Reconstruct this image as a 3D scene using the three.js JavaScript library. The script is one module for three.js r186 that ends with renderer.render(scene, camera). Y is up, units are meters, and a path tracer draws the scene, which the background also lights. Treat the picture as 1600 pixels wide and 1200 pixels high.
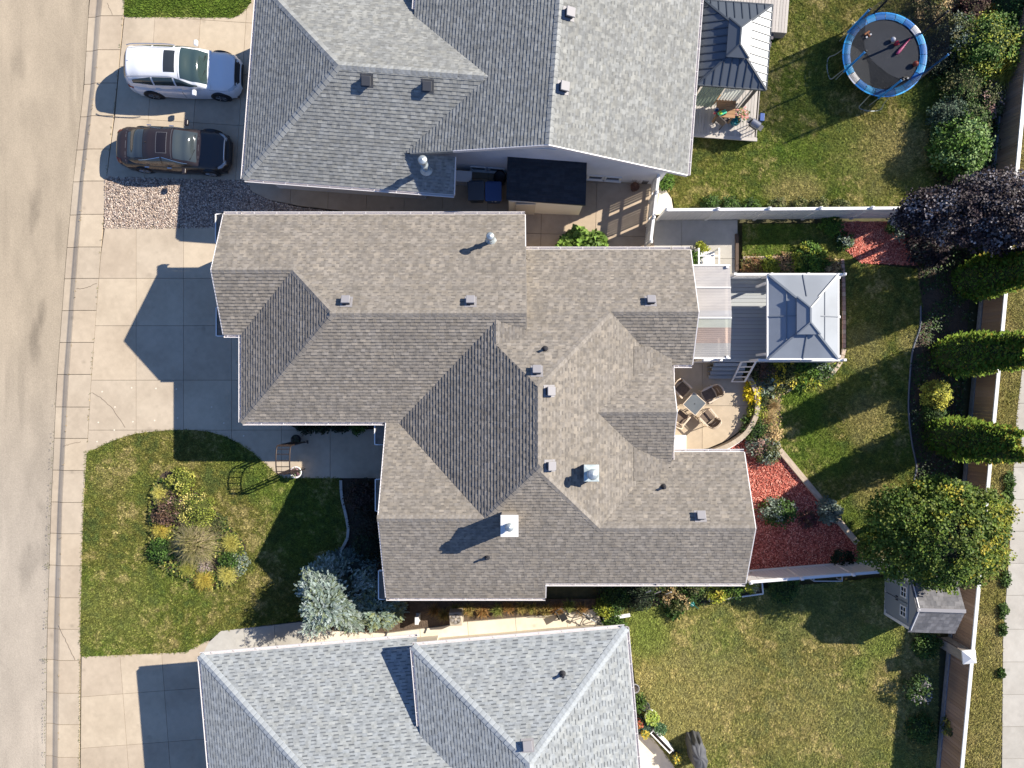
import * as THREE from 'three';
import { RoundedBoxGeometry } from 'three/addons/geometries/RoundedBoxGeometry.js';

// ---------------------------------------------------------------- camera, sky, sun, exposure
const scene = new THREE.Scene();
const CAM_H = 30, FOCAL = 1110;                       // metres above the ground, focal length in photo pixels
const camera = new THREE.PerspectiveCamera(2 * Math.atan(600 / FOCAL) * 180 / Math.PI, 4 / 3, 0.5, 2000);
camera.position.set(0, CAM_H, 0); camera.up.set(0, 0, -1); camera.lookAt(0, 0, 0);
const SUN = new THREE.Vector3(3.9, 2.9, -1.72).normalize();
{ // clear autumn sky: deep blue overhead, paler towards the horizon and round the sun
  const w = 256, h = 128, d = new Float32Array(w * h * 4), mixc = (a, b, t) => a.map((v, i) => v + (b[i] - v) * t);
  for (let y = 0; y < h; y++) for (let x = 0; x < w; x++) {
    const el = (y + 0.5) / h * Math.PI - Math.PI / 2, az = ((x + 0.5) / w - 0.5) * 2 * Math.PI, c = Math.cos(el), v = [Math.cos(az) * c, Math.sin(el), Math.sin(az) * c], k = Math.max(0, v[0] * SUN.x + v[1] * SUN.y + v[2] * SUN.z);
    let q = el > 0 ? mixc([0.049, 0.106, 0.265], [0.175, 0.235, 0.32], Math.pow(1 - Math.sin(el), 3)) : [0.13, 0.125, 0.11]; if (el > 0) q = mixc(q, [0.42, 0.42, 0.4], 0.4 * Math.pow(k, 14));
    d.set([q[0], q[1], q[2], 1], (y * w + x) * 4);
  }
  const t = new THREE.DataTexture(d, w, h, THREE.RGBAFormat, THREE.FloatType); t.mapping = THREE.EquirectangularReflectionMapping; t.magFilter = t.minFilter = THREE.LinearFilter; t.wrapS = THREE.RepeatWrapping; t.needsUpdate = true; scene.background = t; scene.environment = t;
}
const sun = new THREE.DirectionalLight(new THREE.Color(1.0, 0.93, 0.82), 4.6);
sun.position.copy(SUN).multiplyScalar(120); sun.castShadow = true; sun.name = 'sun';
sun.shadow.mapSize.set(4096, 4096); const sc_ = sun.shadow.camera; sc_.left = -34; sc_.right = 34; sc_.top = 34; sc_.bottom = -34; sc_.near = 10; sc_.far = 260;
scene.add(sun, sun.target);
const renderer = new THREE.WebGLRenderer({ antialias: true });
renderer.toneMapping = THREE.LinearToneMapping; renderer.toneMappingExposure = 2.04;
renderer.shadowMap.enabled = true;

// ---------------------------------------------------------------- helpers
function mulberry(a) { return () => { a |= 0; a = a + 0x6D2B79F5 | 0; let t = Math.imul(a ^ a >>> 15, 1 | a); t = t + Math.imul(t ^ t >>> 7, 61 | t) ^ t; return ((t ^ t >>> 14) >>> 0) / 4294967296; }; }
let R = mulberry(7);
const rr = (a, b) => a + (b - a) * R(), pick = a => a[Math.floor(R() * a.length)];
const clamp = (x, a = 0, b = 1) => Math.min(b, Math.max(a, x)), lerp = (a, b, t) => a + (b - a) * t, sstep = (a, b, x) => { x = clamp((x - a) / (b - a)); return x * x * (3 - 2 * x); };
const mix3 = (a, b, t) => [lerp(a[0], b[0], t), lerp(a[1], b[1], t), lerp(a[2], b[2], t)], mul3 = (a, k) => [a[0] * k, a[1] * k, a[2] * k];
const hash2 = (x, y, s) => { let h = Math.imul(x, 374761393) ^ Math.imul(y, 668265263) ^ Math.imul(s, 974634533); h = Math.imul(h ^ h >>> 13, 1274126177); return ((h ^ h >>> 16) >>> 0) / 4294967296; };
function vnoise(x, y, s = 0, per = 0) {
  const xi = Math.floor(x), yi = Math.floor(y), fx = x - xi, fy = y - yi, u = fx * fx * (3 - 2 * fx), v = fy * fy * (3 - 2 * fy);
  const w = per ? q => ((q % per) + per) % per : q => q;
  const a = hash2(w(xi), w(yi), s), b = hash2(w(xi + 1), w(yi), s), c = hash2(w(xi), w(yi + 1), s), d = hash2(w(xi + 1), w(yi + 1), s);
  return a + (b - a) * u + (c - a) * v + (a - b - c + d) * u * v;
}
function fbm(x, y, oct = 4, s = 0, per = 0) { let r = 0, a = 0.5, t = 0; for (let i = 0; i < oct; i++) { r += a * vnoise(x, y, s + i, per); t += a; x *= 2; y *= 2; per *= 2; a *= 0.5; } return r / t; }
// a pixel of the photo and a height above ground -> the point in the world
const W = (px, py, h = 0) => { const s = FOCAL / (CAM_H - h); return [(px - 800) / s, (py - 600) / s]; };
const V = (px, py, h = 0) => { const w = W(px, py, h); return new THREE.Vector3(w[0], h, w[1]); };
const poly = (pts, h = 0) => pts.map(p => W(p[0], p[1], h));
const names = {};
function numbered(n) { const k = names[n] = (names[n] ?? -1) + 1; return k ? n + '_' + String(k).padStart(3, '0') : n; }
function shade(m) { m.castShadow = true; m.receiveShadow = true; return m; }
function obj(name, geo, mat, parent = scene, pos = null) {
  const m = shade(new THREE.Mesh(geo, mat)); m.name = parent === scene ? numbered(name) : name;
  if (pos) m.position.set(...pos); parent.add(m); return m;
}
function tag(o, label, category, group) { o.userData.label = label; o.userData.category = category; if (group) o.userData.group = group; return o; }
function thing(name, label, category, pos = [0, 0, 0], turn = 0, group) {
  const o = new THREE.Group(); o.name = numbered(name); o.position.set(...pos); o.rotation.y = turn; scene.add(o); return tag(o, label, category, group);
}
function struct(name, geo, mat) { const o = obj(name, geo, mat); o.userData.kind = 'structure'; return o; }
function structGroup(name) { const o = new THREE.Group(); o.name = numbered(name); o.userData.kind = 'structure'; scene.add(o); return o; }
function stuffPart(name, geo, mat, parent) { const o = obj(name, geo, mat, parent); o.userData.kind = 'stuff'; return o; }
function copyOf(o, label, pos, turn) { const c = o.clone(); c.name = numbered(o.name.replace(/_\d{3}$/, '')); c.userData = { ...o.userData, label }; if (pos) c.position.set(...pos); if (turn !== undefined) c.rotation.y = turn; scene.add(c); return c; }

// mesh builder: flat-shaded triangles, one colour each, uv in metres
class MB {
  constructor() { this.p = []; this.c = []; }
  tri(a, b, c, k) { this.p.push(a[0], a[1], a[2], b[0], b[1], b[2], c[0], c[1], c[2]); if (k) this.c.push(k[0], k[1], k[2], k[0], k[1], k[2], k[0], k[1], k[2]); return this; }
  quad(a, b, c, d, k) { return this.tri(a, b, c, k).tri(a, c, d, k); }
  fan(pts, k) { for (let i = 1; i + 1 < pts.length; i++) this.tri(pts[0], pts[i], pts[i + 1], k); return this; }
  hexa(b, t, k) { const n = b.length; for (let i = 0; i < n; i++) { const j = (i + 1) % n; this.quad(b[j], b[i], t[i], t[j], k); } this.fan(t, k); this.fan([...b].reverse(), k); return this; }
  box(x, y, z, sx, sy, sz, k, turn = 0) {      // centre x,z ; base y
    const c = Math.cos(turn), s = Math.sin(turn), q = (dx, dz, yy) => [x + dx * c + dz * s, yy, z - dx * s + dz * c], a = sx / 2, b = sz / 2;
    const lo = [q(-a, b, y), q(a, b, y), q(a, -b, y), q(-a, -b, y)], hi = lo.map(v => [v[0], y + sy, v[2]]); return this.hexa(lo, hi, k);
  }
  beam(a, b, w, h, k) {                         // square bar from a to b
    const A = new THREE.Vector3(...a), B = new THREE.Vector3(...b), d = B.clone().sub(A).normalize(), up = Math.abs(d.y) > 0.95 ? new THREE.Vector3(1, 0, 0) : new THREE.Vector3(0, 1, 0);
    const s = d.clone().cross(up).normalize().multiplyScalar(w / 2), u = s.clone().cross(d).normalize().multiplyScalar(h / 2);
    const q = P => [[-1, -1], [1, -1], [1, 1], [-1, 1]].map(([i, j]) => [P.x + s.x * i + u.x * j, P.y + s.y * i + u.y * j, P.z + s.z * i + u.z * j]);
    return this.hexa(q(A), q(B), k);
  }
  rod(a, b, r1, r2 = r1, n = 8, k) {
    const A = new THREE.Vector3(...a), B = new THREE.Vector3(...b), d = B.clone().sub(A).normalize(), up = Math.abs(d.y) > 0.95 ? new THREE.Vector3(1, 0, 0) : new THREE.Vector3(0, 1, 0);
    const s = d.clone().cross(up).normalize(), u = s.clone().cross(d).normalize();
    const q = (P, r) => Array.from({ length: n }, (_, i) => { const t = i / n * 2 * Math.PI, c = Math.cos(t) * r, v = Math.sin(t) * r; return [P.x + s.x * c + u.x * v, P.y + s.y * c + u.y * v, P.z + s.z * c + u.z * v]; });
    return this.hexa(q(A, r1), q(B, r2), k);
  }
  prism(pts, y0, y1, k, sides = true) {         // pts: [x,z] ring, any simple polygon
    const v2 = pts.map(p => new THREE.Vector2(p[0], p[1])); if (THREE.ShapeUtils.area(v2) < 0) { v2.reverse(); }
    for (const [a, b, c] of THREE.ShapeUtils.triangulateShape(v2, [])) this.tri([v2[a].x, y1, v2[a].y], [v2[c].x, y1, v2[c].y], [v2[b].x, y1, v2[b].y], k);
    if (sides) for (let i = 0; i < v2.length; i++) { const a = v2[i], b = v2[(i + 1) % v2.length]; this.quad([a.x, y1, a.y], [b.x, y1, b.y], [b.x, y0, b.y], [a.x, y0, a.y], k); }
    return this;
  }
  geo() {
    const g = new THREE.BufferGeometry(), n = this.p.length / 3; g.setAttribute('position', new THREE.Float32BufferAttribute(this.p, 3));
    if (this.c.length) g.setAttribute('color', new THREE.Float32BufferAttribute(this.c, 3));
    g.computeVertexNormals(); const N = g.attributes.normal.array, uv = new Float32Array(n * 2);
    for (let i = 0; i < n; i++) { const x = this.p[i * 3], y = this.p[i * 3 + 1], z = this.p[i * 3 + 2], ax = Math.abs(N[i * 3]), ay = Math.abs(N[i * 3 + 1]), az = Math.abs(N[i * 3 + 2]);
      if (ay >= ax && ay >= az) { uv[i * 2] = x; uv[i * 2 + 1] = z; } else if (ax > az) { uv[i * 2] = z; uv[i * 2 + 1] = y; } else { uv[i * 2] = x; uv[i * 2 + 1] = y; } }
    g.setAttribute('uv', new THREE.BufferAttribute(uv, 2)); return g;
  }
  get n() { return this.p.length / 9; }
}
const boxGeo = (x, y, z, sx, sy, sz, turn) => new MB().box(x, y, z, sx, sy, sz, null, turn).geo();
function gridGeo(nu, nv, fn, uvScale = 1) {     // smooth surface
  const p = [], uv = [], ix = [];
  for (let j = 0; j <= nv; j++) for (let i = 0; i <= nu; i++) { const q = fn(i / nu, j / nv); p.push(q[0], q[1], q[2]); uv.push(i / nu * uvScale, j / nv * uvScale); }
  for (let j = 0; j < nv; j++) for (let i = 0; i < nu; i++) { const a = j * (nu + 1) + i, b = a + 1, c = a + nu + 1, d = c + 1; ix.push(a, b, d, a, d, c); }
  const g = new THREE.BufferGeometry(); g.setAttribute('position', new THREE.Float32BufferAttribute(p, 3)); g.setAttribute('uv', new THREE.Float32BufferAttribute(uv, 2)); g.setIndex(ix); g.computeVertexNormals(); return g;
}
const tubeGeo = (pts, r, seg = 24, n = 7, closed = false) => new THREE.TubeGeometry(new THREE.CatmullRomCurve3(pts.map(p => new THREE.Vector3(...p)), closed), seg, r, n, closed);

// ---------------------------------------------------------------- textures and materials
const enc = v => { v = clamp(v); return 255 * (v <= 0.0031308 ? v * 12.92 : 1.055 * Math.pow(v, 1 / 2.4) - 0.055); };
function colorTex(w, h, fn, rep) {
  const d = new Uint8Array(w * h * 4); for (let y = 0, k = 0; y < h; y++) for (let x = 0; x < w; x++, k += 4) { const c = fn(x / w, y / h, x, y); d[k] = enc(c[0]); d[k + 1] = enc(c[1]); d[k + 2] = enc(c[2]); d[k + 3] = 255; }
  const t = new THREE.DataTexture(d, w, h); t.colorSpace = THREE.SRGBColorSpace; t.magFilter = THREE.LinearFilter; t.minFilter = THREE.LinearMipmapLinearFilter; t.generateMipmaps = true; t.wrapS = t.wrapT = THREE.RepeatWrapping; if (rep) t.repeat.set(rep, rep); t.needsUpdate = true; return t;
}
function grayTex(w, fn, rep) {
  const d = new Uint8Array(w * w * 4); for (let y = 0, k = 0; y < w; y++) for (let x = 0; x < w; x++, k += 4) { const c = 255 * clamp(fn(x / w, y / w)); d[k] = d[k + 1] = d[k + 2] = c; d[k + 3] = 255; }
  const t = new THREE.DataTexture(d, w, w); t.magFilter = THREE.LinearFilter; t.wrapS = t.wrapT = THREE.RepeatWrapping; if (rep) t.repeat.set(rep, rep); t.needsUpdate = true; return t;
}
const grain = (rep, lo, s = 3, f = 8) => colorTex(512, 512, (u, v) => { const n = fbm(u * f, v * f, 6, s, f), k = lo + (1 - lo) * clamp(0.5 + (n - 0.5) * 2.2); return [k, k, k]; }, rep);
const gFine = grain(1 / 1.7, 0.72, 3, 16), gBlotch = grain(1 / 5.3, 0.8, 11, 5), gWood = colorTex(512, 512, (u, v) => { const k = 0.72 + 0.28 * fbm(u * 4, v * 64, 4, 5, 4); return [k, k * 0.99, k * 0.97]; }, 1 / 1.5);
const bFine = grayTex(512, (u, v) => fbm(u * 48, v * 48, 4, 21, 48), 1 / 1.3);
const col = c => new THREE.Color().setRGB(c[0], c[1], c[2]);
function M(c, o = {}) { const { phys, ...r } = o; return new (phys ? THREE.MeshPhysicalMaterial : THREE.MeshStandardMaterial)({ color: col(c), roughness: 0.8, ...r }); }
const MT = {
  vc: M([1, 1, 1], { vertexColors: true, map: gFine, roughness: 0.92 }),
  vcPlain: M([1, 1, 1], { vertexColors: true, roughness: 0.85 }),
  white: M([0.78, 0.77, 0.75], { roughness: 0.5 }), whiteV: M([0.8, 0.79, 0.77], { roughness: 0.42, map: gBlotch }),
  black: M([0.015, 0.015, 0.017], { roughness: 0.5 }), darkGrey: M([0.06, 0.062, 0.068], { roughness: 0.55 }),
  steel: M([0.5, 0.5, 0.5], { roughness: 0.35, metalness: 0.9 }), galv: M([0.55, 0.6, 0.6], { roughness: 0.4, metalness: 0.6, map: gFine }),
  glass: M([0.03, 0.035, 0.04], { roughness: 0.05, metalness: 0.0 }),
  ventGrey: M([0.26, 0.25, 0.26], { roughness: 0.6 }), ventBlack: M([0.025, 0.025, 0.03], { roughness: 0.6 }),
  gutter: M([0.72, 0.68, 0.66], { roughness: 0.45 }),
  siding: M([0.46, 0.4, 0.33], { roughness: 0.7, map: gBlotch }), sidingW: M([0.7, 0.71, 0.74], { roughness: 0.7, map: gBlotch }), sidingB: M([0.62, 0.55, 0.45], { roughness: 0.7, map: gBlotch }),
  rubber: M([0.02, 0.02, 0.02], { roughness: 0.9 }), wood: M([0.36, 0.22, 0.12], { map: gWood }), timber: M([0.5, 0.38, 0.27], { map: gWood }),
  soil: M([0.075, 0.055, 0.04], { map: gFine, roughness: 1 }), stone: M([0.5, 0.42, 0.33], { map: gFine, roughness: 0.9 }),
};
// ---------------------------------------------------------------- polygons
function clipHP(p, A, B, C) {                      // keep A x + B z + C >= 0
  const out = []; for (let i = 0; i < p.length; i++) { const a = p[i], b = p[(i + 1) % p.length], fa = A * a[0] + B * a[1] + C, fb = A * b[0] + B * b[1] + C;
    if (fa >= 0) out.push(a); if ((fa > 0 && fb < 0) || (fa < 0 && fb > 0)) { const t = fa / (fa - fb); out.push([lerp(a[0], b[0], t), lerp(a[1], b[1], t)]); } }
  return out;
}
const area = p => { let s = 0; for (let i = 0; i < p.length; i++) { const a = p[i], b = p[(i + 1) % p.length]; s += a[0] * b[1] - b[0] * a[1]; } return s / 2; };
const inside = (x, z, p) => { let r = false; for (let i = 0, j = p.length - 1; i < p.length; j = i++) if ((p[i][1] > z) !== (p[j][1] > z) && x < (p[j][0] - p[i][0]) * (z - p[i][1]) / (p[j][1] - p[i][1]) + p[i][0]) r = !r; return r; };
function smoothPoly(pts, seg = 6) { const c = new THREE.CatmullRomCurve3(pts.map(p => new THREE.Vector3(p[0], 0, p[1])), true, 'catmullrom', 0.3); return c.getPoints(pts.length * seg).slice(0, -1).map(v => [v.x, v.z]); }
function bounds(p) { let a = 1e9, b = -1e9, c = 1e9, d = -1e9; for (const q of p) { a = Math.min(a, q[0]); b = Math.max(b, q[0]); c = Math.min(c, q[1]); d = Math.max(d, q[1]); } return [a, b, c, d]; }

// ---------------------------------------------------------------- lawn colour: what the turf itself looks like, by place
const lush = [0.07, 0.13, 0.012], olive = [0.122, 0.118, 0.026], straw = [0.33, 0.26, 0.115], deep = [0.036, 0.068, 0.018];
const spots = [ // px, py, radius m, kind, strength
  [1415, 225, 1.6, 'straw', 0.75], [1240, 300, 1.3, 'straw', 0.75], [1365, 250, 2.2, 'straw', 0.4], [1350, 540, 1.0, 'straw', 0.5], [1360, 655, 1.2, 'straw', 0.6], [1420, 535, 0.6, 'straw', 0.6],
  [1370, 770, 1.0, 'straw', 0.6], [1080, 1085, 3.0, 'straw', 0.5], [1000, 1060, 0.8, 'straw', 0.6], [1280, 1120, 2.6, 'straw', 0.28], [1010, 985, 1.4, 'lush', 0.9], [1000, 960, 1.0, 'lush', 0.8], [1370, 1010, 1.2, 'lush', 0.9], [1340, 1050, 1.0, 'lush', 0.6], [1395, 1000, 0.8, 'lush', 0.8],
  [1250, 620, 1.0, 'lush', 0.9], [1270, 690, 1.0, 'lush', 0.7], [1300, 720, 1.0, 'lush', 0.6], [1230, 720, .8, 'lush', 0.5], [290, 10, 4, 'lush', 1], [1310, 230, 1.5, 'lush', 0.5], [1240, 240, 1.2, 'lush', 0.5], [1240, 60, 2.2, 'lush', 0.35], [1230, 385, 2, 'lush', 0.5], [180, 960, 2.2, 'straw', 0.25], [170, 745, 1.0, 'straw', 0.35],
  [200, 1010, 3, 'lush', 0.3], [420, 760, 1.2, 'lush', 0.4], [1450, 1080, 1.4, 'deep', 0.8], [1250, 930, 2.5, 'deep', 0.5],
].map(s => [...W(s[0], s[1]), s[2], s[3], s[4]]);
function lawnColor(x, z) {
  const n1 = fbm(x * 0.35 + 40, z * 0.35 + 9, 4, 31), n2 = fbm(x * 1.1 + 4, z * 1.1 + 77, 3, 47), n3 = fbm(x * 4, z * 4, 3, 61), n4 = fbm(x * 11, z * 11, 2, 71);
  let c = mix3(lush, olive, clamp(0.75 + (n1 - 0.5) * 1.6)); c = mix3(c, straw, clamp((n2 - 0.56) * 1.5 + (n3 - 0.5) * 1.2 + (n4 - .5) * 1.0, 0, 0.6)); c = mix3(c, deep, clamp((n3 - 0.5) * -1.9 - (n2 - .5) * 1.4, 0, 0.7));
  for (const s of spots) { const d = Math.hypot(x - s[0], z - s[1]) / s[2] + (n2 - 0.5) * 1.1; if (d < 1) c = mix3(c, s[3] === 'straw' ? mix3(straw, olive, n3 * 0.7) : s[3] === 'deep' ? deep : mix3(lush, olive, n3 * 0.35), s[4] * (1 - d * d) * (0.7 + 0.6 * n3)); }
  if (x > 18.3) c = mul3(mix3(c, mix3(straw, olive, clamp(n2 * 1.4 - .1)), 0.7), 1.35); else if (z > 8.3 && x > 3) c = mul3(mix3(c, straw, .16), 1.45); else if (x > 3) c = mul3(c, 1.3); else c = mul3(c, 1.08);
  return mul3(mix3(c, [.16, .15, .07], .08), 0.75 + 0.64 * n4);
}
const LX = 24, LZ = 19;
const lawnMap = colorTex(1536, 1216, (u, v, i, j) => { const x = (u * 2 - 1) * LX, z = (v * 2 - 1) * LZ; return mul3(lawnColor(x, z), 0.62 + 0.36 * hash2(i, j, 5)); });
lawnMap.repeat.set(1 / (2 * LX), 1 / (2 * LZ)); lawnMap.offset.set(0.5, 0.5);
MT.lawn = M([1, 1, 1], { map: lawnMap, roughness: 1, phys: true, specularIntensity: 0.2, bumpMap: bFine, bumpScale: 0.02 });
function tuftGeo(seed, n, len, wid) {
  const r = mulberry(seed), b = new MB();
  for (let i = 0; i < n; i++) { const a = r() * 6.283, t = 0.5 + r() * 0.75, L = len * (0.6 + 0.7 * r()), w = wid * (0.7 + 0.6 * r()), ox = (r() - 0.5) * 0.05, oz = (r() - 0.5) * 0.05, dx = Math.cos(a), dz = Math.sin(a), k = 0.75 + 0.5 * r();
    const m = [ox + dx * Math.sin(t) * L * 0.5, Math.cos(t * 0.7) * L * 0.5, oz + dz * Math.sin(t) * L * 0.5], e = [ox + dx * Math.sin(t) * L, Math.cos(t) * L * 0.85, oz + dz * Math.sin(t) * L];
    const l = [-dz * w, 0, dx * w], A = [ox - l[0], -0.01, oz - l[2]], B = [ox + l[0], -0.01, oz + l[2]], C = [m[0] + l[0], m[1], m[2] + l[2]], D = [m[0] - l[0], m[1], m[2] - l[2]];
    b.quad(A, B, C, D, [k, k, k]); b.tri(D, C, e, [k, k, k]); }
  return b.geo();
}
const tufts = tuftGeo(5, 6, 0.055, 0.006);
MT.blade = M([1, 1, 1], { vertexColors: true, roughness: 0.9, phys: true, specularIntensity: 0.25 });
const islands = [];                                // places inside a lawn without turf
function lawn(pts, perM2, label, smooth = true, h = 1) {
  const ring = smooth ? smoothPoly(poly(pts)) : poly(pts);
  const sheet = struct('lawn', new MB().prism(ring, -0.05, 0, null, false).geo(), MT.lawn);
  const [x0, x1, z0, z1] = bounds(ring), P = [];
  const n = Math.floor((x1 - x0) * (z1 - z0) * perM2);
  for (let i = 0; i < n; i++) { const x = rr(x0, x1), z = rr(z0, z1); if (Math.abs(x) > 23 || Math.abs(z) > 17.3 || !inside(x, z, ring) || islands.some(q => inside(x, z, q))) continue; P.push([x, z]); }
  const g = new THREE.InstancedMesh(tufts, MT.blade, P.length), m = new THREE.Matrix4(), q = new THREE.Quaternion(), Y = new THREE.Vector3(0, 1, 0), s = new THREE.Vector3(), c = new THREE.Color();
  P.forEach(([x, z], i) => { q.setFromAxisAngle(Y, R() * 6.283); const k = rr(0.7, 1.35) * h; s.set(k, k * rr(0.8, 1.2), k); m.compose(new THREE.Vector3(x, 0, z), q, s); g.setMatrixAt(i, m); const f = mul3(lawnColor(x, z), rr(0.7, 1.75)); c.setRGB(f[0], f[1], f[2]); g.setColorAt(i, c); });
  g.name = numbered('lawn_grass'); shade(g); g.userData = { kind: 'stuff', label, category: 'grass' }; scene.add(g); return sheet;
}

// ---------------------------------------------------------------- ground, road, pavements
{
  const g = new THREE.PlaneGeometry(900, 900, 2, 2); g.rotateX(-Math.PI / 2); const uv = g.attributes.uv; for (let i = 0; i < uv.count; i++) uv.setXY(i, uv.getX(i) * 900, uv.getY(i) * 900);
  const o = struct('ground', g, M([.1, .09, .04], { map: gFine, roughness: 1 })); o.position.y = -0.2;
}
MT.road = (() => {
  const t = colorTex(512, 2048, (u, v, i, j) => { const x = -27 + u * 10, z = -20 + v * 40, n = fbm(x * 0.5, z * 0.14, 4, 5), n2 = fbm(x * 2, z * 0.8, 4, 15), f = hash2(i, j, 3), tr = fbm(x * 2.4, z * 0.16, 3, 44), agg = hash2(i >> 1, j >> 1, 9);
    const edge = sstep(-19.9, -18.6, x + z * .1) * 0; let k = 0.9 + (n - 0.5) * 0.35 + (n2 - 0.5) * 0.25 + (f - 0.5) * 0.16 + (agg - .5) * .1; k -= 0.22 * sstep(0.6, 0.78, tr) * n2 + edge;
    for (const [sx, sz, rx, rz, a] of [[-20.2, -7.4, .35, 1.2, .35], [-19.9, 6.3, .5, 1.4, .4], [-20.6, 8.1, .5, 1.3, .25], [-20.2, -1.8, .3, 1, .3], [-19.9, -3.2, .25, .7, .3], [-20.9, -13, .4, 1.3, .2], [-19.2, 3.2, .4, 2.1, .28]]) { const d = ((x - sx) / rx) ** 2 + ((z - sz) / rz) ** 2 + (n2 - .5) * 2; if (d < 1) k -= a * (1 - d) * 0.55; }
    return mul3(mix3([0.42, 0.345, 0.25], [0.425, 0.365, 0.29], sstep(-4, 8, z)), k); });
  t.repeat.set(0.1, 1 / 40); t.offset.set(2.7, 0.5); return M([1, 1, 1], { map: t, roughness: 0.95, bumpMap: bFine, bumpScale: 0.004 });
})();
// x of the pavement lines (photo pixels) down the picture
const lineY = [-150, 0, 133, 283, 400, 600, 800, 1000, 1200, 1350];
const LN = { road: [154, 137, 129, 112, 101, 86, 77, 71, 69, 68], lip: [165, 147, 138, 121, 110, 95, 86, 80, 78, 77], back: [178, 160, 149, 131, 122, 107, 97, 93, 91, 90], walk: [214, 195, 183, 166, 157, 142, 130, 125, 124, 123] };
const lineX = (k, y) => { const a = LN[k]; let i = 0; while (i < lineY.length - 2 && y > lineY[i + 1]) i++; return lerp(a[i], a[i + 1], (y - lineY[i]) / (lineY[i + 1] - lineY[i])); };
{
  const rd = []; for (let y = -150; y <= 1350; y += 50) rd.push(((w) => [w[0] + .06, w[1]])(W(lineX('road', y), y, -0.12)));
  struct('road', new MB().prism([...rd, [-60, 20], [-60, -20]], -0.3, -0.12, null, false).geo(), MT.road);
}
const concTone = [[0.53, 0.43, 0.315], [0.5, 0.405, 0.3], [0.55, 0.45, 0.33], [0.51, 0.42, 0.315]];
const concMap = colorTex(1024, 1024, (u, v, i, j) => { const a = fbm(u * 6, v * 6, 5, 2, 6), b = fbm(u * 40, v * 40, 4, 8, 40), f = hash2(i, j, 6), d = fbm(u * 14, v * 14, 3, 33, 14); let k = 0.86 + (a - 0.5) * 0.3 + (b - 0.5) * 0.16 + (f - 0.5) * 0.09; if (d > 0.74) k -= (d - 0.74) * 0.9; return [k, k * (0.985 + .03 * a), k * (0.955 + .06 * a)]; }, 1 / 6.5);
const concM = concTone.map(c => M(c, { map: concMap, roughness: 0.9, bumpMap: bFine, bumpScale: 0.0015 }));
const concPale = [[0.76, 0.67, 0.54], [0.8, 0.71, 0.58]].map(c => M(c, { map: concMap, roughness: 0.9 }));
const concGrey = [[0.46, 0.43, 0.38], [0.49, 0.46, 0.41]].map(c => M(c, { map: concMap, roughness: 0.9 }));
const concWarm = [[0.46, 0.36, 0.26], [0.5, 0.4, 0.29], [0.48, 0.38, 0.28]].map(c => M(c, { map: concMap, roughness: 0.9 }));
const kerbFace = M([0.36, 0.32, 0.27], { map: concMap, roughness: 0.95 });
const joints = [-75, -25, 25, 78, 130, 181, 233, 283, 335, 386, 435, 485, 535, 585, 636, 685, 735, 785, 834, 884, 934, 983, 1032, 1083, 1132, 1183, 1235, 1290];
{
  const walk = structGroup('sidewalk'), kerb = structGroup('kerb');
  for (let i = 0; i + 1 < joints.length; i++) {
    const ya = joints[i] + 0.4, yb = joints[i + 1] - 0.4, t = (k, y, h) => { const w = W(lineX(k, y), y, 0); return [w[0], h, w[1]]; };
    const b = new MB(), A = t('back', ya, 0), B = t('walk', ya, 0), C = t('walk', yb, 0), D = t('back', yb, 0), dn = p => [p[0], -0.12, p[2]], up = rr(-0.004, 0.004);
    b.hexa([D, C, B, A].map(dn), [D, C, B, A].map(p => [p[0], up + 0.02, p[2]])); obj('slab', b.geo(), concM[Math.floor(R() * 4)], walk);
    const prof = y => { const r = t('road', y, -0.115), l = t('lip', y, -0.1), k = t('back', y, 0.005), q = f => [lerp(l[0], k[0], f), 0, l[2]]; return [[r[0], -0.3, r[2]], r, l, [q(0.12)[0], -0.095, l[2]], [q(0.45)[0], -0.045, l[2]], [q(0.85)[0], 0.004, l[2]], [k[0] - 0.012, 0.012, k[2]], [k[0] - 0.012, -0.3, k[2]]]; };
    const c = new MB(), p0 = prof(ya), p1 = prof(yb); for (let j = 0; j + 1 < p0.length; j++) c.quad(p0[j], p1[j], p1[j + 1], p0[j + 1]); c.fan(p0); c.fan([...p1].reverse());
    obj('kerb_stone', c.geo(), concM[i % 4], kerb);
  }
}
{ const L = [], Rr = []; for (let y = -40; y <= 1260; y += 50) { L.push(W(lineX('walk', y) - 2, y)); Rr.push(W(lineX('walk', y) + 10, y)); } struct('joint_sand', new MB().prism([...L, ...Rr.reverse()], -0.15, -0.035, null, false).geo(), M([.26, .21, .155], { map: gFine, roughness: 1 })); }
// slabs: a paved region cut by two families of joints
function slabs(name, pts, xs, ys, turn, mats, top = 0.02, gap = 0.007) {
  const g = structGroup(name), ring = poly(pts), c = Math.cos(turn), s = Math.sin(turn), ox = W(xs[0], ys[0]);
  const U = xs.map(x => (W(x, 0)[0] - ox[0])), Vv = ys.map(y => (W(0, y)[1] - ox[1]));
  for (let i = 0; i + 1 < U.length; i++) for (let j = 0; j + 1 < Vv.length; j++) {
    let p = ring; const ux = [c, s], uz = [-s, c], o = -(ox[0] * ux[0] + ox[1] * ux[1]), o2 = -(ox[0] * uz[0] + ox[1] * uz[1]);
    p = clipHP(p, ux[0], ux[1], o - U[i] - gap); p = clipHP(p, -ux[0], -ux[1], -o + U[i + 1] - gap); p = clipHP(p, uz[0], uz[1], o2 - Vv[j] - gap); p = clipHP(p, -uz[0], -uz[1], -o2 + Vv[j + 1] - gap);
    if (p.length < 3 || Math.abs(area(p)) < 0.02) continue;
    obj('slab', new MB().prism(p, -0.1, top + rr(-0.003, 0.003)).geo(), mats[Math.floor(R() * mats.length)], g);
  }
  return g;
}
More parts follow.
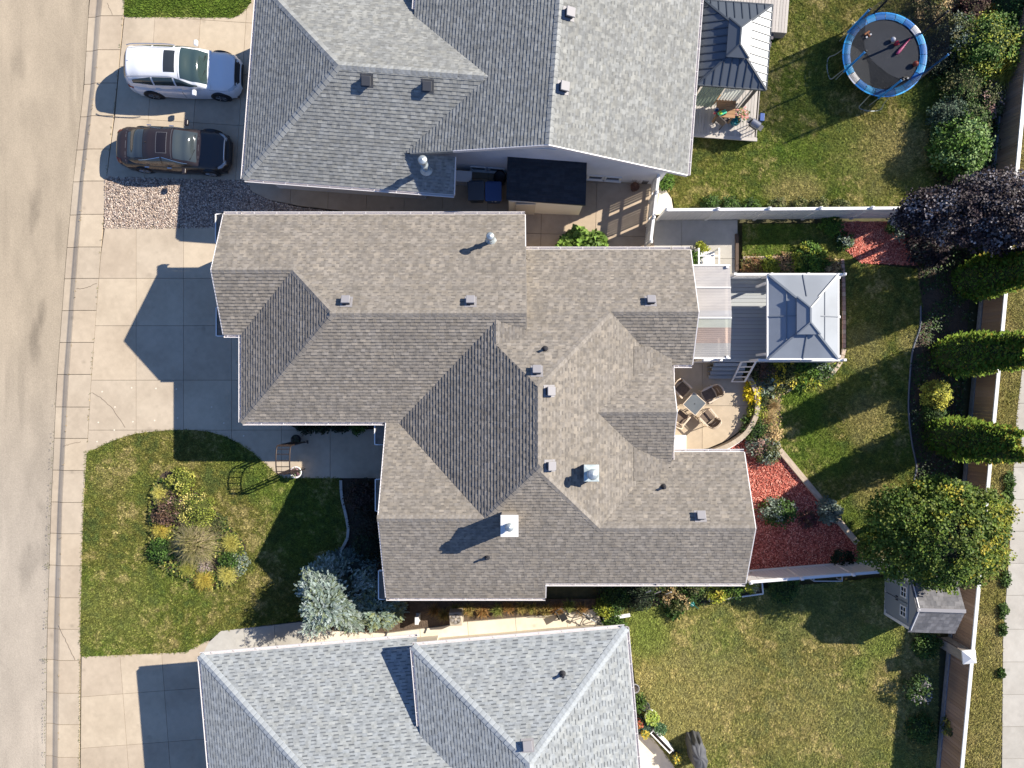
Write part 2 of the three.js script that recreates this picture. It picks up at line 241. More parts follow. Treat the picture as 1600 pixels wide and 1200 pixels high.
const frontEdge = [[445, 747], [430, 738], [412, 722], [395, 707], [375, 693], [350, 681], [325, 674], [300, 672], [270, 672], [240, 674], [215, 677], [195, 682], [178, 688], [160, 696], [143, 704]];
const dw = slabs('driveway', [[164.5, 355], [400, 355], [440, 340], [600, 340], [640, 747], ...frontEdge, [133, 709], [137.5, 690], [142.7, 600], [150, 500], [158, 400]], [100, 213, 287, 362, 440, 516, 640], [330, 435, 509, 594, 672, 760], 0, concM);
for (const [px, py] of [[160, 612], [206, 606], [244, 607], [180, 636], [242, 657], [154, 660], [208, 659], [179, 672], [152, 690], [276, 608], [278, 653], [331, 636], [350, 661], [381, 681]]) { const w = W(px, py), g = new THREE.CylinderGeometry(0.035, 0.035, 0.006, 10); const m = obj('patch', g, concPale[0], dw, [w[0], 0.024, w[1]]); }
slabs('driveway', [[195, 27], [365, 28], [378, 21], [392, 5], [400, -30], [470, -30], [470, 290], [385, 282], [167, 279], [180.5, 181], [187.5, 100]], [176, 248, 319, 390, 480], [-60, 22, 103, 183, 300], 0.065, concM);
slabs('driveway', [[128, 1026], [290, 1019], [322, 1002], [345, 1002], [420, 1030], [420, 1260], [126, 1260]], [80, 185, 250, 330, 430], [990, 1092, 1172, 1265], -0.075, concM);
slabs('side_path', [[380, 283], [385, 285], [440, 240], [720, 240], [720, 210], [1045, 230], [1030, 300], [1022, 348], [1022, 410], [790, 410], [790, 345], [560, 345], [560, 332], [470, 322], [420, 312], [395, 300]], [370, 457, 516, 576, 635, 695, 765, 850, 935, 1050], [200, 268, 351, 420], 0.03, concWarm);
slabs('side_path', [[1031, 292], [1040, 297], [1049, 310], [1053, 334], [1024, 336], [1026, 300]], [1000, 1070], [270, 350], 0, concPale);
slabs('side_path', [[1022, 344], [1152, 344], [1152, 432], [1060, 432], [1060, 395], [1022, 395]], [1000, 1065, 1160], [330, 404, 440], 0, concGrey);
slabs('side_path', [[480, 1030], [480, 984], [600, 990], [640, 985], [690, 979], [725, 972], [862, 961], [932, 951], [947, 990], [947, 1040]], [470, 500, 575, 650, 725, 800, 880, 960], [920, 1080], -0.085, concPale);
slabs('side_path', [[326, 1004], [345, 986], [470, 972], [481, 972], [481, 1040], [360, 1050], [318, 1020]], [300, 377, 425, 490], [940, 1080], -0.085, concGrey);
slabs('patio', [[1035, 560], [1158, 560], [1160, 592], [1169, 606], [1173, 624], [1173, 642], [1167, 658], [1157, 672], [1137, 687], [1107, 700], [1080, 704], [1035, 708]], [1020, 1097, 1180], [540, 634, 720], 0, concM);
slabs('patio', [[985, 1118], [1000, 1128], [1029, 1165], [1050, 1192], [1075, 1240], [985, 1260]], [970, 1080], [1100, 1260], -0.08, concPale);
{ const L = [[1612, 470], [1597, 577], [1588, 650], [1583, 740], [1577, 860], [1567, 1000], [1565, 1240]], Rr = L.map(p => [p[0] + 58, p[1]]);
  slabs('side_path', [[1625, 380], ...L, ...Rr.reverse(), [1683, 380]], [1540, 1720], [380, 430, 480, 530, 580, 630, 680, 730, 780, 830, 880, 930, 983, 1034, 1085, 1135, 1185, 1240], 0, concGrey); }

// ---------------------------------------------------------------- lawns
const bedFront = smoothPoly(poly([[255, 738], [283, 737], [298, 760], [330, 790], [358, 818], [383, 850], [384, 885], [365, 912], [330, 918], [295, 905], [255, 885], [238, 850], [236, 810], [238, 770]]));
islands.push(bedFront);
lawn([[132, 706], [143, 702], [160, 694], [178, 686], [215, 675], [270, 670], [325, 672], [350, 679], [377, 692], [397, 706], [432, 736], [448, 744.5], [532, 745], [533, 790], [543, 820], [544, 842], [528, 866], [500, 900], [480, 968], [345, 986], [322, 1004], [291, 1020], [200, 1024], [128, 1027], [124, 1000], [126, 900], [129, 800], [133, 716]], 620, 'mown front lawn with a curved edge round the driveway', false);
lawn([[194, -30], [193, 22], [199, 28], [363, 29], [379, 22], [393, 6], [396, -30]], 620, 'bright green strip of lawn above the white car', false, 1.1);
lawn([[1030, 272], [1042, 296], [1051, 310], [1055, 330], [1440, 330], [1462, 300], [1470, 250], [1478, 130], [1478, -30], [1085, -30], [1070, 225]], 620, 'patchy back lawn round the trampoline', false);
lawn([[1160, 350], [1300, 350], [1318, 390], [1345, 412], [1432, 420], [1441, 480], [1437, 510], [1425, 545], [1420, 590], [1419, 640], [1424, 690], [1431, 730], [1425, 760], [1440, 850], [1345, 850], [1340, 845], [1219, 703], [1214, 690], [1219, 650], [1222, 615], [1236, 603], [1270, 600], [1297, 588], [1310, 568], [1317, 540], [1317, 425], [1300, 403], [1160, 403]], 620, 'green back lawn crossed by long tree shadows', false);
lawn([[938, 962], [990, 948], [1060, 944], [1130, 940], [1190, 920], [1370, 903], [1470, 905], [1462, 1240], [1070, 1240], [1050, 1195], [1030, 1168], [1012, 1150], [1003, 1120], [975, 960]], 620, 'wide back lawn with dry straw patches beside the blue grey roof', false);
{ const f = [[1600, -280], [1568, 60], [1465, 1170], [1455, 1260]]; lawn([...f, [1563, 1260], [1566, 1000], [1576, 860], [1582, 740], [1596, 577], [1624, 380], [1680, 0], [1690, -280]], 560, 'dry grass verge between the boundary fence and the outer path', false, 1.1); }

// gravel, red bark, soil
function scatter(name, label, cat, ring, n, geo, mat, colf, y, smin, smax, flat = 1) {
  const [x0, x1, z0, z1] = bounds(ring), g = new THREE.InstancedMesh(geo, mat, n), m = new THREE.Matrix4(), q = new THREE.Quaternion(), e = new THREE.Euler(), c = new THREE.Color(), s = new THREE.Vector3(); let i = 0, guard = 0;
  while (i < n && guard++ < n * 20) { const x = rr(x0, x1), z = rr(z0, z1); if (!inside(x, z, ring)) continue; e.set(rr(-flat, flat), R() * 6.28, rr(-flat, flat)); q.setFromEuler(e); const k = rr(smin, smax); s.set(k * rr(.8, 1.3), k * rr(.6, 1), k); m.compose(new THREE.Vector3(x, y + rr(0, 0.02), z), q, s); g.setMatrixAt(i, m); const f = colf(x, z); c.setRGB(f[0], f[1], f[2]); g.setColorAt(i, c); i++; }
  g.count = i; g.name = numbered(name); shade(g); g.userData = { kind: 'stuff', label, category: cat }; scene.add(g);
}
const ringGravel = poly([[164, 276], [385, 282], [395, 301], [420, 313], [470, 324], [560, 334], [560, 346], [440, 346], [400, 357], [163, 357]]);
struct('gravel_bed', new MB().prism(ringGravel, -0.1, -0.012, null, false).geo(), M([0.32, 0.28, 0.24], { map: gFine }));
scatter('gravel', 'mixed beige and grey gravel between the two driveways', 'gravel', ringGravel, 15000, new THREE.IcosahedronGeometry(1, 0), M([1, 1, 1], { roughness: 0.9 }), () => mul3(pick([[.46, .36, .28], [.56, .46, .37], [.3, .23, .19], [.4, .3, .24], [.64, .55, .46], [.32, .27, .24], [.15, .11, .09], [.24, .18, .14]]), rr(.8, 1.15)), 0, 0.018, 0.042, 3);
const ringMulch = poly([[1100, 706], [1137, 690], [1160, 675], [1178, 668], [1202, 690], [1215, 706], [1340, 852], [1345, 878], [1160, 896], [1120, 900], [1100, 760]]), ringMulch2 = poly([[1308, 346], [1428, 346], [1436, 415], [1345, 411], [1318, 388]]);
const chip = new THREE.BoxGeometry(1, 0.22, 0.38), chipM = M([1, 1, 1], { roughness: 0.9 }), barkC = () => mul3(pick([[.58, .16, .11], [.66, .2, .14], [.54, .15, .1], [.76, .36, .27], [.42, .11, .08]]), rr(.8, 1.25));
for (const [r, n, l] of [[ringMulch, 13000, 'red dyed bark mulch in the wedge behind the brown house'], [ringMulch2, 5000, 'shaded red bark mulch under the purple tree']]) {
  struct('mulch_bed', new MB().prism(r, -0.1, -0.008, null, false).geo(), M([0.28, 0.065, 0.045], { map: gFine, roughness: 1 }));
  scatter('bark_mulch', l, 'mulch', r, n, chip, chipM, barkC, 0.004, 0.03, 0.075, 0.35);
}
const soilAt = (pts, k = 1, y = 0.003) => struct('soil_bed', new MB().prism(pts, -0.1, y, null, false).geo(), M([0.085 * k, 0.06 * k, 0.042 * k], { map: gFine, roughness: 1, bumpMap: bFine, bumpScale: 0.03 }));
soilAt(bedFront, 0.8, 0.006);
const beds = { strip: poly([[480, 938], [930, 936], [932, 950], [862, 960], [725, 971], [690, 978], [640, 984], [600, 989], [480, 983], [470, 972]]), front: poly([[533, 748], [640, 748], [640, 960], [480, 965], [500, 900], [528, 866], [544, 842], [543, 820], [533, 790]]), deckS: poly([[1158, 566], [1312, 566], [1308, 570], [1296, 588], [1270, 600], [1236, 603], [1222, 615], [1219, 650], [1214, 690], [1216, 704], [1200, 690], [1178, 668], [1170, 655], [1176, 640], [1176, 620], [1170, 604], [1162, 592]]), deckN: poly([[1158, 404], [1300, 404], [1316, 425], [1316, 432], [1158, 432]]), east: poly([[1432, 418], [1520, 418], [1500, 640], [1478, 900], [1440, 850], [1425, 760], [1432, 730], [1425, 690], [1420, 640], [1421, 590], [1426, 545], [1438, 510], [1442, 480]]), north: poly([[1432, 335], [1475, 250], [1480, -30], [1610, -30], [1540, 340], [1520, 420], [1430, 418]]), veg: poly([[930, 900], [1195, 900], [1192, 922], [1130, 941], [1060, 945], [990, 949], [935, 950]]), eaves: poly([[450, 650], [600, 650], [592, 671], [462, 669], [452, 664]]), nside: poly([[830, 380], [1010, 380], [1010, 400], [830, 400]]), sback: poly([[985, 1060], [1004, 1120], [1012, 1150], [985, 1150]]) };
soilAt(beds.strip, 1.5, -0.03); soilAt(beds.front, 0.7, -0.02); soilAt(beds.deckS, 1.2, 0.002); soilAt(beds.deckN, 1.6, 0.002); soilAt(beds.east, 1.0, 0.002); soilAt(beds.north, 0.6, 0.003); soilAt(beds.veg, 0.8, 0.004); soilAt(beds.eaves, 0.5, 0.03); soilAt(beds.sback, 1, 0.004);
// ---------------------------------------------------------------- roofs: each volume is a convex footprint under the lowest of its planes
const P4 = 0.48;
const eave = (x, z, nx, nz, h, p = P4) => ({ x, z, nx, nz, h, p, A: p * nx, B: p * nz, C: h - p * (x * nx + z * nz) });
const rect = (x0, x1, z0, z1) => [[x0, z0], [x1, z0], [x1, z1], [x0, z1]];
const yOf = (k, x, z) => k.A * x + k.B * z + k.C;
const compH = (c, x, z) => Math.min(...c.planes.map(k => yOf(k, x, z)));
const roofH = (comps, x, z, skip = -1) => { let m = -1; comps.forEach((c, i) => { if (i !== skip && inside(x, z, c.poly)) m = Math.max(m, compH(c, x, z)); }); return m; };
function edgesHP(p) { const s = Math.sign(area(p)); return p.map((a, i) => { const b = p[(i + 1) % p.length]; return [-(b[1] - a[1]) * s, (b[0] - a[0]) * s, ((b[1] - a[1]) * a[0] - (b[0] - a[0]) * a[1]) * s]; }); }
function roofFaces(comps) {
  const out = [];
  comps.forEach((c, i) => c.planes.forEach((k, ki) => {
    let p = c.poly; c.planes.forEach((m, mi) => { if (mi !== ki) p = clipHP(p, m.A - k.A, m.B - k.B, m.C - k.C); });
    let ps = p.length > 2 ? [p] : [];
    comps.forEach((d, j) => { if (j === i) return;
      const e = j < i ? 1e-4 : -1e-4, hp = [...edgesHP(d.poly), ...d.planes.map(m => [m.A - k.A, m.B - k.B, m.C - k.C + e])], nx = [];
      for (const q of ps) { let rem = q; for (const h of hp) { if (rem.length < 3) break; const o = clipHP(rem, -h[0], -h[1], -h[2]); if (o.length > 2 && Math.abs(area(o)) > 1e-3) nx.push(o); rem = clipHP(rem, h[0], h[1], h[2]); } }
      ps = nx; });
    for (const q of ps) if (Math.abs(area(q)) > 2e-3) out.push({ poly: q, k, i });
  }));
  return out;
}
// shingles: courses of tabs, each with its own thickness, tone and butt edge
function shingles(faces, st, roof, singles = 300) {
  const big = [], rest = new MB(), deck = new MB(), all = [];
  for (const f of faces) {
    const { k, poly: p } = f, ux = -k.nz, uz = k.nx, sl = Math.sqrt(1 + k.p * k.p), step = (st.course || 0.145) / sl, y = (x, z, o) => yOf(k, x, z) + o;
    deck.fan((area(p) > 0 ? [...p].reverse() : p).map(q => [q[0], y(q[0], q[1], -0.004), q[1]]));
    let d0 = 1e9, d1 = -1e9, u0 = 1e9, u1 = -1e9; for (const q of p) { const d = (q[0] - k.x) * k.nx + (q[1] - k.z) * k.nz, u = q[0] * ux + q[1] * uz; d0 = Math.min(d0, d); d1 = Math.max(d1, d); u0 = Math.min(u0, u); u1 = Math.max(u1, u); }
    for (let r = Math.floor(d0 / step + 1e-6); r * step < d1 - 1e-6; r++) {
      const ca = r * step, cb = ca + step; let u = Math.floor(u0) - 1 - hash2(r, Math.round(k.C * 10), 4) * 0.9, t = 0, tooth = false;
      while (u < u1) {
        tooth = !tooth; const hh = hash2(r * 57 + t, Math.round(u * 13), 9), wd = st.even ? (tooth ? 0.19 + 0.05 * hh : 0.19 + 0.03 * hh) : st.dash ? (tooth ? 0.13 + 0.15 * hh : 0.11 + 0.13 * hh) : 0.14 + 0.2 * hh, ua = u, ub = u + wd; u += wd; t++;
        if (ub < u0 || ua > u1) continue;
        const tone = st.tone(hash2(r, t, Math.round(k.C * 7) + 3), hash2(t, r, 77), ua, ca), T = st.thick * (tooth ? 1.18 : 0.9);
        const parts = (!tooth && st.dash) ? [[ca, cb - step * st.band, tone, T], [cb - step * st.band, cb, st.dark(hh), T]] : [[ca, cb, tone, T]];
        for (const [a, b, cl, TT] of parts) {
          const inr = (uu, dd) => [uu * ux + (k.x * k.nx + k.z * k.nz + dd) * k.nx, uu * uz + (k.x * k.nx + k.z * k.nz + dd) * k.nz];
          let q = [inr(ua, a), inr(ub, a), inr(ub, b), inr(ua, b)], full = true; const hp = edgesHP(p);
          for (const e of hp) { if (q.some(v => e[0] * v[0] + e[1] * v[1] + e[2] < -1e-6)) full = false; }
          if (!full) { for (const e of hp) { q = clipHP(q, e[0], e[1], e[2]); if (q.length < 3) break; } if (q.length < 3 || Math.abs(area(q)) < 2e-4) continue; }
          const dd = v => (v[0] - k.x) * k.nx + (v[1] - k.z) * k.nz, lift = v => 0.004 + TT * (1 - (dd(v) - ca) / step * 0.92);
          let P = q.map(v => [v[0], y(v[0], v[1], lift(v)), v[1]]); if (area(q) > 0) { P.reverse(); q = [...q].reverse(); }
          const m = new MB(); m.fan(P, cl);
          for (let i = 0; i < q.length; i++) { const A = q[i], B = q[(i + 1) % q.length]; if (Math.abs(dd(A) - ca) < 1e-3 && Math.abs(dd(B) - ca) < 1e-3 && a === ca) { const a2 = [A[0], y(A[0], A[1], -0.003), A[1]], b2 = [B[0], y(B[0], B[1], -0.003), B[1]]; m.quad(P[i], a2, b2, P[(i + 1) % q.length], mul3(cl, 0.8)); } }
          all.push([m, full && parts.length === 1 ? (ub - ua) : 0, q[0]]);
        }
      }
    }
  }
  const order = all.map((a, i) => [a[1], i]).filter(a => a[0] > 0.2 && Math.abs(all[a[1]][2][0]) < 20 && Math.abs(all[a[1]][2][1]) < 15).sort((a, b) => b[0] - a[0]).slice(0, singles), own = new Set(order.map(a => a[1]));
  all.forEach(([m], i) => { if (own.has(i)) obj('shingle', m.geo(), MT.shingle, roof); else { for (const v of m.p) rest.p.push(v); for (const v of m.c) rest.c.push(v); } });
  stuffPart('shingle_courses', rest.geo(), MT.shingle, roof); return deck;
}
MT.shingle = M([1, 1, 1], { vertexColors: true, map: gFine, roughness: 0.95, bumpMap: bFine, bumpScale: 0.002 });
// ridge and hip caps: overlapping folded pieces, each its own
function ridgeCaps(comps, st, roof, maxSlope) {
  const seen = [];
  comps.forEach((c, i) => { for (let a = 0; a < c.planes.length; a++) for (let b = a + 1; b < c.planes.length; b++) {
    const ka = c.planes[a], kb = c.planes[b]; let pa = c.poly; c.planes.forEach((m, mi) => { if (mi !== a) pa = clipHP(pa, m.A - ka.A, m.B - ka.B, m.C - ka.C); }); if (pa.length < 3) continue;
    const L = []; for (const q of pa) if (Math.abs(yOf(ka, ...q) - yOf(kb, ...q)) < 1e-4) L.push(q); if (L.length < 2) continue;
    const [s, e] = [L[0], L[L.length - 1]], len = Math.hypot(e[0] - s[0], e[1] - s[1]); if (len < 0.3) continue;
    // run from low to high
    const lo = yOf(ka, ...s) <= yOf(ka, ...e) ? s : e, hi = lo === s ? e : s, D = new THREE.Vector3(hi[0] - lo[0], yOf(ka, ...hi) - yOf(ka, ...lo), hi[1] - lo[1]), l3 = D.length(); D.normalize();
    const side = k => { const n = new THREE.Vector3(-k.A, 1, -k.B).normalize(), v = D.clone().cross(n); if (v.x * (k.nx) + v.z * (k.nz) > 0) v.negate(); return v.normalize(); };
    const sa = side(ka), sb = side(kb), na = new THREE.Vector3(-ka.A, 1, -ka.B).normalize(), nb = new THREE.Vector3(-kb.A, 1, -kb.B).normalize(), up = na.clone().add(nb).normalize();
    const w = st.capW, ex = 0.21, geos = [0.01, 0.013].map(t => { const b = new MB(), pt = (d, v, n, h) => { const q = D.clone().multiplyScalar(d).addScaledVector(v, w).addScaledVector(n, h); return [q.x, q.y, q.z]; }, top = (d, h) => { const q = D.clone().multiplyScalar(d).addScaledVector(up, h); return [q.x, q.y, q.z]; }, o = 0.012;
      const quads = [[sa, na], [sb, nb]]; quads.forEach(([v, n], q2) => { const A = top(0, o + t + 0.006), B = top(ex + 0.03, o + 0.006), C = pt(ex + 0.03, v, n, o), E = pt(0, v, n, o + t); const A0 = top(0, -0.01), E0 = pt(0, v, n, -0.01), C0 = pt(ex + 0.03, v, n, -0.01); b.quad(A, B, C, E); b.quad(A, E, E0, A0); b.quad(E, C, C0, E0); }); return b.geo(); });
    for (let d = 0; d < l3 - 0.05; d += ex) { const q = D.clone().multiplyScalar(d + 0.1), x = lo[0] + q.x, z = lo[1] + q.z, y = yOf(ka, x, z); let hid = false; comps.forEach((c2, j) => { if (j === i) return; for (const [v, dd] of [[sa, 0.08], [sb, 0.08], [sa, 0]]) { const X = x + v.x * dd, Z = z + v.z * dd; if (!inside(X, Z, c2.poly)) continue; const e = compH(c2, X, Z) - compH(c, X, Z); if (e > 0.008 || (e > -0.008 && dd === 0 && j < i)) hid = true; } }); if (hid) continue;
      if (seen.some(v => Math.hypot(v[0] - x, v[1] - z) < 0.09)) continue; seen.push([x, z]);
      obj('ridge_cap', pick(geos), pick(st.capM), roof, [lo[0] + D.x * d, yOf(ka, ...lo) + D.y * d, lo[1] + D.z * d]); }
  } });
}
// fascia boards, rakes and gutters round every open edge
function roofTrim(comps, roof, base) {
  const stepB = new MB(); let g = [];
  comps.forEach((c, i) => { const s = Math.sign(area(c.poly)); c.poly.forEach((a, n) => { const b = c.poly[(n + 1) % c.poly.length], len = Math.hypot(b[0] - a[0], b[1] - a[1]), dx = (b[0] - a[0]) / len, dz = (b[1] - a[1]) / len, ox = dz * s, oz = -dx * s; let run = null; const N = Math.round(len / 0.05);
    const flush = (t1) => { if (!run) return; const { t0, slope, over } = run; run = null; const A = [a[0] + dx * t0, a[1] + dz * t0], B = [a[0] + dx * t1, a[1] + dz * t1]; if (t1 - t0 < 0.12) return; const ha = compH(c, A[0] - ox * 0.001, A[1] - oz * 0.001), hb = compH(c, B[0] - ox * 0.001, B[1] - oz * 0.001);
      if (Math.abs(ha - hb) < 0.02) g.push([A, B, ha, ox, oz]); else { const w = 0.035, q = (P, h) => [[P[0], h + 0.012, P[1]], [P[0] + ox * w, h + 0.012, P[1] + oz * w], [P[0] + ox * w, h - 0.19, P[1] + oz * w], [P[0], h - 0.19, P[1]]]; if (over) stepB.hexa(q(A, ha), q(B, hb)); else obj('rake_board', new MB().hexa(q(A, ha), q(B, hb)).geo(), MT.gutter, roof); } };
    for (let j = 0; j < N; j++) { const t = (j + 0.5) * len / N, x = a[0] + dx * t, z = a[1] + dz * t, h = compH(c, x - ox * 0.02, z - oz * 0.02), sl = Math.sign(Math.round((compH(c, x + dx * 0.02 - ox * .02, z + dz * 0.02 - oz * .02) - h) * 300)); let ins = true; comps.forEach((c2, j2) => { const X = x - ox * 0.02, Z = z - oz * 0.02; if (j2 !== i && inside(X, Z, c2.poly)) { const e = compH(c2, X, Z) - h; if (e > 0.01 || (e > -0.01 && j2 < i)) ins = false; } }); const ro = roofH(comps, x + ox * 0.05, z + oz * 0.05, i), outs = ro < h - 0.12, over = ro > h - 0.9 && ro > 0;
      if (!(ins && outs)) { flush(t - len / N / 2); continue; } if (run && (run.slope !== sl || run.over !== over)) flush(t - len / N / 2); if (!run) run = { t0: t - len / N / 2, slope: sl, over }; }
    flush(len); }); });
  if (stepB.n) obj('step_flashing', stepB.geo(), M(mul3(base, .9), { roughness: .9 }), roof);
  for (const [A, B, h, ox, oz] of g) { const b = new MB(), w = 0.11, q = (P, d, y) => [P[0] + ox * d, y, P[1] + oz * d], pr = [[0.002, -0.19], [0.002, -0.003], [0.02, -0.003], [0.02, -0.11], [w - 0.02, -0.11], [w - 0.02, -0.015], [w, -0.015], [w, -0.06], [w - 0.03, -0.13], [0.02, -0.19]];
    for (let i = 0; i < pr.length; i++) { const p0 = pr[i], p1 = pr[(i + 1) % pr.length]; b.quad(q(A, p0[0], h + p0[1]), q(A, p1[0], h + p1[1]), q(B, p1[0], h + p1[1]), q(B, p0[0], h + p0[1])); }
    const len = Math.hypot(B[0] - A[0], B[1] - A[1]); for (let t = 0.5; t < len; t += 0.85) { const P = [lerp(A[0], B[0], t / len), lerp(A[1], B[1], t / len)]; b.beam(q(P, 0.01, h - 0.018), q(P, w - 0.01, h - 0.018), 0.018, 0.01); }
    for (const P of [A, B]) b.quad(q(P, 0.002, h - 0.03), q(P, w, h - 0.02), q(P, w - 0.03, h - 0.13), q(P, 0.002, h - 0.19));
    const m = obj('gutter', b.geo(), MT.gutter, roof); }
}
function walls(name, rects, comps, mat, house, y0 = -0.1, drop = 0.012) {
  const b = new MB();
  for (const p of rects) { const s = Math.sign(area(p)); p.forEach((a, n) => { const c = p[(n + 1) % p.length], len = Math.hypot(c[0] - a[0], c[1] - a[1]), N = Math.max(1, Math.round(len / 0.15)); for (let j = 0; j < N; j++) { const A = [lerp(a[0], c[0], j / N), lerp(a[1], c[1], j / N)], B = [lerp(a[0], c[0], (j + 1) / N), lerp(a[1], c[1], (j + 1) / N)], ha = roofH(comps, A[0] * .999 + .001 * p[0][0], A[1]) - drop, hb = roofH(comps, B[0] * .999 + .001 * p[0][0], B[1]) - drop; if (ha < 0.5 || hb < 0.5) continue; const q = [[A[0], y0, A[1]], [B[0], y0, B[1]], [B[0], hb, B[1]], [A[0], ha, A[1]]]; if (s > 0) b.quad(q[3], q[2], q[1], q[0]); else b.quad(...q); } }); }
  return obj(name, b.geo(), mat, house);
}
// a window set in a wall: frame, pane, sill. at x,z facing nx,nz
function windowIn(house, x, y, z, nx, nz, w, h, cols = 2) {
  const g = new THREE.Group(); g.name = 'window'; g.position.set(x, y, z); g.rotation.y = Math.atan2(nx, nz); house.add(g); const t = 0.06, f = new MB();
  f.box(-w / 2 + t / 2, 0, 0.025, t, h, 0.05).box(w / 2 - t / 2, 0, 0.025, t, h, 0.05).box(0, h - t, 0.025, w - 2 * t, t, 0.05).box(0, 0, 0.025, w - 2 * t, t, 0.05); for (let i = 1; i < cols; i++) f.box(-w / 2 + w * i / cols, t, 0.025, 0.045, h - 2 * t, 0.04);
  obj('frame', f.geo(), MT.white, g); for (let i = 0; i < cols; i++) { const cw = (w - 2 * t) / cols; obj('pane', boxGeo(-w / 2 + t + cw * (i + 0.5), t, 0.012, cw - 0.05, h - 2 * t, 0.01), MT.glass, g); } obj('sill', boxGeo(0, -0.045, 0.045, w + 0.08, 0.045, 0.09), MT.white, g); return g;
}
function roofVent(house, comps, x, z, mat, sz = 0.31) {
  const h = roofH(comps, x, z), e = 0.25, gx = (roofH(comps, x + e, z) - roofH(comps, x - e, z)) / (2 * e), gz = (roofH(comps, x, z + e) - roofH(comps, x, z - e)) / (2 * e);
  const v = new THREE.Group(); v.name = 'roof_vent'; v.position.set(x, h + 0.015, z); v.quaternion.setFromUnitVectors(new THREE.Vector3(0, 1, 0), new THREE.Vector3(-gx, 1, -gz).normalize()); house.add(v);
  obj('flange', boxGeo(0, 0, 0, sz + 0.12, 0.012, sz + 0.12), mat, v); obj('louvre', boxGeo(0, 0.012, 0, sz - 0.05, 0.14, sz - 0.05), MT.ventBlack, v); const cap = new RoundedBoxGeometry(sz, 0.07, sz, 2, 0.018); cap.translate(0, 0.175, 0); obj('cap', cap, mat, v); return v;
}
function pipeVent(house, comps, x, z, r, h, mat, capR = 0) {
  const y = roofH(comps, x, z), v = new THREE.Group(); v.name = 'vent_pipe'; v.position.set(x, y - 0.05, z); house.add(v); const f = new THREE.CylinderGeometry(r * 1.4, r * 2.6, 0.12, 14); f.translate(0, 0.1, 0); obj('flashing', f, mat, v); const p = new THREE.CylinderGeometry(r, r, h, 14); p.translate(0, h / 2, 0); obj('pipe', p, mat, v);
  if (capR) { const c = new THREE.LatheGeometry([[0, 0.16], [capR * 0.75, 0.11], [capR, 0.07], [capR, -0.02], [r * 0.8, -0.03]].map(q => new THREE.Vector2(...q)), 18); c.translate(0, h, 0); obj('rain_cap', c, mat, v); const k = new THREE.CylinderGeometry(r * 1.5, r * 1.5, 0.03, 14); k.translate(0, h * 0.55, 0); obj('collar', k, mat, v); } else { const c = new THREE.CylinderGeometry(r * 0.8, r * 0.8, 0.01, 12); c.translate(0, h + 0.003, 0); obj('opening', c, MT.ventBlack, v); } return v;
}
function chimney(house, comps, x, z, sx, sz, top, mat, flueR, flueH) {
  const g = new THREE.Group(); g.name = 'chimney'; g.position.set(x, 0, z); house.add(g); const y = Math.min(roofH(comps, x - sx / 2, z - sz / 2), roofH(comps, x + sx / 2, z + sz / 2)) - 0.2;
  obj('chase', boxGeo(0, y, 0, sx, top - y, sz), MT.siding, g); const b = new MB(); b.hexa([[-sx / 2 - .03, top, sz / 2 + .03], [sx / 2 + .03, top, sz / 2 + .03], [sx / 2 + .03, top, -sz / 2 - .03], [-sx / 2 - .03, top, -sz / 2 - .03]], [[-.1, top + .025, .1], [.1, top + .025, .1], [.1, top + .025, -.1], [-.1, top + .025, -.1]]); b.box(0, top - 0.06, 0, sx + 0.07, 0.055, sz + 0.07); obj('chase_cover', b.geo(), mat, g);
  const p = new THREE.CylinderGeometry(flueR, flueR, flueH, 18); p.translate(0, top + flueH / 2, 0); obj('flue', p, MT.galv, g); const c = new THREE.LatheGeometry([[0, 0.1], [flueR * 1.1, 0.06], [flueR * 1.5, 0.0], [flueR * 1.45, -0.02], [flueR * 0.7, -0.03]].map(q => new THREE.Vector2(...q)), 20); c.translate(0, top + flueH + 0.07, 0); obj('rain_cap', c, MT.galv, g); const r = new THREE.CylinderGeometry(flueR * 1.25, flueR * 1.25, 0.05, 18); r.translate(0, top + flueH - 0.06, 0); obj('collar', r, MT.galv, g);
  return g;
}
const capMats = c => [0.9, 1, 1.12].map(k => M(mul3(c, k), { map: gFine, roughness: 0.95 }));
function houseRoof(house, comps, st, drop) {
  const faces = roofFaces(comps), roof = new THREE.Group(); roof.name = 'roof'; house.add(roof);
  const deck = shingles(faces, st, roof); obj('roof_deck', deck.geo(), M(mul3(st.base, 0.35), { roughness: 1 }), roof); ridgeCaps(comps, st, roof); roofTrim(comps, roof, st.base); return roof;
}
const tones = (base, amp, bl) => (a, b, u, d) => { const g = a < 0.12 ? 1.32 : a < 0.3 ? 1.15 : a < 0.6 ? 1 : a < 0.85 ? 0.88 : 0.76, k = lerp(1, g, amp) * (0.95 + 0.1 * b), m = bl ? fbm(u * 0.9, d * 0.8, 3, 12) - 0.5 : 0; return mul3(mix3(base, [base[0] * 1.03, base[1], base[2] * 0.94], b), k * (1 + m * 0.25)); };

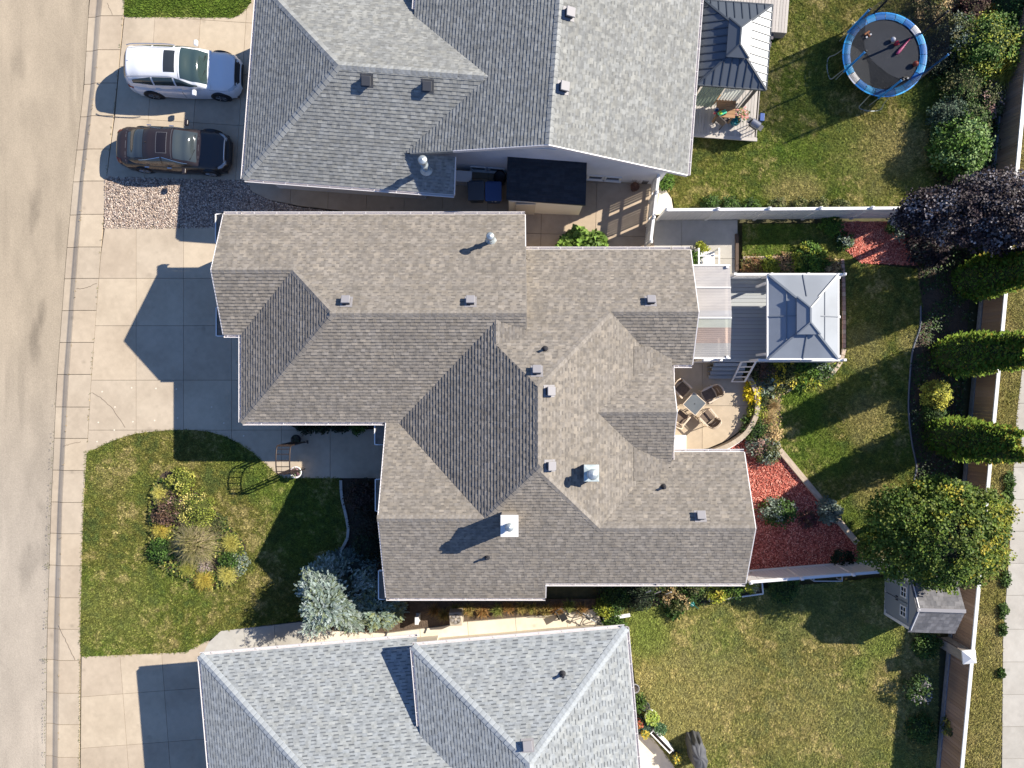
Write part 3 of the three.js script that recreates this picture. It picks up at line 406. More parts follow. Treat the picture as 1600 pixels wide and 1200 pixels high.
// ---------------------------------------------------------------- the brown house in the middle
const taupe = [0.243, 0.218, 0.189];
const main = thing('brown_house', 'long house with taupe shingled hip and gable roof in the middle', 'house');
const mc = [
  { poly: rect(-4.3, 6.1, -5.13, 7.52), planes: [eave(0, -5.13, 0, 1, 2.9), eave(0, 8.16, 0, -1, 2.9), eave(-4.3, 0, 1, 0, 2.9), eave(6.1, 0, -1, 0, 2.9)] },
  { poly: rect(-10.33, 0.49, -6.47, 1.465), planes: [eave(0, -6.47, 0, 1, 2.9), eave(0, 1.465, 0, -1, 2.9), eave(-10.33, 0, 1, 0, 2.9)] },
  { poly: rect(-11.0, -7.6, -6.47, -1.88), planes: [eave(0, -6.47, 0, 1, 2.9), eave(0, -1.88, 0, -1, 2.9)] },
  { poly: rect(-0.5, 6.8, -5.13, -0.72), planes: [eave(0, -5.13, 0, 1, 2.9), eave(0, -0.72, 0, -1, 3.18)] },
  { poly: rect(4.3, 6.0, -1.4, 3.6), planes: [eave(6.0, 0, -1, 0, 3.29, 0.25)] },
  { poly: rect(2.5, 5.95, -1.28, 3.15), planes: [eave(0, -1.18, 0, 1, 3.2, 0.52), eave(0, 3.22, 0, -1, 3.2, 0.52)] },
  { poly: rect(1.0, 8.8, 2.58, 7.52), planes: [eave(0, 2.58, 0, 1, 3.05), eave(0, 8.16, 0, -1, 2.9)] },
  { poly: rect(-4.8, 1.27, 1.33, 8.16), planes: [eave(0, 1.33, 0, 1, 2.82), eave(0, 8.16, 0, -1, 2.9)] },
  { poly: rect(-1.0, 0.49, -2.52, -1.0), planes: [eave(0.49, 0, -1, 0, 4.535, 0.15), eave(-4.3, 0, 1, 0, 2.9)] },
];
const mainStyle = { base: taupe, thick: 0.022, course: 0.127, capW: 0.13, band: 0.42, tone: tones(mul3(taupe, 1.05), 0.5, true), dark: h => mul3(taupe, 0.66 + 0.2 * h), capM: capMats(mul3(taupe, 1.04)), dash: true };
walls('wall', [rect(-9.95, 0.4, -6.1, 1.05), rect(-10.6, -8, -6.085, -2.25), rect(-3.95, 5.6, -4.75, 7.15), rect(0.3, 6.5, -4.735, -1.05), rect(3, 5.55, -1.1, 2.9), rect(2, 8.4, 2.95, 7.135), rect(-4.4, 1.0, 1.7, 7.8)], mc, MT.siding, main);
houseRoof(main, mc, mainStyle);
for (const [px, py, h] of [[540, 471, 4.75], [735, 471, 4.75], [1018, 470, 4.1], [839, 580, 5.3], [858, 611, 5.3], [859, 728, 5.3], [1096, 808, 4.3]]) { const w = W(px, py, h); roofVent(main, mc, w[0], w[1], MT.ventGrey); }
for (const [px, py, h] of [[852, 545, 4.9], [1040, 763, 4.0], [761, 873, 4.0]]) { const w = W(px, py, h); pipeVent(main, mc, w[0], w[1], 0.045, 0.32, MT.ventBlack); }
{ const w = W(767, 376, 3.6); pipeVent(main, mc, w[0], w[1], 0.085, 0.95, MT.galv, 0.15); }
{ const w = W(796, 822, 5.5); chimney(main, mc, w[0], w[1], 0.55, 0.68, 5.5, MT.whiteV, 0.1, 0.16); const v = W(924, 739, 5.1); chimney(main, mc, v[0], v[1], 0.46, 0.52, 5.15, M([.6, .68, .66], { roughness: .4, metalness: .2, map: gFine }), 0.13, 0.3); }
{ // low returns and bay roofs at the front gable
  for (const [x0, y0, x1, y1] of [[586, 651, 599, 694], [587, 750, 598, 798], [592, 893, 605, 936], [337, 335, 346, 378], [338, 481, 347, 524]]) { const a = W(x0, y0, 2.7), b = W(x1 + 4, y1, 2.7), g = new THREE.Group(); g.name = 'bay_roof'; main.add(g); const m = new MB().hexa([[a[0], 2.6, b[1]], [b[0], 2.6, b[1]], [b[0], 2.6, a[1]], [a[0], 2.6, a[1]]], [[a[0], 2.64, b[1]], [b[0], 2.85, b[1]], [b[0], 2.85, a[1]], [a[0], 2.64, a[1]]]); obj('bay_shingles', m.geo(), capMats(mul3(taupe, .6))[0], g); const f = new MB(); f.box(a[0] - .02, 2.54, (a[1] + b[1]) / 2, 0.04, 0.13, b[1] - a[1] + .04).box((a[0] + b[0]) / 2, 2.54, a[1] - .02, b[0] - a[0], 0.13, 0.04).box((a[0] + b[0]) / 2, 2.54, b[1] + .02, b[0] - a[0], 0.13, 0.04); obj('fascia', f.geo(), MT.white, g); }
  windowIn(main, -4.4, 1.0, 3.0, -1, 0, 1.6, 1.3); windowIn(main, -4.4, 1.0, 6.2, -1, 0, 1.6, 1.3); windowIn(main, -8, 1.3, 1.05, 0, 1, 1.2, 1.0); windowIn(main, 5.55, 1.0, 0.9, 1, 0, 1.7, 1.3); windowIn(main, 8.4, 1.0, 5, 1, 0, 1.6, 1.3); windowIn(main, 3.4, 1.1, -4.75, 0, -1, 1.2, 1.0); windowIn(main, 0, 1.2, 7.8, 0, 1, 1.2, 1);
  const d = new THREE.Group(); d.name = 'garage_door'; d.position.set(-9.96, 0, 0); main.add(d); for (let i = 0; i < 4; i++) obj('panel', new RoundedBoxGeometry(0.05, 0.54, 2.6, 2, 0.015).translate(-0.02, 0.32 + i * 0.55, -0.55), MT.whiteV, d); const d2 = new THREE.Group(); d2.name = 'garage_door'; d2.position.set(-10.61, 0, 0); main.add(d2); for (let i = 0; i < 4; i++) obj('panel', new RoundedBoxGeometry(0.05, 0.54, 2.6, 2, 0.015).translate(-0.02, 0.32 + i * 0.55, -4.15), MT.whiteV, d2);
  const fd = new THREE.Group(); fd.name = 'front_door'; fd.position.set(-4.41, 0.05, 1.9 + .3); main.add(fd); obj('door_leaf', new RoundedBoxGeometry(0.05, 2.05, 0.92, 2, 0.01).translate(-0.02, 1.05, 0), M([.12, .05, .04]), fd); obj('handle', new THREE.SphereGeometry(.035, 10, 8).translate(-.08, 1.0, .36), MT.steel, fd);
}

// ---------------------------------------------------------------- the grey house to the north
const LN_ = (t, px, py, h) => { const w = W(px, py, h), c = Math.cos(t), s = Math.sin(t); return [w[0] * c - w[1] * s, w[0] * s + w[1] * c]; };
const nT = -4.3 * Math.PI / 180, sT = 4.9 * Math.PI / 180, greyN = [0.258, 0.264, 0.256], greyS = [0.33, 0.352, 0.36];
const north = thing('grey_house', 'wide house with mottled grey roof and white side wall above the brown house', 'house', [0, 0, 0], nT);
const nc = [
  { poly: rect(-4.67, 5.95, -22, -8.28), planes: [eave(-4.67, 0, 1, 0, 3.49, 0.41), eave(5.95, 0, -1, 0, 3.49, 0.41)] },
  { poly: rect(-10.81, -2.75, -14.66, -7.04), planes: [eave(0, -7.04, 0, -1, 2.9), eave(0, -14.66, 0, 1, 2.9), eave(-10.81, 0, 1, 0, 2.9)] },
  { poly: rect(-4.8, -1.4, -13.2, -8.6), planes: [eave(0, -7.04, 0, -1, 2.9), eave(0, -14.66, 0, 1, 2.9)] },
];
const northStyle = { base: greyN, thick: 0.017, capW: 0.14, course: 0.13, band: 0.4, tone: tones(mul3(greyN, 1.04), 0.55, true), dark: h => mul3(greyN, 0.66 + 0.2 * h), capM: capMats(mul3(greyN, 1.18)), dash: true };
walls('wall', [rect(-10.4, -4.2, -14.2, -7.5), rect(-4.2, 5.5, -21.5, -8.85)], nc, MT.sidingW, north);
houseRoof(north, nc, northStyle);
for (const [px, py, h, m] of [[573, 125, 4.6, 'b'], [668, 133, 4.6, 'b'], [889, 18, 5.7, 'g'], [880, 134, 5.7, 'g']]) { const w = LN_(nT, px, py, h); roofVent(north, nc, w[0], w[1], m === 'b' ? MT.darkGrey : MT.ventGrey, 0.33); }
{ const w = LN_(nT, 665, 262, 3.5); pipeVent(north, nc, w[0], w[1], 0.095, 1.15, MT.galv, 0.17); }
windowIn(north, 0.55, 3.7, -8.85, 0, 1, 0.8, 0.6, 1); for (const px of [748, 776, 931, 958]) { const w = LN_(nT, px, 265, 0.3); windowIn(north, w[0], 0.2, -8.85, 0, 1, 0.68, 0.5, 1); } windowIn(north, 5.5, 1.5, -12, 1, 0, 1.8, 1.3);
{ const d = new THREE.Group(); d.name = 'garage_door'; d.position.set(-10.41, 0, -10.9); north.add(d); for (let i = 0; i < 4; i++) obj('panel', new RoundedBoxGeometry(0.05, 0.54, 4.8, 2, 0.015).translate(-0.02, 0.32 + i * 0.55, 0), MT.whiteV, d); }
// clapboard courses on the south wall
{ const b = new MB(); for (let y = 0.9; y < 5.4; y += 0.2) { for (let x = -4.2; x < 5.45; x += 0.3) { const xb = Math.min(5.5, x + 0.3), lim = Math.min(roofH(nc, x, -8.9), roofH(nc, xb, -8.9)) - 0.1; if (y + 0.2 < lim && !(x > -.2 && x < 1.2 && y > 3.4 && y < 4.4)) b.quad([x, y, -8.828], [xb, y, -8.828], [xb, y + 0.2, -8.847], [x, y + 0.2, -8.847]).quad([x, y, -8.828], [x, y, -8.85], [xb, y, -8.85], [xb, y, -8.828]); } } obj('siding', b.geo(), MT.sidingW, north); }

// ---------------------------------------------------------------- the blue grey house to the south
const south = thing('blue_grey_house', 'house with pale blue grey hip roof below the brown house', 'house', [0, 0, 0], sT);
const SP = 0.34, scs = [
  { poly: rect(-4.44, 3.4, 9.24, 26), planes: [eave(0, 9.24, 0, 1, 4.0, SP), eave(-4.44, 0, 1, 0, 4.0, SP), eave(3.4, 0, -1, 0, 4.0, SP)] },
  { poly: rect(-12.75, -3.67, 9.3, 18.2), planes: [eave(0, 9.3, 0, 1, 2.9, SP), eave(0, 18.2, 0, -1, 2.9, SP), eave(-12.75, 0, 1, 0, 2.9, SP)] },
  { poly: rect(-4.6, -1.2, 11.4, 16), planes: [eave(0, 9.3, 0, 1, 2.9, SP), eave(0, 18.2, 0, -1, 2.9, SP)] },
];
const southStyle = { base: greyS, thick: 0.009, course: 0.122, even: true, capW: 0.16, band: 0.34, tone: tones(greyS, 0.27, false), dark: h => mul3([0.15, 0.162, 0.172], 0.8 + 0.5 * h), capM: [1.12, 1.17, 1.22].map(k => M(mul3(greyS, k), { map: gFine, roughness: .95 })), dash: true };
walls('wall', [rect(-12.3, -4, 10.3, 17.7), rect(-4, 2.95, 10.4, 25.5)], scs, MT.sidingB, south);
houseRoof(south, scs, southStyle);
{ let w = LN_(sT, 825, 1177, 5.7); roofVent(south, scs, w[0], w[1], MT.ventGrey, 0.33); w = LN_(sT, 881, 1065, 5.1); pipeVent(south, scs, w[0], w[1], 0.05, 0.34, MT.ventBlack);
  windowIn(south, 2.95, 1.6, 12.3, 1, 0, 1.6, 1.2); windowIn(south, -1, 2, 10.4, 0, -1, 1.2, 1); const d = new THREE.Group(); d.name = 'garage_door'; d.position.set(-12.31, 0, 13.7); south.add(d); for (let i = 0; i < 4; i++) obj('panel', new RoundedBoxGeometry(0.05, 0.54, 4.8, 2, 0.015).translate(-0.02, 0.32 + i * 0.55, 0), MT.whiteV, d); }
// ---------------------------------------------------------------- fences
function boardFence(name, label, a, b, h, { bw = 0.15, gap = 0.006, mat = MT.whiteV, posts = 2.0, rails = [0.12, -0.1], capW = 0.12, thick = 0.03, railW = 0.045, postW = 0.11, boardName = 'board', capMat = mat, boardMats, base = 0, skip = [] } = {}) {
  const len = Math.hypot(b[0] - a[0], b[1] - a[1]), g = thing(name, label, 'fence', [a[0], base, a[1]], Math.atan2(-(b[1] - a[1]), b[0] - a[0]));
  const bg = [0.9, 1, 1.0].map((k, i) => new RoundedBoxGeometry(bw - gap, h - 0.14, thick, 1, 0.006).translate(0, h / 2 + (i - 1) * 0.004, (i - 1) * 0.003)), n = Math.floor(len / bw);
  for (let i = 0; i < n; i++) if (!skip.some(s => Math.abs((i + 0.5) * bw - s) < bw * .6)) obj(boardName, bg[i % 3], boardMats ? boardMats[Math.floor(hash2(i, 3, 8) * boardMats.length)] : mat, g, [(i + 0.5) * bw, 0, 0]);
  for (const r of rails) obj('rail', new RoundedBoxGeometry(len, 0.1, railW, 1, 0.01).translate(len / 2, r > 0 ? r : h + r, -0.035), mat, g);
  obj('cap_rail', new RoundedBoxGeometry(len, 0.05, capW, 2, 0.012).translate(len / 2, h - 0.02, 0), capMat, g);
  if (posts) { const k = Math.max(1, Math.round(len / posts)); for (let i = 0; i <= k; i++) { const p = obj('post', new RoundedBoxGeometry(postW, h + 0.1, postW, 2, 0.008).translate(0, h / 2 + 0.05, 0), mat, g, [len * i / k, 0, 0]); obj('post_cap', new THREE.ConeGeometry(postW * 0.85, 0.07, 4).rotateY(Math.PI / 4).translate(0, h + 0.13, 0), capMat, p); } }
  return g;
}
boardFence('vinyl_fence', 'long white vinyl fence between the trampoline lawn and the gazebo yard', W(1027, 344), W(1404, 341), 1.78);
boardFence('vinyl_fence', 'white vinyl fence along the red bark bed beside the veggie patch', W(1152, 893), W(1380, 875), 1.62);
boardFence('vinyl_fence', 'short white picket gate fence joining the grey and brown houses', W(1019, 279), W(1006, 389), 1.5, { bw: 0.105, gap: 0.03, skip: [0.75, 1.85], posts: 1.15, rails: [0.25, 0.95, -0.1] });
{
  const fb = [[.42, .27, .18], [.46, .3, .2], [.39, .25, .17], [.48, .32, .23], [.4, .27, .2]].map(c => M(c, { map: gWood, roughness: 0.85 }));
  const A = W(1594, -190), B = W(1464, 1215);
  const f = boardFence('boundary_fence', 'tall brown board boundary fence with white cap along the outer verge', A, B, 1.5, { bw: 0.14, posts: 0, rails: [], mat: fb[0], capMat: MT.whiteV, capW: 0.15, boardMats: fb, gap: 0.005, thick: 0.06 });
  const len = Math.hypot(B[0] - A[0], B[1] - A[1]); obj('kick_board', boxGeo(len / 2, 0, 0.07, len, 0.22, 0.05), M([.3, .31, .33], { map: gFine }), f); // on the yard side
  f.children.at(-1).position.z = 0;
  const p = thing('fence_pillar', 'square pillar with white pyramid cap in the boundary fence', 'pillar', [W(1475, 1003)[0], 0, W(1475, 1003)[1]], -1.48);
  obj('shaft', new RoundedBoxGeometry(0.42, 1.6, 0.42, 2, 0.015).translate(0, 0.8, 0), M([.42, .36, .3], { map: gFine }), p); const c = new MB(); c.hexa([[-.27, 1.6, .27], [.27, 1.6, .27], [.27, 1.6, -.27], [-.27, 1.6, -.27]], [[-.27, 1.66, .27], [.27, 1.66, .27], [.27, 1.66, -.27], [-.27, 1.66, -.27]]); for (const [a, b] of [[[-.27, .27], [.27, .27]], [[.27, .27], [.27, -.27]], [[.27, -.27], [-.27, -.27]], [[-.27, -.27], [-.27, .27]]]) c.tri([a[0], 1.66, a[1]], [b[0], 1.66, b[1]], [0, 1.8, 0]); obj('pillar_cap', c.geo(), MT.whiteV, p);
}
// ---------------------------------------------------------------- edging
function edgingStones(name, label, pts, len, w, h, mat, piece, y = 0) {
  const c = new THREE.CatmullRomCurve3(pts.map(p => { const q = W(p[0], p[1]); return new THREE.Vector3(q[0], y, q[1]); }), false, 'catmullrom', 0.2), L = c.getLength(), n = Math.max(1, Math.round(L / len)), g = thing(name, label, 'edging');
  const P = c.getSpacedPoints(n); for (let i = 0; i < n; i++) { const a = P[i], b = P[i + 1], d = a.distanceTo(b); const m = obj(piece, new RoundedBoxGeometry(d - 0.012, h, w, 1, 0.012).translate(0, h / 2, 0), Array.isArray(mat) ? mat[i % mat.length] : mat, g, [(a.x + b.x) / 2, y + rr(-.004, .004), (a.z + b.z) / 2]); m.rotation.y = Math.atan2(-(b.z - a.z), b.x - a.x); } return g;
}
const beige = [[.5, .4, .3], [.46, .37, .28], [.54, .44, .33]].map(c => M(c, { map: gFine, roughness: .9 })), pinkBrick = [[.45, .27, .2], [.5, .32, .24], [.42, .25, .2], [.55, .4, .3]].map(c => M(c, { map: gFine, roughness: .9 }));
edgingStones('timber_edging', 'beige timber edging along the diagonal side of red bark bed', [[1216, 702], [1338, 848]], 1.6, 0.24, 0.14, beige, 'timber');
edgingStones('stone_edging', 'pale stone edging curving round the planting south of the deck', [[1318, 545], [1313, 565], [1299, 584], [1272, 597], [1240, 604], [1226, 612]], 0.28, 0.16, 0.1, beige, 'stone');
edgingStones('brick_edging', 'pinkish brick edging beside the east side of the gazebo', [[1315, 405], [1317, 430], [1318, 490], [1318, 544]], 0.2, 0.14, 0.08, pinkBrick, 'brick');
edgingStones('stone_edging', 'straight pale stone edging in front of the rust coloured border', [[1160, 404], [1248, 403]], 0.3, 0.15, 0.1, beige, 'stone');
edgingStones('stone_edging', 'wavy concrete edging beside the dark front door shrubs', [[533, 750], [534, 775], [541, 805], [545, 828], [542, 846], [528, 866]], 0.4, 0.12, 0.08, concGrey, 'stone');
edgingStones('stone_edging', 'thin pale edging on the lawn side of yellow bed below the patio', [[1213, 690], [1216, 700]], 0.25, 0.2, 0.1, beige, 'stone');
tag(obj('garden_edging', tubeGeo([[1438, 478], [1437, 510], [1426, 545], [1421, 590], [1419, 640], [1424, 690], [1431, 730], [1427, 752]].map(p => { const q = W(...p); return [q[0], .03, q[1]]; }), 0.04, 60, 7), M([.12, .13, .15], { roughness: .5 })), 'dark flexible plastic edging winding past the columnar cedars', 'edging');
{ const a = W(1150.5, 366), b = W(1150.5, 424), t = obj('timber_edging', boxGeo((a[0] + b[0]) / 2, 0, (a[1] + b[1]) / 2, 0.13, 0.12, b[1] - a[1]), M([.1, .065, .045], { map: gWood })); tag(t, 'dark brown timber strip between concrete pad and lawn', 'edging'); }
{ const a = V(942, 967, 0), b = V(984, 960, 0), t = obj('downspout_extension', new MB().beam([a.x, 0.08, a.z], [b.x, 0.05, b.z], 0.14, 0.08).geo(), MT.white); tag(t, 'white downspout extension lying on grass beyond the pale side path', 'downspout'); }
// curved garden wall of the patio
{
  const arc = [[1161, 590], [1170, 605], [1174.5, 623], [1174.5, 642], [1168, 659], [1157.5, 674], [1137, 689], [1107, 702]], c = new THREE.CatmullRomCurve3(arc.map(p => { const q = W(...p); return new THREE.Vector3(q[0], 0, q[1]); })), N = 22, P = c.getSpacedPoints(N), g = thing('garden_wall', 'curved low concrete wall round the sunny back patio', 'wall');
  for (let i = 0; i < N; i++) { const b = new MB(), q = (k) => { const t = c.getTangentAt(k / N), n = [-t.z, t.x], p = P[k], o = i => [p.x - n[0] * i, p.z - n[1] * i]; return [o(0), o(0.2)]; }, [a0, a1] = q(i), [b0, b1] = q(i + 1), e = 0.004, H = 0.42; const sh = (u, v) => [lerp(u[0], v[0], e / .2), lerp(u[1], v[1], e / .2)]; const lo = [a0, a1, sh(b1, a1), sh(b0, a0)].map(v => [v[0], -0.05, v[1]]); b.hexa(lo, lo.map(v => [v[0], H, v[2]])); obj('block', b.geo(), M(mul3([.46, .38, .29], rr(.92, 1.08)), { map: concMap, roughness: .9 }), g); }
  const a2 = [[1177, 668], [1160, 684], [1138, 699], [1110, 711]], pts = a2.map(p => { const q = W(...p); return [q[0], 0.12, q[1]]; }); const k = new MB(), cc = new THREE.CatmullRomCurve3(pts.map(p => new THREE.Vector3(...p))), pp = cc.getSpacedPoints(14); for (let i = 0; i < 14; i++) k.beam([pp[i].x, .1, pp[i].z], [pp[i + 1].x, .1, pp[i + 1].z], 0.05, 0.22);
  tag(obj('bed_border', k.geo(), MT.white), 'thin white border strip outside the curved patio wall', 'edging');
}
// ---------------------------------------------------------------- deck with gazebo
const DH = 1.2, dkM = [[.4, .42, .43], [.43, .45, .45], [.38, .4, .42]].map(c => M(c, { map: gWood, roughness: 0.75 }));
const dz0 = W(0, 429, 2.1)[1] - .06, dz1 = W(0, 566, DH)[1], dx0 = W(1086, 0, DH)[0], dx1 = W(1304, 0, DH)[0];
{
  const d = thing('garden_deck', 'raised grey board deck with white railings behind the brown house', 'deck', [0, 0, 0]), bw = 0.15, n = Math.round((dz1 - dz0) / bw);
  const bg = new RoundedBoxGeometry(dx1 - dx0, 0.035, bw - 0.008, 1, 0.006); for (let i = 0; i < n; i++) obj('board', bg, dkM[(i * 7) % 3], d, [(dx0 + dx1) / 2, DH - 0.02, dz0 + (i + 0.5) * bw]);
  obj('skirt', new MB().box((dx0 + dx1) / 2, 0, dz0 + .04, dx1 - dx0, DH - .04, .04).box((dx0 + dx1) / 2, 0, dz1 - .04, dx1 - dx0, DH - .04, .04).box(dx1 - .04, 0, (dz0 + dz1) / 2, .04, DH - .04, dz1 - dz0).geo(), MT.white, d);
  // steps
  const [sx0, sz0] = W(1113, 566, .8), [sx1, sz1] = W(1158, 592, .25); for (let i = 0; i < 4; i++) { const y = DH - 0.23 * (i + 1); obj('step', new RoundedBoxGeometry(sx1 - sx0, 0.05, 0.145, 1, 0.008).translate((sx0 + sx1) / 2, y - .025, dz1 + 0.09 + i * 0.165), dkM[i % 3], d); obj('riser', boxGeo((sx0 + sx1) / 2, 0, dz1 + 0.015 + i * .165, sx1 - sx0, y - 0.05, .03), M([.25, .28, .32]), d); }
  // railings: posts, rails, balusters
  const run = (a, b, H = 0.95) => { const g = new THREE.Group(); g.name = 'railing'; d.add(g); const L = Math.hypot(b[0] - a[0], b[1] - a[1]); obj('top_rail', new MB().beam([a[0], DH + H, a[1]], [b[0], DH + H, b[1]], 0.09, 0.05).geo(), MT.white, g); obj('bottom_rail', new MB().beam([a[0], DH + .1, a[1]], [b[0], DH + .1, b[1]], 0.05, 0.05).geo(), MT.white, g); const k = Math.round(L / 0.115), bg2 = new THREE.BoxGeometry(0.038, H - .12, 0.038); for (let i = 1; i < k; i++) obj('baluster', bg2, MT.white, g, [lerp(a[0], b[0], i / k), DH + H / 2 + .04, lerp(a[1], b[1], i / k)]); const np = Math.max(1, Math.round(L / 1.6)); for (let i = 0; i <= np; i++) obj('post', new RoundedBoxGeometry(.1, H + .12, .1, 1, .008).translate(0, (H + .12) / 2, 0), MT.white, g, [lerp(a[0], b[0], i / np), DH, lerp(a[1], b[1], i / np)]); };
  run([dx0 + 1.3, dz0 + .06], [dx1 - .06, dz0 + .06]); run([dx1 - .3, dz0 + .2], [dx1 - .3, dz1 - .2]); run([sx1 + .06, dz1 - .06], [dx1 - .06, dz1 - .06]); run([dx0 + .06, dz1 - .06], [sx0 - .06, dz1 - .06]);
  const hr = new THREE.Group(); hr.name = 'stair_rail'; d.add(hr); for (const o of [0, -0.36]) obj('rail', new MB().beam([sx1 - .02 + o, DH + (o ? .28 : .92), dz1], [sx1 - .02 + o, (o ? .2 : .75), sz1 + .12], .06, .05).geo(), MT.white, hr); for (let i = 0; i < 5; i++) { const t = i / 4; obj('baluster', new MB().beam([sx1 - .02, lerp(DH + .92, .75, t), lerp(dz1, sz1 + .12, t)], [sx1 - .38, lerp(DH + .28, .2, t), lerp(dz1, sz1 + .12, t)], .04, .04).geo(), MT.white, hr); }
}
function gazebo(name, label, x0, x1, z0, z1, baseY, eh, pitch, matR, seamM, postM, turn, opt) {
  const cx = (x0 + x1) / 2, cz = (z0 + z1) / 2, g = thing(name, label, 'gazebo', [cx, baseY, cz], turn), hx = (x1 - x0) / 2, hz = (z1 - z0) / 2, t = opt.cut, E = eh, E2 = eh + pitch * t, ix = hx - t, iz = hz - t;
  const face = (nm, pts, par) => { const b = new MB(); b.fan(pts); b.fan([...pts].reverse().map(p => [p[0], p[1] - 0.025, p[2]])); for (let i = 0; i < pts.length; i++) { const a = pts[i], c = pts[(i + 1) % pts.length]; b.quad(a, [a[0], a[1] - .025, a[2]], [c[0], c[1] - .025, c[2]], c); } return obj(nm, b.geo(), matR, par); };
  const q = (x, z, y) => [x, y, z], o = [[-hx, hz], [hx, hz], [hx, -hz], [-hx, -hz]], I = [[-ix, iz], [ix, iz], [ix, -iz], [-ix, -iz]];
  for (let i = 0; i < 4; i++) { const j = (i + 1) % 4; const f = face('roof_panel', [q(...o[i], E), q(...o[j], E), q(...I[j], E2), q(...I[i], E2)], g); const L = Math.hypot(o[j][0] - o[i][0], o[j][1] - o[i][1]), k = opt.seams ? Math.round(L / opt.seams) : 2; for (let s = 1; s < k; s++) { const u = s / k, A = [lerp(o[i][0], o[j][0], u), lerp(o[i][1], o[j][1], u)]; let B = opt.radial ? [lerp(I[i][0], I[j][0], u), lerp(I[i][1], I[j][1], u)] : null, d = t; if (!B) { const n = i % 2 ? [-Math.sign(o[i][0]), 0] : [0, -Math.sign(o[i][1])], along = i % 2 ? Math.abs(A[1]) : Math.abs(A[0]), half = i % 2 ? hz : hx; d = Math.min(t, half - along); B = [A[0] + n[0] * d, A[1] + n[1] * d]; } if (d < .1) continue; obj('seam', new MB().beam(q(...A, E + .015), q(...B, E + pitch * d + .015), 0.035, 0.03).geo(), seamM, f); }
    if (opt.mid && i % 2) { const d = opt.mid, w = hz - d; obj('seam', new MB().beam(q(Math.sign(o[i][0]) * (hx - d), -w, E + pitch * d + .012), q(Math.sign(o[i][0]) * (hx - d), w, E + pitch * d + .012), .025, .025).geo(), seamM, f); }
    obj('hip_cap', new MB().beam(q(...o[i], E + .015), q(...I[i], E2 + .015), 0.07, 0.05).geo(), seamM, g); obj('eave_trim', new MB().beam(q(...o[i], E - .03), q(...o[j], E - .03), 0.05, 0.1).geo(), opt.trim || seamM, g); }
  const u = opt.over, jx = ix + u, jz = iz + u, U = E2 + 0.13, rl = Math.max(0, jz - jx), rh = U + pitch * jx; const top = new THREE.Group(); top.name = 'upper_roof'; g.add(top); const O = [[-jx, jz], [jx, jz], [jx, -jz], [-jx, -jz]], r1 = [0, rh, rl], r0 = [0, rh, -rl];
  face('roof_panel', [q(...O[0], U), q(...O[1], U), r1], top); face('roof_panel', [q(...O[1], U), q(...O[2], U), r0, r1], top); face('roof_panel', [q(...O[2], U), q(...O[3], U), r0], top); face('roof_panel', [q(...O[3], U), q(...O[0], U), r1, r0], top);
  O.forEach((a, i) => obj('hip_cap', new MB().beam(q(...a, U + .01), i < 2 ? r1 : r0, .05, .045).geo(), seamM, top)); obj('hip_cap', new MB().beam(r1, r0, .06, .05).geo(), seamM, top);
  for (const [a, b] of [[-1, -1], [1, -1], [1, 1], [-1, 1]]) obj('post', new RoundedBoxGeometry(.1, E, .1, 2, .01).translate(a * (hx - .22), E / 2, b * (hz - .22)), postM, g);
  obj('frame_beam', new MB().beam([-hx + .2, E - .12, -hz + .22], [hx - .2, E - .12, -hz + .22], .08, .1).beam([-hx + .2, E - .12, hz - .22], [hx - .2, E - .12, hz - .22], .08, .1).beam([-hx + .22, E - .12, -hz + .2], [-hx + .22, E - .12, hz - .2], .08, .1).beam([hx - .22, E - .12, -hz + .2], [hx - .22, E - .12, hz - .2], .08, .1).geo(), postM, g); return g;
}
{ const a = W(1199, 429, 3.0), b = W(1309, 561, 3.0); gazebo('gazebo', 'gazebo with smooth light grey metal roof on the back deck', a[0], b[0], a[1], b[1], DH, 1.82, 0.42, M([.25, .275, .31], { roughness: .5, metalness: .1, map: gBlotch }), M([.16, .18, .21], { roughness: .45 }), MT.white, 0, { cut: .96, over: .06, radial: true, seams: 0, mid: .62, trim: MT.white });
  const gx = b[0] - .34; tag(obj('curtain', gridGeo(60, 6, (u, v) => [gx + .03 * Math.sin(u * 70), DH + .08 + v * 1.65, lerp(a[1] + .25, b[1] - .2, u)]), M([.35, .36, .38], { roughness: .9 })), 'grey curtain closing the lawn side of back deck gazebo', 'curtain');
  const c = W(1148, 70, 3.0), hw = 1.32, hl = 1.62; gazebo('gazebo', 'gazebo with dark slate standing seam roof beside the grey house', c[0] - hw, c[0] + hw, c[1] - hl, c[1] + hl, .5, 2.5, 0.42, M([.1, .115, .135], { roughness: .38, metalness: .3 }), M([.05, .06, .075], { roughness: .4 }), MT.darkGrey, nT, { cut: 0.95, over: .06, radial: false, seams: .3 }); }
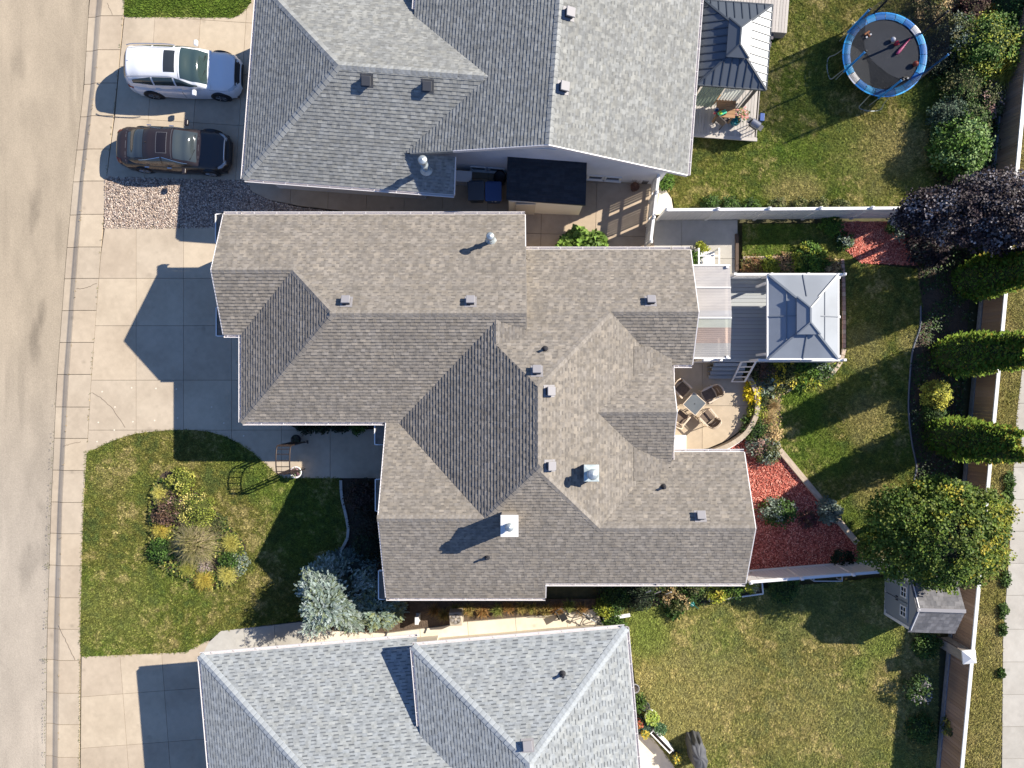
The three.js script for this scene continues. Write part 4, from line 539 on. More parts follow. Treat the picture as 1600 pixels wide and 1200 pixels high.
// translucent patio cover
{
  const g = thing('patio_cover', 'translucent ribbed patio cover between brown house roof and deck', 'patio cover'), X0 = 6.7, X1 = 8.3, zR = -2.62, Y = z => 3.16 - 0.11 * Math.abs(z - zR), pm = (c, t) => M(c, { phys: true, transmission: t, thickness: 0, roughness: .45, map: gBlotch });
  const zs = [-4.52, -3.66, -2.78, -2.5, -2.14, -1.55, -0.98], mats = [pm([.5, .47, .45], .25), pm([.52, .48, .45], .25), pm([.53, .515, .51], .25), pm([.51, .53, .46], .3), pm([.72, .56, .48], .65), pm([.5, .48, .455], .4)];
  for (let i = 0; i < 6; i++) { const za = zs[i], zb = zs[i + 1], n = 8; obj('roof_panel', gridGeo(1, n * 4, (u, v) => { const z = lerp(za, zb, v); return [lerp(X0, X1, 1 - u), Y(z) + (v > 0 && v < 1 ? .003 * Math.sin(v * n * 6.283) : 0), z]; }), mats[i], g); }
  for (const z of [-4.52, -3.66, -2.5, -0.98]) obj('rafter', new MB().beam([X0, Y(z) + .02, z], [X1, Y(z) + .02, z], .045, .04).geo(), MT.white, g);
  obj('beam', new MB().beam([X1 - .12, Y(-4.5) - .1, -4.5], [X1 - .12, Y(-1) - .1, -1], .09, .12).geo(), MT.white, g); for (const z of [-4.45, -2.6, -1.03]) obj('post', boxGeo(X1 - .12, DH, z, .09, 1.85, .09), MT.white, g);
}
// white slatted stair landing north of the deck
{ const a = W(1086, 393, .5), b = W(1117, 424, .5), g = thing('slatted_platform', 'white slatted garden platform with rails beside the patio cover', 'platform'); const n = 8, w = (b[0] - a[0]) / n; for (let i = 0; i < n; i++) obj('slat', new RoundedBoxGeometry(w - .018, .03, b[1] - a[1], 1, .005).translate(a[0] + (i + .5) * w, .5, (a[1] + b[1]) / 2), MT.white, g); for (const x of [a[0], b[0]]) { obj('rail', new MB().beam([x, 1.1, a[1]], [x, 1.1, b[1]], .06, .06).geo(), MT.white, g); for (const z of [a[1], b[1]]) obj('post', boxGeo(x, 0, z, .07, 1.1, .07), MT.white, g); } obj('rail', new MB().beam([a[0], .9, (a[1] * .7 + b[1] * .3)], [b[0], .9, (a[1] * .7 + b[1] * .3)], .06, .06).geo(), MT.white, g); }
// ---------------------------------------------------------------- patio set
{
  const tM = M([.15, .165, .175], { roughness: .2, map: gBlotch }), fr = M([.62, .5, .38], { roughness: .5 }), sling = M([.16, .115, .085], { roughness: .8, map: gFine });
  const [tx, tz] = W(1085, 631, .7), t = thing('patio_table', 'small square grey topped table among four patio armchairs', 'table', [tx, 0.02, tz], 0.84); obj('tabletop', new RoundedBoxGeometry(.66, .025, .66, 2, .01).translate(0, .7, 0), tM, t); obj('rim', new MB().beam([-.34, .69, -.34], [.34, .69, -.34], .03, .04).beam([-.34, .69, .34], [.34, .69, .34], .03, .04).beam([-.34, .69, -.34], [-.34, .69, .34], .03, .04).beam([.34, .69, -.34], [.34, .69, .34], .03, .04).geo(), fr, t); for (const [a, b] of [[1, 1], [1, -1], [-1, 1], [-1, -1]]) obj('leg', new MB().rod([a * .3, 0, b * .3], [a * .28, .69, b * .28], .018).geo(), fr, t); obj('umbrella_hole', new THREE.CylinderGeometry(.025, .025, .01, 12).translate(0, .716, 0), MT.black, t);
  const c = thing('patio_chair', 'beige framed patio armchair nearest the deck steps', 'chair', [0, 0, 0], 0, 'armchairs round the patio table'); // faces +z, back at -z
  obj('seat', new RoundedBoxGeometry(.48, .03, .46, 2, .012).translate(0, .42, .02), sling, c); obj('backrest', gridGeo(6, 6, (u, v) => [(u - .5) * .46, .44 + v * .5, -.22 - v * .14 - .06 * Math.cos((u - .5) * 3)]), sling, c);
  for (const s of [-1, 1]) { obj('armrest', new MB().beam([s * .27, .64, -.26], [s * .29, .64, .24], .06, .03).geo(), fr, c); obj('leg', new MB().rod([s * .28, 0, .22], [s * .29, .64, .24], .018).geo(), fr, c); obj('leg', new MB().rod([s * .27, 0, -.3], [s * .27, .64, -.24], .018).geo(), fr, c); }
  obj('back_frame', tubeGeo([[-.26, .6, -.25], [-.27, .78, -.32], [-.2, .93, -.42], [0, .97, -.47], [.2, .93, -.42], [.27, .78, -.32], [.26, .6, -.25]], .022, 30, 8), fr, c); obj('seat_frame', tubeGeo([[-.25, .42, -.2], [-.25, .42, .24], [.25, .42, .24], [.25, .42, -.2]], .018, 24, 6, true), fr, c); obj('cross_slat', new MB().beam([-.24, .66, -.35], [.24, .66, -.35], .05, .025).geo(), fr, c);
  const at = (px, py) => { const w = W(px, py, .5); return [w[0], 0.02, w[1]]; }, face = p => Math.atan2(tx - p[0], tz - p[2]);
  const P = [[1109, 616], [1066, 608], [1106, 652], [1063, 652]].map(p => at(...p)); c.position.set(...P[0]); c.rotation.y = face(P[0]);
  copyOf(c, 'beige framed patio armchair tucked into the corner by the house wall', P[1], face(P[1]) + .15); copyOf(c, 'beige framed patio armchair on the open sunny side of patio', P[2], face(P[2]) - .1); copyOf(c, 'beige framed patio armchair partly under the brown roof edge', P[3], face(P[3]) + .1);
  const [bx, bz] = W(1061, 691, .35), b = thing('storage_box', 'white lidded storage box in the corner of the patio', 'box', [bx, .02, bz]); obj('box_body', new RoundedBoxGeometry(.52, .4, .58, 2, .02).translate(0, .2, 0), MT.white, b); obj('lid', new RoundedBoxGeometry(.55, .05, .61, 2, .015).translate(0, .43, 0), MT.whiteV, b);
}
// ---------------------------------------------------------------- neighbour's side yard: bins, shed, white box
{
  const cart = (name, label, px, py, colr, marks, turn) => { const w = W(px, py, .9), g = thing(name, label, 'bin', [w[0], .03, w[1]], turn), m = M(colr, { roughness: .5 }), b = new MB(); b.hexa([[-.24, .06, .24], [.24, .06, .24], [.24, .06, -.24], [-.24, .06, -.24]], [[-.32, .98, .34], [.32, .98, .34], [.32, .98, -.36], [-.32, .98, -.36]]); obj('cart_body', b.geo(), m, g); obj('lid', new RoundedBoxGeometry(.68, .07, .78, 3, .03).translate(0, 1.02, 0), M(mul3(colr, 1.35), { roughness: .45 }), g); obj('handle', new MB().rod([-.28, .98, -.42], [.28, .98, -.42], .02).geo(), m, g); for (const s of [-1, 1]) obj('wheel', new THREE.CylinderGeometry(.12, .12, .05, 18).rotateZ(Math.PI / 2).translate(s * .27, .12, -.26), MT.rubber, g); if (marks) { for (const x of [-.05, .08]) obj('marking', new MB().box(x, .6, .315, .05, .24, .012).geo(), MT.white, g); obj('marking', new MB().box(.08, .68, .318, .09, .05, .012).geo(), MT.white, g); } return g; };
  cart('recycling_cart', 'blue wheeled recycling cart with white marks on its front', 771, 301, [.025, .06, .17], true, 0); cart('garbage_cart', 'dark grey wheeled garbage cart beside the blue cart', 744, 300, [.05, .06, .075], false, 0.03);
  let w = W(781, 277, .5), p = thing('round_bin', 'black round barrel standing against dark roofed shed', 'barrel', [w[0], .03, w[1]]); obj('barrel', new THREE.LatheGeometry([[0, 0], [.24, 0], [.27, .3], [.25, .6], [.22, .6], [.22, .5], [0, .5]].map(q => new THREE.Vector2(...q)), 24), MT.black, p); obj('hoop', new THREE.TorusGeometry(.272, .012, 8, 28).rotateX(Math.PI / 2).translate(0, .32, 0), MT.darkGrey, p);
  w = W(724, 276, .6); p = thing('white_cabinet', 'white utility cabinet at the garage corner of grey house', 'cabinet', [w[0], .03, w[1]], nT); obj('cabinet_body', new RoundedBoxGeometry(.66, .6, .42, 2, .02).translate(0, .3, 0), M([.6, .6, .6], { roughness: .5 }), p); obj('lid', new RoundedBoxGeometry(.7, .05, .46, 2, .015).translate(0, .62, 0), MT.white, p);
  // lean-to shed
  const a = W(793, 245, 2.25), b = W(917, 252, 2.25), c = W(915, 321, 1.9), d = W(791, 312, 1.9), cx = (a[0] + c[0]) / 2, s = thing('lean_to_shed', 'lean-to shed with navy black shingle roof along grey house', 'shed'); const q = (P, y) => [P[0], y, P[1]], inn = (P, k) => [lerp(P[0], (a[0] + c[0]) / 2, k), lerp(P[1], (a[1] + c[1]) / 2, k)];
  const wl = [d, c, b, a].map(P => inn(P, .06)); wl[0][1] += .1 - .06 * .4; const hs = [1.82, 1.82, 2.17, 2.17]; const wb = new MB(); wb.hexa(wl.map(P => q(P, 0)), wl.map((P, i) => q(P, hs[i]))); obj('wall', wb.geo(), M([.82, .74, .62], { roughness: .6 }), s);
  const rows = 12, cols = 9, navy = [[.03, .034, .042], [.036, .04, .05], [.026, .03, .038]]; for (let r = 0; r < rows; r++) for (let k = 0; k < cols; k++) { const off = r % 2 ? .5 / cols : 0, u0 = Math.max(0, k / cols - off), u1 = Math.min(1, (k + 1) / cols - off + (k === cols - 1 ? 1 : 0)), v0 = r / rows, v1 = (r + 1) / rows, pt = (u, v, o) => { const t = [lerp(a[0], b[0], u), lerp(a[1], b[1], u)], e = [lerp(d[0], c[0], u), lerp(d[1], c[1], u)]; return [lerp(t[0], e[0], v), lerp(2.25, 1.9, v) + o, lerp(t[1], e[1], v)]; }; const m = new MB(); m.quad(pt(u0, v1, .022), pt(u1, v1, .022), pt(u1, v0, .006), pt(u0, v0, .006)).quad(pt(u0, v1, .022), pt(u0, v1, 0), pt(u1, v1, 0), pt(u1, v1, .022)); obj('shingle', m.geo(), [MT.navy0 ??= M(navy[0], { map: gFine }), MT.navy1 ??= M(navy[1], { map: gFine }), MT.navy2 ??= M(navy[2], { map: gFine })][Math.floor(R() * 3)], s); }
  const df = new MB(); df.hexa([q(d, 1.8), q(c, 1.8), q(b, 2.15), q(a, 2.15)], [q(d, 1.9), q(c, 1.9), q(b, 2.25), q(a, 2.25)]); obj('roof_deck', df.geo(), MT.black, s); obj('door', boxGeo((d[0] + c[0]) / 2 - .8, .02, (wl[0][1] + wl[1][1]) / 2 + .02, .8, 1.7, .03), M([.6, .52, .42]), s);
  // clutter by the house wall
  w = W(992, 292, .3); p = thing('brown_planter', 'brown pot with dried brown plant beside picket gate fence', 'planter', [w[0], .03, w[1]]); obj('pot', new THREE.LatheGeometry([[0, 0], [.13, 0], [.19, .3], [.16, .3], [.15, .26], [0, .26]].map(v => new THREE.Vector2(...v)), 20), M([.16, .08, .05]), p); { const m = new MB(), r2 = mulberry(3); for (let i = 0; i < 40; i++) { const t = r2() * 6.28, l = .2 + r2() * .25; m.tri([Math.cos(t + .4) * .02, .26, Math.sin(t + .4) * .02], [Math.cos(t - .4) * .02, .26, Math.sin(t - .4) * .02], [Math.cos(t) * l, .3 + r2() * .35, Math.sin(t) * l], mul3([.2, .1, .06], .6 + r2())); } stuffPart('dry_stems', m.geo(), MT.vcPlain, p); }
  w = W(1010, 279, .5); p = thing('wall_lantern_box', 'small dark box with pale lid near the fence corner', 'box', [w[0], .03, w[1]], nT); obj('box_body', new RoundedBoxGeometry(.24, .4, .2, 2, .02).translate(0, .2, 0), MT.darkGrey, p); obj('lid', new RoundedBoxGeometry(.26, .04, .22, 2, .01).translate(0, .42, 0), MT.ventGrey, p);
}
// ---------------------------------------------------------------- neighbour's deck with furniture
{
  const D = .5, c = W(1134, 85, D), d = thing('neighbour_deck', 'pale grey board deck under the dark slate gazebo', 'deck', [c[0], 0, c[1]], nT), hx = 1.55, hz = 3.36, bw = .125, pale = [[.5, .46, .43], [.54, .5, .46], [.47, .44, .41]].map(k => M(k, { map: gWood, roughness: .8 })), n = Math.floor(hx * 2 / bw), bg = new RoundedBoxGeometry(bw - .008, .035, hz * 2, 1, .006);
  for (let i = 0; i < n; i++) obj('board', bg, pale[(i * 5) % 3], d, [-hx + (i + .5) * bw, D - .02, 0]); obj('skirt', new MB().box(0, .05, hz - .02, hx * 2, D - .09, .04).box(hx - .02, .05, 0, .04, D - .09, hz * 2 - .1).geo(), M([.4, .37, .35], { map: gWood }), d); for (let i = 0; i < 1; i++) obj('border_board', new RoundedBoxGeometry(hx * 2 + .04, .036, .14, 1, .006).translate(0, D - .018, hz + .07), pale[1], d);
  const e = W(1213, 22, D), d2 = thing('side_deck', 'small pale deck section with dark steps right of slate gazebo', 'deck', [e[0], 0, e[1]], nT); for (let i = 0; i < 8; i++) obj('board', new RoundedBoxGeometry(.117, .035, 1.5, 1, .006).translate(-.44 + i * .125, D - .02, 0), pale[i % 3], d2); for (let i = 0; i < 2; i++) obj('step', new RoundedBoxGeometry(.6, .05, .26, 1, .01).translate(-.3, D - .18 * (i + 1), .85 + i * .24), M([.12, .11, .12]), d2); obj('skirt', boxGeo(0, 0, .73, 1, D - .05, .03), M([.3, .27, .26]), d2);
  const at = (px, py, h) => { const w = W(px, py, h); return [w[0], D, w[1]]; };
  let t = thing('wooden_table', 'brown wooden table with toys under the slate gazebo edge', 'table', at(1133, 168, 1.1), nT); for (let i = 0; i < 6; i++) obj('plank', new RoundedBoxGeometry(.78, .035, .145, 1, .006).translate(0, .72, -.38 + i * .152), M(mul3([.36, .2, .1], rr(.85, 1.15)), { map: gWood }), t); for (const [a, b] of [[1, 1], [1, -1], [-1, 1], [-1, -1]]) obj('leg', boxGeo(a * .32, 0, b * .38, .07, .7, .07), MT.wood, t);
  t = thing('toy_truck', 'green and teal toy on the wooden table', 'toy', [at(1128, 177, 1.3)[0], D + .74, at(1128, 177, 1.3)[2]], .4); obj('toy_body', new RoundedBoxGeometry(.34, .09, .16, 2, .02).translate(0, .1, 0), M([.05, .5, .3], { roughness: .4 }), t); obj('toy_cab', new RoundedBoxGeometry(.1, .11, .14, 2, .02).translate(-.1, .19, 0), M([.35, .6, .05], { roughness: .4 }), t); for (const [a, b] of [[1, 1], [1, -1], [-1, 1], [-1, -1]]) obj('wheel', new THREE.CylinderGeometry(.05, .05, .03, 14).rotateX(Math.PI / 2).translate(a * .11, .05, b * .085), MT.black, t);
  t = thing('toy_bucket', 'small blue toy bucket at the corner of wooden table', 'toy', [at(1119, 172, 1.3)[0], D + .74, at(1119, 172, 1.3)[2]]); obj('pail', new THREE.LatheGeometry([[0, 0], [.06, 0], [.08, .14], [.07, .14], [.055, .02], [0, .02]].map(v => new THREE.Vector2(...v)), 18), M([.02, .12, .3], { roughness: .4 }), t); obj('handle', new THREE.TorusGeometry(.078, .006, 6, 20, Math.PI).translate(0, .14, 0), MT.white, t);
  t = thing('toy_ball', 'small red ball beside the toy bucket on wooden table', 'ball', [at(1115, 174, 1.3)[0] + .05, D + .74, at(1115, 174, 1.3)[2] + .06]); obj('ball_body', new THREE.SphereGeometry(.06, 16, 12).translate(0, .06, 0), M([.5, .04, .05], { roughness: .4 }), t); obj('seam', new THREE.TorusGeometry(.06, .004, 6, 24).translate(0, .06, 0), MT.white, t);
  t = thing('teal_planter', 'glossy teal planter with pink flowers on the pale deck', 'planter', at(1150, 188, .8)); obj('pot', new THREE.LatheGeometry([[0, 0], [.13, 0], [.2, .18], [.19, .36], [.16, .36], [.15, .3], [0, .3]].map(v => new THREE.Vector2(...v)), 22), M([.01, .15, .19], { roughness: .25 }), t); { const m = new MB(), r2 = mulberry(8); for (let i = 0; i < 150; i++) { const a = r2() * 6.28, l = r2() * .3, y = .38 + r2() * .35, s = .035 + r2() * .03, x = Math.cos(a) * l + .16, z = Math.sin(a) * l - .14, k = r2() < .45 ? [.55, .22, .2] : r2() < .5 ? [.3, .22, .1] : [.06, .11, .03], b = r2() * 6; m.tri([x + Math.cos(b) * s, y + r2() * .03, z + Math.sin(b) * s], [x + Math.cos(b + 2.1) * s, y, z + Math.sin(b + 2.1) * s], [x + Math.cos(b + 4.2) * s, y + r2() * .03, z + Math.sin(b + 4.2) * s], k); } stuffPart('flowers', m.geo(), MT.vcPlain, t); }
  t = thing('barbecue_grill', 'small grey lidded barbecue at the corner of pale deck', 'barbecue', at(1178, 196, .9), -.6); t.scale.setScalar(.72); obj('lid', new THREE.CylinderGeometry(.22, .22, .5, 18, 1, false, 0, Math.PI).rotateZ(Math.PI / 2).translate(0, .78, 0), M([.2, .21, .25], { roughness: .35, metalness: .4 }), t); obj('firebox', new RoundedBoxGeometry(.52, .2, .44, 2, .03).translate(0, .68, 0), MT.black, t); obj('handle', new MB().rod([-.16, .86, .24], [.16, .86, .24], .014).geo(), MT.steel, t); for (const s of [-1, 1]) { obj('shelf', new RoundedBoxGeometry(.22, .03, .36, 1, .01).translate(s * .38, .76, 0), MT.darkGrey, t); for (const k of [-1, 1]) obj('leg', boxGeo(s * .22, 0, k * .16, .035, .6, .035), MT.black, t); }
  t = thing('blue_cooler', 'small blue bin hanging off the deck edge by barbecue', 'bin', at(1190, 184, .4), nT); t.position.y = .12; obj('bin_body', new RoundedBoxGeometry(.16, .34, .3, 2, .02).translate(0, .17, 0), M([.03, .06, .2], { roughness: .4 }), t); obj('lid', new RoundedBoxGeometry(.18, .04, .32, 2, .012).translate(0, .36, 0), M([.05, .1, .3], { roughness: .4 }), t);
  // gazebo curtains
  const cur = (label, px0, py0, px1, py1, m, amp) => { const a = W(px0, py0, 1.8), b = W(px1, py1, 1.8), g2 = obj('curtain', gridGeo(40, 8, (u, v) => [lerp(a[0], b[0], u), D + .1 + v * 2.15, lerp(a[1], b[1], u) + amp * Math.sin(u * 40) * (1 - .3 * v)]), m); tag(g2, label, 'curtain'); };
  cur('green grey mesh curtain hanging at the gazebo front near house', 1091, 146, 1124, 149, M([.2, .25, .2], { phys: true, transmission: .25, roughness: .9 }), .03); cur('pale gathered mesh curtain at the slate gazebo outer corner', 1160, 158, 1176, 138, M([.5, .5, .46], { phys: true, transmission: .2, roughness: .9 }), .05); cur('thin pale mesh curtain between the two gazebo front posts', 1128, 147, 1158, 149, M([.6, .62, .58], { phys: true, transmission: .5, roughness: .9 }), .02);
  t = thing('deck_chair', 'dark wooden deck chair beside the teal planter', 'chair', at(1126, 190, .7), 2.4); obj('seat', new RoundedBoxGeometry(.42, .04, .42, 1, .01).translate(0, .42, 0), M([.1, .08, .07]), t); obj('backrest', new RoundedBoxGeometry(.42, .45, .04, 1, .01).translate(0, .68, -.2), M([.1, .08, .07]), t); for (const [a, b] of [[1, 1], [1, -1], [-1, 1], [-1, -1]]) obj('leg', boxGeo(a * .18, 0, b * .18, .04, .42, .04), MT.black, t);
}
// ---------------------------------------------------------------- trampoline
{
  const TH = .95, c = W(1383, 85, TH), g = thing('trampoline', 'round blue edged trampoline with net poles on the back lawn', 'trampoline', [c[0], 0, c[1]]), blue = [[.012, .26, .7], [.03, .38, .82], [.008, .19, .6]].map(k => M(k, { roughness: .55, map: gBlotch })), wh = M([.7, .7, .72], { roughness: .5 });
  const N = 24; for (let i = 0; i < N; i++) { const a0 = i / N * 6.2832 + .01, a1 = (i + 1) / N * 6.2832 - .002, deg = (i + .5) / N * 360, m = (deg > 318 && deg < 332) || (deg > 136 && deg < 152) ? wh : blue[(i * 7) % 3]; obj('pad', gridGeo(4, 4, (u, v) => { const a = lerp(a0, a1, 1 - u), r = lerp(1.43, 1.74, v); return [Math.cos(a) * r, TH + .04 * Math.sin(v * 3.14) - .02 * v, Math.sin(a) * r]; }), m, g); }
  obj('jumping_mat', gridGeo(64, 10, (u, v) => { const a = -u * 6.2832, r = v * 1.52; return [Math.cos(a) * r, TH - .06 + .03 * v * v, Math.sin(a) * r]; }, 4), M([.042, .048, .06], { roughness: .75, map: gBlotch }), g);
  obj('frame_ring', new THREE.TorusGeometry(1.68, .03, 8, 60).rotateX(Math.PI / 2).translate(0, TH - .04, 0), MT.galv, g);
  for (const d of [95, 175, 255, 330]) { const a = d * Math.PI / 180, p = (o, r, y) => [Math.cos(a + o) * r, y, Math.sin(a + o) * r]; obj('leg', tubeGeo([p(-.24, 1.68, TH - .05), p(-.24, 1.8, .3), p(-.24, 1.92, .03), p(0, 1.97, .02), p(.24, 1.92, .03), p(.24, 1.8, .3), p(.24, 1.68, TH - .05)], .022, 36, 7), MT.galv, g); }
  const pa = [25, 97, 158, 213, 256, 330]; for (const d of pa) { const a = d * Math.PI / 180, x = Math.cos(a) * 1.76, z = Math.sin(a) * 1.76, p = obj('net_pole', new MB().rod([x, .1, z], [x, TH + 1.7, z], .02).geo(), MT.galv, g); obj('foam_sleeve', new MB().rod([x, TH - .1, z], [x, TH + 1.62, z], .042, .042, 10).geo(), d === 256 || d === 330 ? MT.black : blue[0], p); obj('pole_cap', new THREE.SphereGeometry(.05, 10, 8).translate(x, TH + 1.7, z), MT.black, p); }
  const net = grayTex(64, (u, v) => (u % .25 < .085 || v % .25 < .085) ? 1 : .0, 1); net.repeat.set(60, 14); const nm = M([.02, .02, .022], { alphaMap: net, transparent: true, side: THREE.DoubleSide, roughness: .9 });
  obj('safety_net', gridGeo(96, 6, (u, v) => { const a = -u * 6.2832; let best = 9; for (const d of pa) { const k = Math.abs(Math.atan2(Math.sin(-a - -a + a - d * Math.PI / 180), Math.cos(a - d * Math.PI / 180))); best = Math.min(best, k); } const r = 1.72 - .1 * Math.min(1, best / .5) * (.3 + .7 * v); return [Math.cos(a) * r, TH + .02 + v * 1.6, Math.sin(a) * r]; }), nm, g);
  const at = (px, py) => { const w = W(px, py, TH); return [w[0], TH - .03, w[1]]; };
  const ball = (label, px, py, r, colr, seam) => { const b = thing('ball', label, 'ball', at(px, py)); obj('ball_body', new THREE.SphereGeometry(r, 20, 14).translate(0, r, 0), M(colr, { roughness: .45 }), b); obj('seam', new THREE.TorusGeometry(r, .004, 6, 28).rotateX(.7).translate(0, r, 0), M(seam), b); };
  ball('white ball in the middle of the trampoline mat', 1394, 63, .1, [.7, .7, .72], [.2, .2, .25]); ball('bright red ball touching the pink bat on trampoline', 1400, 69, .1, [.45, .02, .05], [.6, .1, .1]); ball('brown red ball near the trampoline rim', 1429, 101, .11, [.35, .07, .04], [.05, .03, .02]);
  let b = thing('toy_bat', 'pink plastic toy bat lying on the trampoline mat', 'toy', at(1411, 73), .86); obj('bat_body', new THREE.LatheGeometry([[0, -.42], [.05, -.41], [.065, -.3], [.06, -.1], [.03, .2], [.022, .4], [.035, .44], [0, .45]].map(v => new THREE.Vector2(...v)), 16).rotateZ(-Math.PI / 2).translate(0, .065, 0), M([.6, .1, .22], { roughness: .4 }), b); obj('grip', new THREE.CylinderGeometry(.028, .028, .16, 12).rotateZ(-Math.PI / 2).translate(.33, .065, 0), M([.35, .03, .08]), b);
  b = thing('toy_figure', 'orange and brown toy lying by upper trampoline edge', 'toy', at(1354, 52), .6); obj('toy_body', new RoundedBoxGeometry(.26, .07, .07, 2, .02).translate(0, .05, 0), M([.5, .2, .08]), b); obj('toy_arm', new RoundedBoxGeometry(.07, .06, .24, 2, .02).translate(.02, .05, .08), M([.3, .12, .06]), b); for (const s of [-1, 1]) obj('wheel', new THREE.CylinderGeometry(.04, .04, .03, 12).translate(s * .1, .05, .14), MT.white, b);
  b = thing('toy_figure', 'small dark and white toys beside lower trampoline rim', 'toy', at(1414, 121), .3); obj('toy_body', new RoundedBoxGeometry(.2, .08, .1, 2, .02).translate(0, .05, 0), MT.black, b); for (const s of [-1, 1]) obj('wheel', new THREE.CylinderGeometry(.04, .04, .03, 12).translate(s * .09, .05, .08), MT.white, b);
}
// ---------------------------------------------------------------- garden shed
{
  const g = thing('garden_shed', 'small grey garden shed with white window frames below round tree', 'shed', [0, 0, 0], -.03), F = W(1377, 953), x0 = F[0] + .42, x1 = x0 + 1.68, zc = 8.25, hw = .98, eh = 1.95, rh = 2.5, wm = M([.3, .32, .34], { roughness: .7 }), b = new MB();
  b.hexa([[x0, 0, zc + hw], [x1, 0, zc + hw], [x1, 0, zc - hw], [x0, 0, zc - hw]], [[x0, eh, zc + hw], [x1, eh, zc + hw], [x1, eh, zc - hw], [x0, eh, zc - hw]]); for (const x of [x0, x1]) b.tri([x, eh, zc - hw], [x, rh, zc], [x, eh, zc + hw]); obj('wall', b.geo(), wm, g);
  obj('corner_trim', new MB().box(x0 - .01, 0, zc + hw - .04, .05, eh, .12).box(x0 - .01, 0, zc - hw + .04, .05, eh, .12).box(x0 - .012, 0, zc, .04, .1, hw * 2 - .2).geo(), MT.white, g); { const m = new MB(); m.hexa([[x0 - .03, eh - .06, zc + hw], [x0 - .0, eh - .06, zc + hw], [x0 - .0, rh - .06, zc], [x0 - .03, rh - .06, zc]].map(v => v), [[x0 - .03, eh + .08, zc + hw], [x0, eh + .08, zc + hw], [x0, rh + .08, zc], [x0 - .03, rh + .08, zc]]); m.hexa([[x0 - .03, eh - .06, zc - hw], [x0, eh - .06, zc - hw], [x0, rh - .06, zc], [x0 - .03, rh - .06, zc]], [[x0 - .03, eh + .08, zc - hw], [x0, eh + .08, zc - hw], [x0, rh + .08, zc], [x0 - .03, rh + .08, zc]]); obj('gable_trim', m.geo(), MT.white, g); }
  for (const s of [-1, 1]) { const d = new THREE.Group(); d.name = 'door'; d.position.set(x0 - .03, .08, zc + s * .39); g.add(d); obj('door_leaf', new RoundedBoxGeometry(.04, 1.72, .74, 1, .01).translate(0, .86, 0), M([.27, .3, .32], { roughness: .6 }), d); const f = new MB().box(-.03, 1.2, -.2, .03, .44, .05).box(-.03, 1.2, .2, .03, .44, .05).box(-.03, 1.2, 0, .03, .05, .36).box(-.03, 1.59, 0, .03, .05, .36).box(-.03, 1.25, 0, .028, .34, .03).box(-.03, 1.41, 0, .026, .03, .36); obj('window_frame', f.geo(), MT.white, d); obj('pane', boxGeo(-.022, 1.24, 0, .01, .36, .38), MT.glass, d); obj('handle', boxGeo(-.04, .88, -s * .32, .05, .14, .03), MT.black, d); }
  const sh = [[.17, .165, .17], [.2, .195, .2], [.14, .138, .145]], rows = 7, sl = Math.hypot(hw + .1, rh - eh), ov = .1; for (const s of [-1, 1]) { const rp = new THREE.Group(); rp.name = 'roof_slope'; g.add(rp); const pt = (x, v, o) => [x, lerp(rh + .03, eh - .03, v) + o, zc + s * v * (hw + ov)]; for (let r = 0; r < rows; r++) { let x = x0 - .1 - (r % 2) * .1; while (x < x1 + .1) { const w = rr(.18, .3), a = Math.max(x, x0 - .1), c = Math.min(x + w - .004, x1 + .1); x += w; if (c - a < .03) continue; const m = new MB(), P = [pt(a, (r + 1) / rows, .02), pt(c, (r + 1) / rows, .02), pt(c, r / rows, .006), pt(a, r / rows, .006)]; s > 0 ? m.quad(...P) : m.quad(P[3], P[2], P[1], P[0]); m.quad(P[0], [P[0][0], P[0][1] - .02, P[0][2]], [P[1][0], P[1][1] - .02, P[1][2]], P[1]); obj('shingle', m.geo(), MT['shedS' + (m.p.length, r * 7 + Math.floor(a * 9)) % 3] ??= M(sh[(r * 7 + Math.floor(a * 9)) % 3 < 0 ? 0 : (r * 7 + Math.floor(a * 9)) % 3], { map: gFine, roughness: .95 }), rp); } } obj('roof_deck', new MB().quad(pt(x0 - .1, 1, -.003), pt(x1 + .1, 1, -.003), pt(x1 + .1, 0, -.003), pt(x0 - .1, 0, -.003)).geo(), MT.darkGrey, rp); }
  obj('ridge_board', new MB().beam([x0 - .1, rh + .05, zc], [x1 + .1, rh + .05, zc], .14, .03).geo(), MT.ventGrey, g);
}
